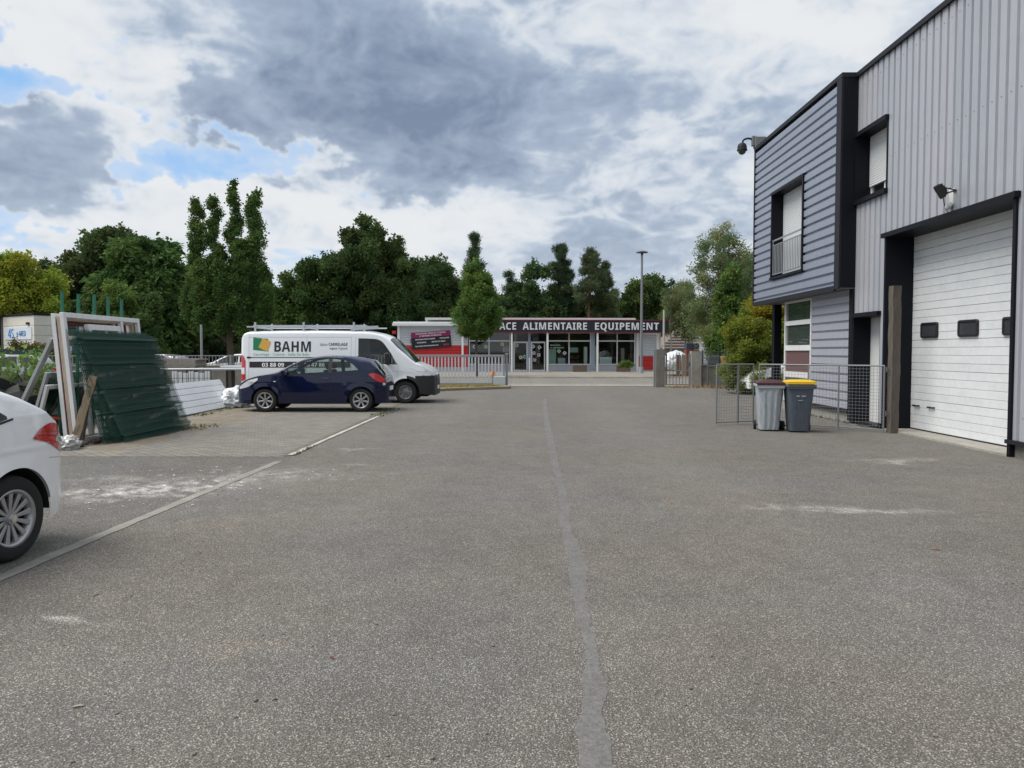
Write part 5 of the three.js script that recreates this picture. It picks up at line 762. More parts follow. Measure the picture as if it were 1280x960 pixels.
// kerbed verge with dry grass in front of the sliding gate
struct('verge_kerb', muv((() => { const s = new THREE.Shape([[-4.2, 29.5], [-2.6, 31.4], [-0.3, 32.9], [-0.25, 33.6], [-6.3, 33.6], [-6.3, 29.5]].map(p => new THREE.Vector2(...p))); const g = new THREE.ExtrudeGeometry(s, { depth: 0.1, bevelEnabled: true, bevelSize: 0.02, bevelThickness: 0.02, bevelSegments: 1 }); g.rotateX(-Math.PI / 2); return g; })()), S([0.30, 0.26, 0.18], 0.95, 0, { map: concreteMap }), 'raised kerbed verge with dry soil beside the gate');
{ // pedestrian gate between pillars, wall going on to the right
  const w = thing('street_wall', 'grey rendered pillars and low wall beside the footgate', 'wall', 0, 0, 0);
  mesh('pillar', muv(bx(6.28, 6.68, 0, 1.70, -34.85, -34.45)), M.concreteDark, w); mesh('pillar', muv(bx(7.86, 8.3, 0, 1.62, -34.85, -34.45)), M.concrete, w);
  mesh('wall_body', muv(bx(8.3, 16, 0, 0.98, -34.8, -34.55)), M.concreteDark, w); mesh('coping', muv(bx(8.3, 16, 0.98, 1.03, -34.85, -34.5)), M.concrete, w);
  mesh('pillar_plate', bx(6.20, 6.28, 0, 1.66, -34.7, -34.6), M.galv, w);
  const g = thing('foot_gate', 'light grey metal footgate with uneven bars between pillars', 'gate', 6.74, 0, 34.65);
  mesh('gate_frame', merge(bx(0, 0.06, 0.08, 1.52, -0.03, 0.03), bx(1.04, 1.10, 0.05, 1.52, -0.03, 0.03), bx(0.06, 1.04, 0.08, 0.13, -0.025, 0.025), bx(0.06, 1.04, 0.72, 0.76, -0.025, 0.025)), M.galv, g);
  for (let i = 0; i < 6; i++) { const x = 0.06 + (i + 0.9) * 0.145; mesh('bar', bx(x - 0.014, x + 0.014, 0.13, i < 3 ? 1.46 + i * 0.03 : 1.52 - (i - 3) * 0.03, -0.014, 0.014), M.galv, g); }
  mesh('lock_box', bx(1.0, 1.12, 0.95, 1.12, -0.04, 0.04), M.galvDark, g);
  const f = thing('wall_fence', 'fine wire fence fixed above the low street wall', 'fence', 0, 0, 34.68); const ws = []; for (let x = 8.4; x < 13; x += 0.06) ws.push(bar([x, 1.03, 0], [x, 1.6, 0], 0.004, null, 4)); for (let y = 1.1; y < 1.62; y += 0.1) ws.push(bar([8.35, y, 0], [13, y, 0], 0.004, null, 4)); mesh('wire_mesh', merge(ws), M.galvDark, f); for (const x of [8.4, 10.8, 13]) mesh('fence_post', bx(x - 0.03, x + 0.03, 1.03, 1.66, -0.03, 0.03), M.galvDark, f);
  const m1 = thing('mailbox', 'dark grey steel mailbox on the low wall', 'mailbox', 8.86, 1.03, 34.55); mesh('box', bx(-0.24, 0.24, 0.0, 0.38, -0.16, 0.1, 0.015), S([0.10, 0.11, 0.125], 0.5), m1); mesh('flap', bx(-0.18, 0.18, 0.26, 0.31, 0.1, 0.11), M.galvDark, m1);
  const m2 = thing('mailbox', 'tan mailbox next to the dark grey one', 'mailbox', 9.45, 1.03, 34.55); mesh('box', bx(-0.24, 0.24, 0.0, 0.36, -0.16, 0.1, 0.015), S([0.36, 0.24, 0.12], 0.6), m2); mesh('flap', bx(-0.18, 0.18, 0.24, 0.29, 0.1, 0.11), M.woodBrown, m2);
  const bp = thing('barrier_pipe', 'long dark pipe rail in front of the low wall', 'rail', 8.4, 0, 33.8); mesh('pipe', merge(bar([0, 0.95, 0], [5, 0.99, 0], 0.035, null, 8), bar([0.02, 0, 0], [0.02, 1.22, 0], 0.028, null, 8), bar([3, 0, 0], [3, 0.97, 0], 0.03, null, 8)), M.galvDark, bp);
}
// goods by the street past the footgate
{
  const p = thing('wrapped_pallet', 'pallet of goods wrapped in clear plastic beyond the footgate', 'pallet', 10.0, 0.05, 48.2, 0.1); mesh('pallet', merge(...[-0.5, 0, 0.5].map(x => bx(x - 0.06, x + 0.06, 0, 0.1, -0.6, 0.6)), ...[-0.5, -0.25, 0, 0.25, 0.5].map(z => bx(-0.6, 0.6, 0.1, 0.13, z - 0.07, z + 0.07))), M.wood, p); mesh('wrap', lump(0.72, 0.66, 0.6, 60, 0.16).translate(0, 0.95, 0), S([0.62, 0.66, 0.7], 0.25), p);
  const c = thing('stacked_crates', 'dark red and blue crates stacked beside the wrapped pallet', 'crates', 11.4, 0.05, 50, 0.05); for (let i = 0; i < 5; i++) mesh('crate', bx(-0.42, 0.42, i * 0.42 + 0.01, i * 0.42 + 0.41, -0.3, 0.3, 0.02), [S([0.05, 0.055, 0.09], 0.6), S([0.22, 0.05, 0.04], 0.6)][i % 2], c);
  const b = thing('timber_screen', 'brown upright timber screen behind the footgate', 'screen', 10.3, 0.05, 46.9); for (let i = 0; i < 4; i++) mesh('panel', muv(bx(-0.5 + i * 0.3, -0.26 + i * 0.3, 0, 1.35, -0.05, 0.0)), i % 2 ? M.wood : M.woodBrown, b);
}
function streetLamp(label, x, D, h) {
  const t = thing('street_lamp', label, 'street lamp', x, 0, D); mesh('column', new THREE.CylinderGeometry(0.075, 0.11, h, 16).translate(0, h / 2, 0), S([0.22, 0.235, 0.25], 0.5, 0.3), t); mesh('base', new THREE.CylinderGeometry(0.17, 0.17, 0.5, 16).translate(0, 0.25, 0), M.grey, t);
  mesh('luminaire', new THREE.LatheGeometry([[0.02, 0.12], [0.2, 0.1], [0.42, 0.03], [0.42, -0.02], [0.1, -0.06], [0.08, -0.2]].map(v => new THREE.Vector2(...v)), 24).translate(0, h + 0.02, 0), S([0.05, 0.053, 0.058], 0.5), t); return t;
}
streetLamp('tall grey street lamp with flat round head before the shop', 9.05, 55.6, 8.7);
{ const p = thing('flag_pole', 'pale slim pole at the right corner of the shop', 'pole', 10.7, 0.03, 55.8); mesh('shaft', new THREE.CylinderGeometry(0.07, 0.09, 4.6, 12).translate(0, 2.3, 0), S([0.45, 0.43, 0.38], 0.6), p); mesh('collar', new THREE.CylinderGeometry(0.13, 0.13, 0.1, 12).translate(0, 0.05, 0), M.grey, p); }

// ───────────────────────── the shop ─────────────────────────
{
  const OX = -9.32, OD = 60.4, TURN = 0.055;               // left front corner; local x along the front, z toward the yard
  const s = thing('shop_building', 'low grey and red shop with navy lettered fascia', 'shop', OX, 0.05, OD, TURN); s.rotation.y = 0.055;
  const loc = (name, label, cat, lx, ly, lz, group) => { const c = Math.cos(TURN), k = Math.sin(TURN); return thing(name, label, cat, OX + lx * c + lz * k, 0.05 + ly, OD - (-lx * k + lz * c), TURN, group); };
  const rb = (x0, x1, y0, y1, z = 0, p = 0.2) => ribbed(y0, y1, x0, x1, p, 0.03, (a, b, o) => [b, a, z + o], 0, 0.25, 0.12);
  const greyClad = S([0.56, 0.60, 0.65], 0.5, 0.1, { map: streaks });
  mesh('cladding', rb(0.15, 5.55, 2.05, 3.62), greyClad, s); mesh('cladding', rb(19.0, 20.75, 1.22, 3.05), greyClad, s);
  mesh('red_cladding', rb(0.15, 5.55, 0.35, 2.05), M.red, s); mesh('red_cladding', rb(19.15, 20.3, 0.12, 1.2, 0.02), M.red, s);
  mesh('side_wall', merge(bx(0, 0.15, 0, 3.62, -10, 0.02), bx(20.75, 20.9, 0, 3.62, -10, 0.02), bx(0, 20.9, 0, 3.7, -10.2, -10), bx(0.15, 5.55, 0, 3.6, -0.2, -0.02), bx(18.85, 20.75, 0, 3.6, -0.2, -0.02)), greyClad, s);
  mesh('base_wall', merge(bx(5.55, 9.0, 0, 0.52, -0.15, 0.0), bx(11.75, 19.0, 0, 0.52, -0.15, 0.0), bx(0.15, 5.55, 0, 0.35, -0.02, 0.02)), S([0.42, 0.45, 0.49], 0.6, 0, { map: speckle }), s);
  mesh('eave', merge(bx(-0.35, 5.6, 3.58, 3.78, -0.2, 0.45), bx(-0.3, 5.5, 3.78, 3.9, -1.2, 0.3)), S([0.72, 0.74, 0.76], 0.5), s);
  mesh('roof', merge(bx(-0.2, 21, 3.62, 3.72, -10.2, -0.1), bx(2.2, 18.8, 4.04, 4.22, -4, 0.35), bx(2.2, 18.8, 3.7, 4.04, -4, -0.3)), S([0.70, 0.70, 0.69], 0.5), s);
  mesh('corner_trim', merge(bx(0.02, 0.2, 0, 3.58, 0.03, 0.08), bx(20.55, 20.75, 0, 3.1, 0.05, 0.12), bx(18.95, 19.12, 0, 3.05, 0.03, 0.07)), M.white, s);
  // fascia with letters
  const fz = 0.95; const fa = mesh('fascia', merge(bx(5.0, 21.3, 3.10, 3.98, 0.35, fz)), M.navy, s);
  mesh('fascia_edge', merge(bx(4.97, 21.33, 3.98, 4.05, 0.33, fz + 0.03), bx(4.97, 21.33, 3.03, 3.10, 0.33, fz + 0.03)), S([0.16, 0.012, 0.025], 0.5), s);
  const word = (txt, x0, x1) => { const gs = []; let adv = 0; const size = 0.5; for (const ch of txt) { const g = new TextGeometry(ch, { font, size, depth: 0.04, curveSegments: 4 }); g.computeBoundingBox(); const gl = font.data.glyphs[ch]; const w = gl.ha * size / font.data.resolution; gs.push([g, adv]); adv += w * 1.04; } const k = (x1 - x0) / adv; for (const [g, a] of gs) { g.scale(k, 1.12, 1); g.translate(x0 + a * k, 3.27, fz + 0.005); mesh('letter', g, S([0.72, 0.73, 0.75], 0.5), fa); } };
  word('ESPACE', 6.75, 9.35); word('ALIMENTAIRE', 9.8, 14.9); word('EQUIPEMENT', 15.4, 20.55);
  // glazing
  const fm = S([0.62, 0.65, 0.68], 0.45), bl = S([0.30, 0.36, 0.44], 0.5);
  const bay = (x0, x1, y0, mulls) => { const g = mesh('window', merge(bx(x0, x1, y0, y0 + 0.07, -0.06, 0.04), bx(x0, x1, 2.36, 2.46, -0.06, 0.04), bx(x0, x1, 3.02, 3.1, -0.06, 0.04), bx(x0, x0 + 0.07, y0, 3.05, -0.05, 0.035), bx(x1 - 0.07, x1, y0, 3.05, -0.05, 0.035), ...mulls.map(m => bx(m - 0.04, m + 0.04, y0, 3.05, -0.05, 0.035))), fm, s); const e = [x0 + 0.07, ...mulls, x1 - 0.07]; for (let i = 0; i < e.length - 1; i++) { mesh('pane', bx(e[i] + 0.03, e[i + 1] - 0.03, y0 + 0.07, 2.36, -0.012, -0.004), M.glass, g); mesh('pane', bx(e[i] + 0.03, e[i + 1] - 0.03, 2.46, 3.02, -0.012, -0.004), M.glass, g); } };
  bay(5.62, 8.85, 0.52, [7.2]); bay(11.85, 15.3, 0.52, [13.55]); bay(15.75, 18.85, 0.52, [17.4]);
  mesh('pillar', bx(15.3, 15.62, 0, 3.05, -0.1, 0.06), bl, s); mesh('pillar', bx(10.28, 10.5, 0, 3.05, -0.1, 0.05), bl, s);
  for (const x of [5.05, 8.88, 11.68, 15.62]) mesh('canopy_post', bx(x, x + 0.14, 0, 3.1, 0.75, 0.9), M.white, s); mesh('bollard', bx(10.32, 10.42, 0, 1.1, 0.4, 0.5), M.white, s);
  for (const [x0, x1] of [[9.12, 10.26], [10.52, 11.66]]) { const d = mesh('door', merge(bx(x0, x1, 0, 0.12, -0.05, 0.03), bx(x0, x1, 2.24, 2.36, -0.05, 0.03), bx(x0, x0 + 0.1, 0.12, 2.24, -0.05, 0.03), bx(x1 - 0.1, x1, 0.12, 2.24, -0.05, 0.03)), fm, s); mesh('pane', bx(x0 + 0.1, x1 - 0.1, 0.12, 2.24, -0.012, -0.004), M.glass, d); mesh('pane', bx(x0 + 0.04, x1 - 0.04, 2.4, 3.02, -0.012, -0.004), M.glass, d); mesh('door_pull', bx(x0 < 10 ? x1 - 0.16 : x0 + 0.1, x0 < 10 ? x1 - 0.1 : x0 + 0.16, 0.95, 1.25, 0.03, 0.08), S([0.05, 0.12, 0.3], 0.4), d); }
  // inside: floor, ceiling, back wall in dull tones
  mesh('interior_floor', bx(0.2, 20.7, 0.0, 0.02, -9.9, -0.16), S([0.34, 0.33, 0.31], 0.4), s);
  mesh('ceiling', bx(0.2, 20.7, 3.06, 3.12, -9.95, -0.16), S([0.55, 0.55, 0.53], 0.9), s);
  mesh('interior_wall', merge(bx(0.2, 20.7, 0.02, 3.06, -9.95, -9.85), bx(5.5, 5.55, 0.02, 3.06, -9.8, -0.2)), S([0.24, 0.20, 0.165], 0.9), s);
  mesh('doorstep', bx(8.6, 12.1, -0.05, -0.004, -0.0, 0.8), M.concrete, s);
  mesh('wall_vent', bx(1.0, 1.75, 2.25, 2.55, 0.03, 0.09), S([0.18, 0.19, 0.2], 0.5), s);
  mesh('alarm_box', bx(-0.4, -0.12, 2.95, 3.2, -0.1, 0.1), M.red, s);
  // goods inside the windows
  const cab = (label, cat, x0, x1, y1, z, mat, y0 = 0.02) => { const t = loc('display_cabinet', label, cat, (x0 + x1) / 2, 0, z, 'furniture in the shop windows'); const w = (x1 - x0) / 2; mesh('carcass', merge(bx(-w, w, y0, y1, -0.4, 0)), mat, t); mesh('door_panel', bx(-w + 0.03, -0.01, y0 + 0.08, y1 - 0.05, 0.0, 0.02), mat, t); mesh('door_panel', bx(0.01, w - 0.03, y0 + 0.08, y1 - 0.05, 0.0, 0.02), mat, t); };
  cab('white low counter cabinet in the right shop window', 'cabinet', 16.1, 17.1, 1.12, -0.6, M.white); cab('pale tall refrigerator at the pillar of the right window', 'refrigerator', 15.75, 16.05, 2.0, -0.7, S([0.5, 0.56, 0.55], 0.4)); cab('white tall refrigerator in the middle shop window', 'refrigerator', 14.85, 15.1, 1.95, -0.6, M.white); cab('pale curtain cabinet behind the poster window', 'cabinet', 11.95, 12.6, 1.75, -0.8, S([0.45, 0.55, 0.5], 0.6));
  cab('grey machine on stand in the poster window', 'machine', 12.75, 13.35, 1.05, -0.7, M.greyPale); cab('steel table in the middle window', 'table', 13.7, 14.4, 1.9, -0.9, S([0.4, 0.5, 0.52], 0.4), 1.5); cab('narrow cream rack in the right window', 'rack', 17.9, 18.15, 1.85, -0.8, S([0.4, 0.36, 0.28], 0.6));
  for (const [x, w, h, z, c] of [[6.3, 1.2, 1.5, -3.2, [0.1, 0.08, 0.06]], [8.0, 1.2, 1.6, -3.6, [0.08, 0.08, 0.09]], [14, 2.4, 1.9, -5, [0.12, 0.07, 0.05]], [17.6, 2.6, 1.8, -4.5, [0.13, 0.075, 0.05]], [11, 1.5, 1.7, -5.5, [0.07, 0.06, 0.06]]]) { const t = loc('shelf_unit', 'dim shelf unit stocked with goods deep in the shop', 'shelf', x, 0.02, z, 'shelf units in the shop'); mesh('carcass', merge(bx(-w / 2, -w / 2 + 0.04, 0, h, -0.4, 0), bx(w / 2 - 0.04, w / 2, 0, h, -0.4, 0), bx(-w / 2 + 0.04, w / 2 - 0.04, 0, h, -0.4, -0.37), ...[0.1, 0.5, 0.9, 1.3].map(y => bx(-w / 2 + 0.04, w / 2 - 0.04, y, y + 0.03, -0.37, 0))), S(c, 0.8), t); const r = rng(x * 10); const it = []; for (const y of [0.13, 0.53, 0.93]) for (let q = -w / 2 + 0.12; q < w / 2 - 0.12; q += 0.17) it.push(bx(q, q + 0.12, y, y + 0.12 + r() * 0.2, -0.3, -0.08)); mesh('goods', merge(it), S([0.22 + r() * 0.2, 0.2, 0.16], 0.7), t); }
  // notes stuck on the glass
  const cols = [[0.55, 0.6, 0.3], [0.35, 0.6, 0.5], [0.6, 0.5, 0.5], [0.62, 0.62, 0.3], [0.6, 0.62, 0.62]]; const rr = rng(44);
  for (const [x, y] of [[6.05, 2.0], [6.95, 2.0], [8.25, 2.2], [9.4, 2.12], [9.7, 1.15], [10.0, 1.2], [10.7, 2.02], [11.2, 1.95], [10.75, 1.5], [11.15, 1.35], [10.8, 0.95], [13.2, 1.5], [12.75, 1.65]]) { const t = loc('window_note', 'small square paper note stuck on the shop glass', 'note', x, y - 0.05, 0.0, 'paper notes on the shop glass'); const m = mesh('paper', bx(-0.12, 0.12, -0.12, 0.12, -0.002, 0.002), S(cols[Math.floor(rr() * 5)], 0.8), t); m.rotation.z = rr() * 1.6 - 0.8; mesh('print', bx(-0.06, 0.06, -0.05, 0.06, 0.002, 0.004), S([0.12, 0.14, 0.12], 0.8), m); }
  { const t = loc('window_poster', 'white lettering poster inside the middle shop window', 'poster', 12.65, 1.95, -0.03); for (const [tx, y, w] of [['Grossiste', 0.06, 0.8], ['en équipement', -0.14, 1.1]]) { const g = new TextGeometry(tx.replace('é', 'e'), { font, size: 0.14, depth: 0.004, curveSegments: 2 }); g.computeBoundingBox(); const k = w / (g.boundingBox.max.x); g.scale(k, 1, 1); g.translate(-0.6, y, 0); mesh('lettering', g, M.white, t); } }
  { const t = loc('window_flowers', 'pinkish grey floral decoration behind the left shop glass', 'decoration', 8.55, 1.6, -0.25); mesh('blooms', merge(...Array.from({ length: 9 }, (_, i) => new THREE.IcosahedronGeometry(0.11, 1).translate((i % 3 - 1) * 0.17, Math.floor(i / 3) * 0.14, (i % 2) * 0.08))), S([0.3, 0.27, 0.28], 0.8), t); mesh('stand', bx(-0.04, 0.04, -1.55, 0.0, -0.04, 0.04), M.grey, t); }
  // banner on the left wall
  {
    const t = loc('shop_banner', 'slanting dark and magenta banner on the red and grey wall', 'banner', 1.5, 0, 0.09);
    const cv = document.createElement('canvas'); cv.width = 1024; cv.height = 430; const c = cv.getContext('2d'); c.fillStyle = '#141522'; c.fillRect(0, 0, 1024, 430); c.fillStyle = '#8c1f5e'; c.fillRect(0, 0, 1024, 132); c.fillStyle = '#f0eef0'; c.textAlign = 'center';
    const put = (s, x, y, px, w, col = '#f0eef0') => { c.fillStyle = col; c.font = `bold ${px}px sans-serif`; c.fillText(s, x, y, w); };
    put('PARTENAIRE POUR LES CUISINES', 512, 56, 50, 980); put('ET METIERS DE BOUCHE', 500, 116, 50, 620); put('RESTAURATION CUISINE', 360, 200, 44, 600); put('HOTELLERIE', 860, 200, 44, 250); put('VETEMENTS', 260, 282, 44, 290); put('BUFFET ET TABLE', 700, 282, 44, 430); put('MACHINES PROFESSIONNELLES', 390, 372, 40, 680); put('SOLD', 890, 378, 56, 170, '#d8434f');
    const tx = new THREE.CanvasTexture(cv); tx.colorSpace = THREE.SRGBColorSpace;
    const g = new THREE.BoxGeometry(3.1, 1.3, 0.02); const uv = g.attributes.uv; for (let i = 0; i < 16; i++) if (i < 0) uv.setXY(i, 0, 0); const b = mesh('cloth', g, new THREE.MeshStandardMaterial({ map: tx, roughness: 0.6 }), t); b.position.set(1.15, 2.48, 0); b.rotation.z = 0.075;
  }
  // planters
  const pl = (label, lx, plant) => { const t = loc('planter', label, 'planter', lx, 0, 1.5); mesh('trough', merge(bx(-0.55, 0.55, 0, 0.52, -0.22, 0.22, 0.03)), S([0.16, 0.13, 0.10], 0.95, 0, { map: concreteMap }), t); mesh('soil', bx(-0.5, 0.5, 0.5, 0.53, -0.18, 0.18), S([0.03, 0.022, 0.015], 1), t); return t; };
  pl('empty brown concrete planter below the shop windows', 14.2); const p2 = pl('brown concrete planter overflowing with green leaves', 17.6);
}
// ───────────────────────── buildings further off ─────────────────────────
{
  const b = thing('clinic_building', 'cream panelled flat roofed building with blue lettered sign', 'building', -34.4, -0.05, 55, 0.95);
  const cream = S([0.76, 0.73, 0.66], 0.6, 0, { map: speckle });
  const H = 4.3; // corner at origin; right face along +x, left face along -z turned
  mesh('wall', merge(muv(bx(0.005, 6, 0, H, -6, -0.2))), S([0.10, 0.10, 0.105], 0.6), b);
  for (let i = 0; i < 6; i++) mesh('facade_panel', muv(bx(0, i > 3 ? 1.5 : 6, i * 0.71 + 0.01, i * 0.71 + 0.70, -0.2, 0)), cream, b);
  for (let i = 0; i < 6; i++) mesh('facade_panel', muv(bx(-0.12, 0, i * 0.71 + 0.01, i * 0.71 + 0.70, -5.2, 0.0)), cream, b);
  mesh('louvre', merge(...Array.from({ length: 8 }, (_, i) => bx(1.55, 6, 2.9 + i * 0.17, 3.02 + i * 0.17, -0.16, -0.02))), S([0.07, 0.07, 0.075], 0.6), b);
  mesh('roof_edge', bx(-0.18, 6.1, H - 0.03, H + 0.12, -6.05, 0.06), M.darkTrim, b);
  mesh('door', bx(2.45, 2.85, 0, 2.1, 0.0, 0.03), S([0.03, 0.10, 0.4], 0.5), b);
  const sg = mesh('sign', bx(-0.17, -0.12, 2.55, 3.45, -4.9, -0.35), S([0.72, 0.78, 0.85], 0.4), b);
  const tg = (txt, f, size, z0, y, col) => { const g = new TextGeometry(txt, { font: f, size, depth: 0.02, curveSegments: 4 }); g.rotateY(-Math.PI / 2); g.translate(-0.175, y, z0); mesh('lettering', g, S(col, 0.5), sg); };
  tg('4S', fontR, 0.66, -4.2, 2.68, [0.05, 0.25, 0.65]); tg('e-MED', fontR, 0.38, -2.75, 2.8, [0.10, 0.24, 0.5]);
  mesh('wall_lamp', bx(-0.26, -0.12, 3.6, 3.77, -1.0, -0.7), M.black, b);
  const d = thing('dark_annex', 'black clad annex left of the cream building', 'building', -41.6, -0.05, 58, 0.95); mesh('wall', bx(-2.0, 2.6, 0, 4.9, -4, 0), S([0.035, 0.037, 0.04], 0.6), d); mesh('roof_edge', bx(-2.1, 2.7, 4.9, 5.0, -4.1, 0.1), M.darkTrim, d); for (const x of [-1.2, 0.6]) mesh('window', bx(x, x + 0.9, 1.6, 2.9, 0.0, 0.03), M.glassOpaque, d);
}
{ const w = thing('white_hall', 'distant pale grey metal hall behind the hedge', 'building', 19.6, -0.05, 66, -0.1); mesh('cladding', merge(ribbed(0, 6.2, -3.6, 12, 0.5, 0.05, (a, b, o) => [b, a, o], 0)), S([0.56, 0.60, 0.66], 0.5, 0.1), w); mesh('wall', bx(-3.6, 12, 0, 6.15, -10, -0.02), S([0.4, 0.42, 0.45], 0.6), w); mesh('roof_edge', bx(-3.7, 12.1, 6.2, 6.35, -10, 0.1), M.white, w); mesh('window', bx(-2, 3, 3.2, 4.2, 0.05, 0.08), M.glassOpaque, w); mesh('awning', bx(-3.4, -0.4, 2.6, 3.0, 0.05, 1.2), S([0.7, 0.45, 0.1], 0.6), w); }
{ const h = thing('tiled_house', 'house with grey brown hipped tile roof behind the birch', 'house', 16.6, -0.05, 72, 0.12); mesh('wall', bx(-3, 4.2, 0, 2.0, -6, 0), S([0.5, 0.46, 0.4], 0.8), h); const rf = mesh('roof', (() => { const pos = []; const A = [-3.5, 1.9, 0.5], B = [4.7, 1.9, 0.5], C = [4.7, 1.9, -6.5], E = [-3.5, 1.9, -6.5], R1 = [0.2, 4.3, -3], R2 = [2.2, 4.3, -3]; const t = (...v) => pos.push(...v.flat()); t(A, B, R2); t(A, R2, R1); t(B, C, R2); t(C, E, R1); t(C, R1, R2); t(E, A, R1); t(A, E, C); t(A, C, B); const g = new THREE.BufferGeometry(); g.setAttribute('position', new THREE.Float32BufferAttribute(pos, 3)); g.computeVertexNormals(); return muv(g); })(), S([0.17, 0.145, 0.13], 0.9), h); for (let k = 0; k < 9; k++) { const f = k / 9, x0 = lerp(-3.5, 0.2, f), x1 = lerp(4.7, 2.2, f), y = lerp(1.9, 4.3, f), z = lerp(0.5, -3, f); mesh('tile_course', bar([x0, y + 0.06, z + 0.02], [x1, y + 0.06, z + 0.02], 0.1, 0.07), S([0.20, 0.165, 0.145], 0.9), rf); } mesh('window', bx(-1, 0.2, 0.7, 1.6, 0, 0.04), M.glassOpaque, h); mesh('chimney', bx(1.5, 2.0, 3.6, 4.9, -4, -3.5), S([0.3, 0.15, 0.1], 0.9), rf); }
// ───────────────────────── trees and plants ─────────────────────────
// leaf clumps of unit radius: many small bent leaves
function clump(seed, n, len, wid, droop = 0, flat = 0) {
  const r = rng(seed), pos = [];
  for (let i = 0; i < n; i++) {
    const d = new THREE.Vector3(r() * 2 - 1, (r() * 2 - 1) * (1 - flat), r() * 2 - 1).normalize(), c = d.clone().multiplyScalar(0.25 + 0.75 * Math.cbrt(r()));
    const ax = new THREE.Vector3(r() * 2 - 1, r() * 2 - 1 - droop, r() * 2 - 1).addScaledVector(d, 0.6).normalize(), sd = new THREE.Vector3(r() * 2 - 1, r() * 2 - 1, r() * 2 - 1).cross(ax).normalize(), nn = new THREE.Vector3().crossVectors(ax, sd);
    const L = len * (0.7 + 0.6 * r()), w = wid * (0.7 + 0.6 * r()); const a = c, b = c.clone().addScaledVector(ax, L * 0.5).addScaledVector(sd, w).addScaledVector(nn, -w * 0.3), e = c.clone().addScaledVector(ax, L), f = c.clone().addScaledVector(ax, L * 0.5).addScaledVector(sd, -w).addScaledVector(nn, -w * 0.3);
    for (const v of [a, b, e, a, e, f]) pos.push(v.x, v.y, v.z);
  }
  const g = new THREE.BufferGeometry(); g.setAttribute('position', new THREE.Float32BufferAttribute(pos, 3)); g.computeVertexNormals(); return g;
}
const CL = { broad: clump(1, 20, 0.62, 0.22), fine: clump(2, 26, 0.42, 0.12, 0.7), big: clump(3, 14, 0.95, 0.24, 0.5, 0.3), needle: clump(4, 26, 0.8, 0.07), dense: clump(5, 24, 0.55, 0.2), fig: clump(6, 5, 1.0, 0.42, 0.2) };
const leafMat = (c, t = 0.35) => { const m = new THREE.MeshPhysicalMaterial({ roughness: 0.85, transmission: t, thickness: 0, ior: 1.3, specularIntensity: 0.25, side: THREE.DoubleSide }); m.color.setRGB(...c); return m; };
function limb(p, q, r0, r1, seed, bend = 0.12) { const r = rng(seed), a = new THREE.Vector3(...p), b = new THREE.Vector3(...q), L = a.distanceTo(b), pts = []; for (let i = 0; i <= 5; i++) { const t = i / 5, v = a.clone().lerp(b, t); if (i && i < 5) v.add(new THREE.Vector3((r() - 0.5), (r() - 0.5) * 0.5, (r() - 0.5)).multiplyScalar(L * bend)); pts.push(v); } const c = new THREE.CatmullRomCurve3(pts), g = new THREE.TubeGeometry(c, 8, 1, 7, false), P = g.attributes.position; const ring = 8; for (let i = 0; i <= 8; i++) { const t = i / 8, cc = c.getPointAt(t), rad = lerp(r0, r1, t) * (i === 0 ? 1.15 : 1); for (let j = 0; j < ring; j++) { const k = i * ring + j; P.setXYZ(k, cc.x + (P.getX(k) - cc.x) * rad, cc.y + (P.getY(k) - cc.y) * rad, cc.z + (P.getZ(k) - cc.z) * rad); } } g.computeVertexNormals(); return clean(g); }
let leafTotal = 0;
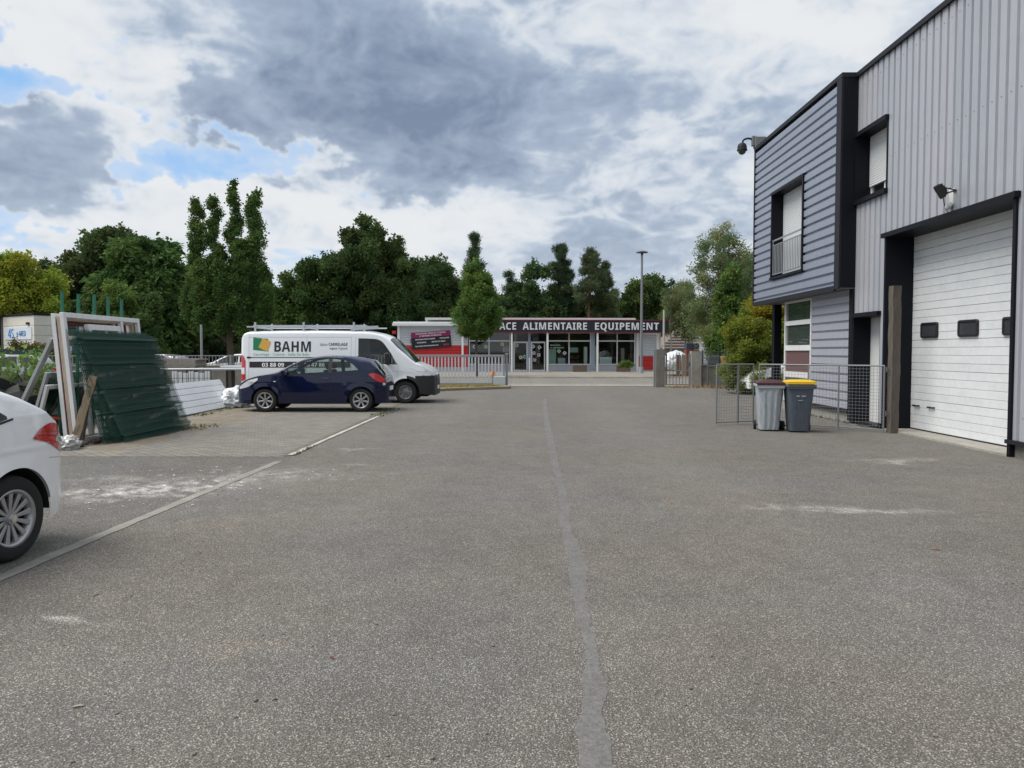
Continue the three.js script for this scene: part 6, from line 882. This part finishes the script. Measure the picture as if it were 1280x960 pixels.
// blobs: [dx, dy, dz, rx, ry, rz?]; count clumps overall
function tree(name, label, category, x, D, o) {
  const t = thing(name, label, category, x, o.y ?? 0, D, 0, o.group), r = rng(o.seed), list = [];
  const vols = o.blobs.map(b => b[3] * b[4] + b[3] * (b[5] ?? b[3])), tot = vols.reduce((a, b) => a + b, 0), sub = [];
  o.blobs.forEach((b, bi) => {
    const [dx, dy, dz, rx, ry, rz = rx] = b, nS = Math.max(3, Math.round((o.subs ?? 60) * 1.7 * vols[bi] / tot));
    for (let k = 0; k < nS; k++) { const u = r() * 2 - 1, a = r() * Math.PI * 2, q = Math.sqrt(1 - u * u), rad = (r() < 0.8 ? 0.62 + 0.48 * r() : 0.2 + 0.45 * r()), sr = (o.subR ?? 0.34) * 0.74 * Math.min(rx, ry, rz) * (0.5 + 1.0 * r()); sub.push({ p: [dx + Math.cos(a) * q * rx * rad, dy + u * ry * rad, dz + Math.sin(a) * q * rz * rad], r: sr, c: [dx, dy, dz], tone: 0.72 + 0.56 * r(), hue: r() }); }
  });
  const sv = sub.map(s => o.even ? 1 : s.r ** 1.6), st = sv.reduce((a, b) => a + b, 0), cs = o.clump ?? 0.3;
  sub.forEach((s, i) => { const n = Math.max(4, Math.round(o.n * 0.88 * sv[i] / st)); for (let k = 0; k < n; k++) { const u = r() * 2 - 1, a = r() * Math.PI * 2, q = Math.sqrt(1 - u * u), rad = s.r * (r() < 0.75 ? 0.7 + 0.5 * r() : r() * 0.8) * (r() < 0.1 ? 1.5 : 1); const px = s.p[0] + Math.cos(a) * q * rad, py = s.p[1] + u * rad * (o.squash ?? 0.8) - (o.droop ?? 0) * r() * rad, pz = s.p[2] + Math.sin(a) * q * rad; if (py < (o.floor ?? 0.3)) continue; list.push([px, py, pz, cs * (0.5 + 1.0 * r() * r()) * 1.1, s.tone * (0.82 + 0.36 * r()), s.hue, r() * 6.28, (r() - 0.5) * 1.4]); } });
  const im = new THREE.InstancedMesh(CL[o.leaf ?? 'broad'], leafMat([1, 1, 1], o.trans ?? 0.45), list.length), m = new THREE.Matrix4(), e = new THREE.Euler(), qn = new THREE.Quaternion(), v = new THREE.Vector3(), sc = new THREE.Vector3(), c = new THREE.Color();
  list.forEach((l, i) => { e.set(l[7], l[6], l[7] * 0.6); qn.setFromEuler(e); m.compose(v.set(l[0], l[1], l[2]), qn, sc.setScalar(l[3])); im.setMatrixAt(i, m); const [cr, cg, cb] = o.color.map(q => q * 1.68), h = (l[5] - 0.5) * 0.3; c.setRGB(cr * l[4] * (1 + h), cg * l[4], cb * l[4] * (1 - h * 0.5)); im.setColorAt(i, c); });
  im.name = o.crownName ?? 'crown'; im.userData.kind = 'stuff'; im.castShadow = im.receiveShadow = true; t.add(im); leafTotal += list.length;
  // trunk and limbs
  const H = o.trunkTop ?? o.h * 0.7, tr = o.trunkR ?? 0.18, bark = o.bark ?? M.bark;
  if (H > 0) mesh('trunk', muv(limb([0, -0.05, 0], [(r() - 0.5) * 0.3, H, (r() - 0.5) * 0.3], tr, tr * 0.35, o.seed + 5, 0.03)), bark, t);
  const nl = o.limbs ?? 9; for (let k = 0; k < nl; k++) { const s = sub[Math.floor(r() * sub.length)], y0 = clamp(s.p[1] - Math.hypot(s.p[0], s.p[2]) * 0.9, H * 0.35, H * 0.95); mesh('limb', muv(limb([0, y0, 0], s.p, tr * 0.42, tr * 0.1, o.seed + 20 + k)), bark, t); }
  return t;
}
function tiers(y0, y1, n, r0, r1, seed) { const r = rng(seed); return Array.from({ length: n }, (_, k) => { const f = k / (n - 1), w = lerp(r0, r1, f), a = k * 2.4 + r() * 1.2, q = w * (0.35 + 0.5 * r()) * (1 - f * 0.5); return [Math.cos(a) * q, lerp(y0, y1, f) + (r() - 0.5) * 0.6, Math.sin(a) * q, w * (0.32 + 0.3 * r()), 0.16 + 0.16 * r()]; }); }
const DG = [0.042, 0.068, 0.022], MG = [0.06, 0.098, 0.028], LG = [0.085, 0.125, 0.03], YG = [0.17, 0.20, 0.026], PG = [0.045, 0.07, 0.034];
// left side, from the far corner round to the drive
tree('leafy_tree', 'bright yellow green tree above the cream building', 'tree', -38.2, 60, { h: 9.2, seed: 101, n: 5200, clump: 0.34, color: YG, trunkR: 0.2, subs: 60, blobs: [[0, 6.3, 0, 2.6, 2.7], [1.3, 5.2, 0.3, 1.9, 1.7], [-1.5, 6.9, 0, 1.7, 1.6], [-3.5, 6.0, -1, 2.4, 2.4]] });
tree('leafy_tree', 'dark round tree between the yellow green tree and the tall chestnut', 'tree', -45.3, 78, { h: 11, seed: 102, n: 5200, clump: 0.42, color: DG, trunkR: 0.25, blobs: [[0, 7.0, 0, 3.0, 3.6], [2.2, 5.5, 0, 2.6, 2.6], [-2.6, 5.8, 0, 2.5, 2.6]] });
tree('leafy_tree', 'loose crowned dark tree rising behind the chestnut', 'tree', -36.2, 68, { h: 12.6, seed: 103, n: 5600, clump: 0.4, color: [0.05, 0.072, 0.026], trunkR: 0.26, subs: 75, subR: 0.28, blobs: [[0, 8.7, 0, 3.2, 3.4], [-1.9, 7.4, 0, 2.2, 2.4], [2.4, 8.4, 0, 2.4, 2.6], [0.4, 10.8, 0, 1.6, 1.5]] });
tree('chestnut_tree', 'broad dense dark green chestnut tree behind the fence panels', 'tree', -24.0, 50, { h: 9.6, seed: 104, n: 8200, clump: 0.4, leaf: 'big', color: [0.046, 0.084, 0.022], trunkR: 0.3, subs: 110, subR: 0.3, blobs: [[0, 5.2, 0, 2.7, 3.4], [-0.4, 7.2, 0, 1.6, 1.9], [1.2, 4.0, 0.6, 2.2, 2.7], [-1.5, 4.2, 0.4, 2.0, 2.5], [-0.5, 8.4, 0, 0.9, 0.9]] });
tree('young_tree', 'small fresh green oval tree right behind the green posts', 'tree', -22.0, 42.5, { h: 5.7, seed: 105, n: 2600, clump: 0.24, leaf: 'dense', color: LG, trunkR: 0.08, subs: 46, blobs: [[0, 3.9, 0, 0.85, 1.6], [0.1, 2.6, 0, 0.95, 1.3]] });
tree('young_tree', 'narrow dark green young tree beside the fresh green one', 'tree', -20.1, 42, { h: 4.8, seed: 106, n: 2000, clump: 0.22, leaf: 'dense', color: MG, trunkR: 0.07, subs: 40, blobs: [[0, 3.2, 0, 0.6, 1.5], [0, 1.9, 0, 0.65, 1.0]] });
tree('columnar_tree', 'columnar hornbeam with four upright spires behind the van', 'tree', -14.1, 38, { h: 9.6, seed: 107, even: true, n: 13500, clump: 0.18, leaf: 'dense', color: [0.062, 0.105, 0.028], trunkR: 0.2, trunkTop: 5, subs: 420, subR: 0.85, limbs: 8,
  blobs: [[-1.62, 9.05, 0.27, 0], [-0.72, 9.15, 0.25, 0.2], [0.26, 9.65, 0.26, 0], [1.24, 9.35, 0.36, 0.1], [-1.2, 6.2, 0.36, 0.5], [-0.2, 6.7, 0.34, 0.6], [0.75, 7.0, 0.34, 0.5], [-1.75, 5.2, 0.3, 0.2], [1.66, 5.8, 0.34, 0.2]].flatMap(([sx, top, w, dz], si) => Array.from({ length: 13 }, (_, k) => { const y0 = 2.95 + Math.abs(sx) * 0.12, f = (1 - Math.max(0, (k - 7) / 6.2) ** 1.6 * 0.72) * (k < 2 ? 0.75 + k * 0.12 : 1); return [sx + Math.sin(k * 1.7 + si * 2) * 0.06, y0 + (top - 0.2 - y0) * k / 12, dz + Math.cos(k * 2.1 + si) * 0.1, w * f * (1 + 0.13 * Math.sin(k * 2.3 + si * 1.1)), 0.42, w * f]; })) });
tree('leafy_tree', 'medium green tree at the left of the large oak', 'tree', -20.2, 71, { h: 11.2, seed: 108, n: 4800, clump: 0.36, color: MG, trunkR: 0.24, blobs: [[0, 6.2, 0, 2.5, 3.2], [-1.8, 5.2, 0, 2.1, 2.6], [1.2, 8.0, 0, 2.0, 2.2], [0, 3.6, 0.5, 2.6, 2.0]] });
tree('oak_tree', 'large dark spreading oak rising above the van roof', 'tree', -14.3, 73, { h: 14.2, seed: 109, n: 10500, clump: 0.40, color: [0.046, 0.074, 0.024], trunkR: 0.42, subs: 150, subR: 0.25, limbs: 14, blobs: [[0.3, 9.2, 0, 4.0, 4.0], [-2.8, 7.4, 0, 3.0, 3.4], [3.0, 8.2, 0, 2.6, 3.0], [0.8, 11.6, 0, 2.3, 1.9], [0, 5.2, 0.5, 4.4, 2.8], [3.6, 5.0, 0, 2.4, 2.4]] });
tree('leafy_tree', 'mid height dark tree between the oak and the pine', 'tree', -8.2, 80, { h: 11.8, seed: 110, n: 5000, clump: 0.38, color: [0.052, 0.082, 0.03], trunkR: 0.26, blobs: [[0, 7.2, 0, 2.5, 3.6], [1.4, 5.8, 0, 2.2, 3.0], [-1.6, 5.2, 0, 2.2, 3.0], [0, 9.6, 0, 1.4, 1.5]] });
tree('pine_tree', 'tall narrow pine behind the small oval street tree', 'tree', -4.5, 84, { h: 14.6, seed: 111, even: true, n: 2424, clump: 0.32, leaf: 'needle', color: PG, trans: 0.25, trunkR: 0.2, trunkTop: 13.8, bark: M.barkPine, subs: 75, subR: 0.7, squash: 0.6, blobs: tiers(5.5, 14.2, 22, 2.3, 0.5, 711) });
tree('street_tree', 'small pointed oval street tree standing in front of the shop fascia', 'tree', -2.42, 48, { y: 0.04, h: 7.7, seed: 112, n: 6600, clump: 0.2, leaf: 'dense', color: [0.075, 0.125, 0.03], trunkR: 0.10, trunkTop: 5, subs: 150, subR: 0.5, blobs: [[0, 7.15, 0, 0.26, 0.45], [0.02, 6.6, 0, 0.48, 0.5], [-0.04, 6.0, 0, 0.74, 0.55], [0.03, 5.35, 0, 0.95, 0.6], [0, 4.65, 0, 1.18, 0.65], [0.05, 3.95, 0.05, 1.32, 0.65], [0, 3.3, 0, 1.22, 0.6], [0.05, 2.8, 0, 0.85, 0.4]] });
tree('pine_tree', 'dark wispy pine right of the small oval tree', 'tree', -0.6, 93, { h: 10.8, seed: 113, even: true, n: 2424, clump: 0.32, leaf: 'needle', color: PG, trans: 0.25, trunkR: 0.2, trunkTop: 9.5, bark: M.barkPine, subs: 66, subR: 0.7, squash: 0.6, blobs: tiers(4.0, 10.6, 18, 2.8, 0.7, 713) });
tree('leafy_tree', 'rounded dark green tree behind the shop lettering', 'tree', 2.0, 86, { h: 12, seed: 114, n: 4600, clump: 0.38, color: [0.052, 0.084, 0.03], trunkR: 0.24, blobs: [[0.2, 8.4, 0, 1.9, 3.2], [-0.8, 6.2, 0, 1.9, 2.8], [1.2, 6.0, 0, 1.8, 2.8], [0, 4.0, 0.5, 2.4, 2.0]] });
tree('pine_tree', 'tallest dark pine in the clump behind the shop', 'tree', 5.1, 87, { h: 13.6, seed: 115, even: true, n: 3279, clump: 0.32, leaf: 'needle', color: [0.042, 0.064, 0.032], trans: 0.25, trunkR: 0.22, trunkTop: 12.8, bark: M.barkPine, subs: 90, subR: 0.7, squash: 0.6, blobs: tiers(6.2, 13.4, 24, 2.4, 0.8, 715) });
tree('pine_tree', 'bare stemmed pine with reddish trunk behind the fascia', 'tree', 8.0, 83, { h: 12.3, seed: 116, even: true, n: 2566, clump: 0.32, leaf: 'needle', color: [0.062, 0.082, 0.04], trans: 0.25, trunkR: 0.2, trunkTop: 11.4, bark: M.barkPine, subs: 75, subR: 0.7, squash: 0.6, blobs: tiers(7.4, 12.2, 18, 2.0, 0.8, 716) });
tree('pine_tree', 'slender pale stemmed pine at the edge of the clump', 'tree', 9.6, 84, { h: 10.8, seed: 126, even: true, n: 1853, clump: 0.32, leaf: 'needle', color: [0.062, 0.082, 0.038], trans: 0.25, trunkR: 0.15, trunkTop: 10, bark: M.barkPine, subs: 54, subR: 0.7, squash: 0.6, blobs: tiers(5.8, 10.7, 14, 1.4, 0.5, 726) });
tree('pine_tree', 'small distant pine in the gap left of the street lamp', 'tree', 12.3, 96, { h: 9.4, seed: 117, even: true, n: 1426, clump: 0.32, leaf: 'needle', color: PG, trans: 0.25, trunkR: 0.16, trunkTop: 8.6, bark: M.barkPine, subs: 45, subR: 0.7, squash: 0.6, blobs: tiers(4.0, 9.2, 14, 1.8, 0.6, 717) });
tree('leafy_tree', 'broad dark rounded tree behind the street lamp', 'tree', 15.4, 89, { h: 10.3, seed: 118, n: 6200, clump: 0.4, color: [0.044, 0.074, 0.022], trunkR: 0.28, subs: 90, subR: 0.28, blobs: [[0, 6.8, 0, 2.9, 3.0], [2.4, 6.6, 0, 2.2, 2.6], [-2.4, 5.4, 0, 2.0, 2.4], [0.5, 4.0, 0.5, 3.4, 2.2]] });
tree('leafy_tree', 'low green tree filling the gap between the pines behind the shop', 'tree', 6.6, 93, { h: 9.6, seed: 141, n: 4200, clump: 0.38, color: [0.055, 0.086, 0.03], trunkR: 0.2, subs: 80, subR: 0.28, blobs: [[0, 6.4, 0, 2.2, 2.6], [-1.8, 5.0, 0, 2.0, 2.4], [1.8, 5.2, 0, 1.9, 2.6]] });
tree('leafy_tree', 'pale green slender tree between the pines and the street lamp', 'tree', 10.9, 91, { h: 9.0, seed: 142, n: 3200, clump: 0.34, leaf: 'fine', color: [0.075, 0.10, 0.042], trunkR: 0.16, bark: M.barkBirch, trunkTop: 8, subs: 70, subR: 0.28, droop: 0.8, blobs: [[0, 6.6, 0, 1.4, 2.4], [-1.0, 5.0, 0, 1.4, 2.2], [1.0, 4.8, 0, 1.4, 2.0]] });
tree('birch_tree', 'tall airy birch with drooping twigs and pale trunks', 'tree', 12.5, 48, { h: 9.8, seed: 119, n: 3600, clump: 0.25, leaf: 'fine', color: [0.105, 0.13, 0.055], trans: 0.45, trunkR: 0.13, trunkTop: 9, bark: M.barkBirch, subs: 120, subR: 0.26, droop: 1.3, limbs: 16, blobs: [[0.1, 7.6, 0, 1.5, 1.9], [-1.1, 5.2, 0, 1.1, 2.0], [1.2, 5.6, 0, 1.4, 2.4], [0.2, 3.6, 0.3, 1.9, 1.8]] });
tree('birch_tree', 'leaning birch with forked pale stems beside the shop', 'tree', 12.6, 63, { h: 7.4, seed: 129, n: 1700, clump: 0.25, leaf: 'fine', color: [0.105, 0.125, 0.055], trans: 0.45, trunkR: 0.09, trunkTop: 6.2, bark: M.barkBirch, subs: 60, subR: 0.3, droop: 1.2, limbs: 10, blobs: [[0.9, 6.0, 0, 1.3, 1.5], [1.7, 4.6, 0, 1.3, 1.8], [0.0, 4.6, 0, 1.0, 1.4]] });
tree('ivy_column', 'narrow ivy green cone in front of the birch', 'tree', 9.95, 36, { h: 6.0, seed: 120, n: 3000, clump: 0.2, leaf: 'dense', color: [0.07, 0.115, 0.028], trunkR: 0.1, subs: 60, blobs: [[0, 4.7, 0, 0.42, 1.2], [0, 3.4, 0, 0.62, 1.3], [0.1, 2.2, 0, 0.8, 1.2]] });
tree('leafy_tree', 'grey green tree between the birch and the warehouse corner', 'tree', 15.9, 53, { h: 8.4, seed: 123, n: 2800, clump: 0.27, leaf: 'fine', color: [0.09, 0.12, 0.045], trans: 0.4, trunkR: 0.15, subs: 80, blobs: [[0, 6.2, 0, 1.5, 2.0], [0.8, 4.4, 0, 1.6, 1.8], [-0.8, 4.4, 0, 1.3, 1.8]] });
tree('garden_bush', 'large yellow green rounded bush beside the warehouse', 'bush', 9.05, 29.5, { h: 3.3, seed: 121, n: 6800, clump: 0.15, leaf: 'dense', color: [0.115, 0.142, 0.022], trunkR: 0.07, trunkTop: 1.2, floor: 0.05, subs: 120, subR: 0.34, blobs: [[0, 1.95, 0, 0.85, 1.15], [-0.25, 1.3, 0.3, 0.85, 0.95], [0.8, 1.2, 0.3, 0.95, 1.05], [1.6, 1.6, -0.3, 0.95, 1.1], [0.6, 0.6, 0.5, 1.4, 0.6]] });
tree('golden_bush', 'golden leaved shrub showing under the overhang', 'bush', 10.3, 31.5, { h: 3.9, seed: 122, n: 3600, clump: 0.15, leaf: 'dense', color: [0.17, 0.15, 0.016], trunkR: 0.06, trunkTop: 1.5, floor: 0.05, subs: 80, blobs: [[-0.2, 2.9, 0, 0.75, 0.95], [0.5, 2.2, 0, 0.9, 1.2], [0.2, 1.1, 0.2, 1.0, 1.1]] });
tree('fig_shrub', 'leggy shrub with large lobed leaves by the black heap', 'shrub', -10.55, 16.4, { h: 1.9, seed: 131, n: 64, clump: 0.115, leaf: 'fig', color: [0.11, 0.17, 0.045], trans: 0.45, trunkR: 0.03, trunkTop: 1.3, floor: 0.5, subs: 22, subR: 0.5, limbs: 8, blobs: [[0.2, 1.25, 0.1, 0.5, 0.45], [-0.5, 1.0, 0.3, 0.5, 0.4], [0.6, 0.95, 0.2, 0.4, 0.35]] });
tree('hedge', 'brownish clipped hedge below the blue lettered sign', 'hedge', -25.6, 40.5, { h: 2.3, seed: 132, n: 3000, clump: 0.16, leaf: 'dense', color: [0.09, 0.075, 0.03], trunkTop: 0, limbs: 4, floor: 0.05, subs: 90, subR: 0.5, crownName: 'foliage', blobs: [[-2.2, 1.2, 0, 1.3, 0.95, 0.7], [0, 1.25, 0, 1.3, 0.95, 0.7], [1.4, 1.1, 0, 0.8, 0.9, 0.7], [-4, 1.2, 0, 1.2, 0.95, 0.7]] });
tree('hedge', 'dark evergreen hedge along the far side of the street', 'hedge', -14, 52, { h: 2.6, seed: 133, n: 6500, clump: 0.24, leaf: 'dense', color: [0.03, 0.045, 0.018], trunkTop: 0, limbs: 4, floor: 0.05, subs: 160, subR: 0.5, crownName: 'foliage', blobs: Array.from({ length: 10 }, (_, i) => [-15 + i * 2.0, 1.15, 0, 1.3, 1.15 + (i % 3) * 0.15, 0.8]) });
{ const f = thing('hedge_netting', 'dark green netting fence in front of the brownish hedge', 'fence', -25.4, 0, 39.2); mesh('netting', bx(-4.2, 1.2, 0.9, 1.72, -0.01, 0.01), S([0.02, 0.045, 0.04], 0.8), f); for (const x of [-4.2, -1.5, 1.2]) mesh('fence_post', bar([x, 0, 0.03], [x, 1.85, 0.03], 0.03, null, 8), M.greenWire, f); }
// planter greenery
tree('planter_plant', 'bushy green plants spilling from the planter under the shop window', 'plant', 8.28, 57.9, { y: 0.5, h: 0.5, seed: 140, n: 420, clump: 0.12, leaf: 'dense', color: [0.09, 0.14, 0.03], trunkTop: 0, limbs: 3, floor: 0.02, trunkR: 0.02, subs: 24, crownName: 'foliage', blobs: [[0, 0.14, 0, 0.6, 0.22, 0.2]] });
// far wood closing the gaps low down
{
  const r = rng(500), n = 14000, im = new THREE.InstancedMesh(CL.broad, leafMat([1, 1, 1], 0.2), n), m = new THREE.Matrix4(), c = new THREE.Color();
  for (let i = 0; i < n; i++) { const x = -85 + r() * 130, top = 4.6 + 4.6 * clamp(0.5 + 0.7 * fbm2(x * 0.16, 3, 4)) * (x > 22 ? 0.6 : 1), y = Math.pow(r(), 0.7) * top, z = -(100 + r() * 7); const s = 0.65 + r() * 0.6; m.makeRotationY(r() * 6.28).scale(new THREE.Vector3(s, s, s)).setPosition(x, y, z); im.setMatrixAt(i, m); const k = 0.7 + 0.6 * r(); c.setRGB(0.07 * k, 0.105 * k, 0.04 * k); im.setColorAt(i, c); }
  im.name = 'far_wood'; im.castShadow = im.receiveShadow = true; scene.add(im); tag(im, 'dark undergrowth of the far wood behind the shop', 'wood', null, 'stuff');
}
// grasses: dry verge, weeds in joints
function blades(name, label, spots, col, seed, hmin, hmax) {
  const g = new THREE.BufferGeometry(), pos = [], r = rng(seed); for (let i = 0; i < 7; i++) { const a = r() * 6.28, l = 0.25 + r() * 0.5, w = 0.06; const bx_ = (r() - 0.5) * 0.5, bz = (r() - 0.5) * 0.5; pos.push(bx_ - Math.sin(a) * w, 0, bz + Math.cos(a) * w, bx_ + Math.sin(a) * w, 0, bz - Math.cos(a) * w, bx_ + Math.cos(a) * l, 0.6 + r() * 0.4, bz + Math.sin(a) * l); } g.setAttribute('position', new THREE.Float32BufferAttribute(pos, 3)); g.computeVertexNormals();
  const im = new THREE.InstancedMesh(g, leafMat([1, 1, 1], 0.3), spots.length), m = new THREE.Matrix4(), c = new THREE.Color(); spots.forEach(([x, y, D], i) => { const s = hmin + r() * (hmax - hmin); m.makeRotationY(r() * 6.28).scale(new THREE.Vector3(s, s, s)).setPosition(x, y, -D); im.setMatrixAt(i, m); const k = 0.7 + 0.6 * r(); c.setRGB(col[0] * k, col[1] * k * (0.9 + 0.2 * r()), col[2] * k); im.setColorAt(i, c); });
  im.name = name; im.castShadow = im.receiveShadow = true; scene.add(im); tag(im, label, 'grass', null, 'stuff');
}
{
  const r = rng(61), verge = []; while (verge.length < 1500) { const D = 29.9 + r() * 3.5, xmin = -6, xmax = D < 31.4 ? lerp(-4.0, -2.8, (D - 29.7) / 1.7) : lerp(-2.8, -0.5, (D - 31.4) / 1.5); const x = xmin + r() * 5.6; if (x < Math.min(xmax, -0.5)) verge.push([x, 0.11, D]); }
  blades('verge_grass', 'dry straw coloured grass on the verge by the sliding gate', verge, [0.30, 0.25, 0.09], 62, 0.07, 0.16);
  const jw = []; for (let i = 0; i < 18; i++) jw.push([-3.36 + (r() - 0.5) * 0.06, 0.005, 11.6 + r() * 1.2]); for (let i = 0; i < 90; i++) jw.push([-3.4 + (r() - 0.5) * 0.5, 0.01, 18.6 + r() * 2.6]); for (let i = 0; i < 90; i++) jw.push([-7.75 + (r() - 0.5) * 0.2, 0.015, 18.6 + r() * 3.2]); for (let i = 0; i < 70; i++) jw.push([7.3 + r() * 0.1, 0, 15.6 + r() * 5]); for (let i = 0; i < 60; i++) jw.push([-6.6 + (r() - 0.5) * 0.8, 0.016, 15.2 + r() * 1.2]);
  blades('joint_weeds', 'small green weeds growing in joints along paving and wall foot', jw, [0.08, 0.11, 0.03], 63, 0.03, 0.085);
  const dl = []; for (let i = 0; i < 120; i++) dl.push([8.5 + r() * 1.7, 0, 33.2 + r() * 0.9]); for (let i = 0; i < 60; i++) dl.push([6.5 + r() * 2, 0, 33.6 + r() * 0.6]);
  blades('wall_foot_straw', 'dry tan weeds at the foot of the street wall', dl, [0.34, 0.24, 0.09], 64, 0.08, 0.22);
}
// fallen leaves on the asphalt, each a thing
[[3.35, 6.1, 'orange brown dead leaf lying alone on the right asphalt', [0.30, 0.14, 0.06]], [1.62, 8.0, 'rust coloured leaf scrap beside the pale dust streak', [0.38, 0.17, 0.08]], [-0.95, 3.9, 'small reddish leaf scrap on the open asphalt', [0.17, 0.07, 0.05]], [-1.95, 3.35, 'pale curled leaf on the left foreground asphalt', [0.36, 0.33, 0.27]]].forEach(([x, D, label, col], i) => {
  const s = new THREE.Shape(); s.moveTo(0, -0.045); s.quadraticCurveTo(0.032, -0.01, 0, 0.045); s.quadraticCurveTo(-0.03, 0.0, 0, -0.045); const g = new THREE.ShapeGeometry(s, 5); g.rotateX(-Math.PI / 2); const p = g.attributes.position; for (let k = 0; k < p.count; k++) p.setY(k, 0.006 + Math.abs(p.getX(k)) * 0.35); g.computeVertexNormals(); const m = mesh('dead_leaf', g, leafMat(col, 0.2)); m.position.set(x, 0.002, -D); m.rotation.y = i * 1.3 + 1.2; m.scale.setScalar([1, 0.85, 0.5, 0.6][i]); tag(m, label, 'leaf', 'scattered dead leaves');
});
renderer.render(scene, camera);
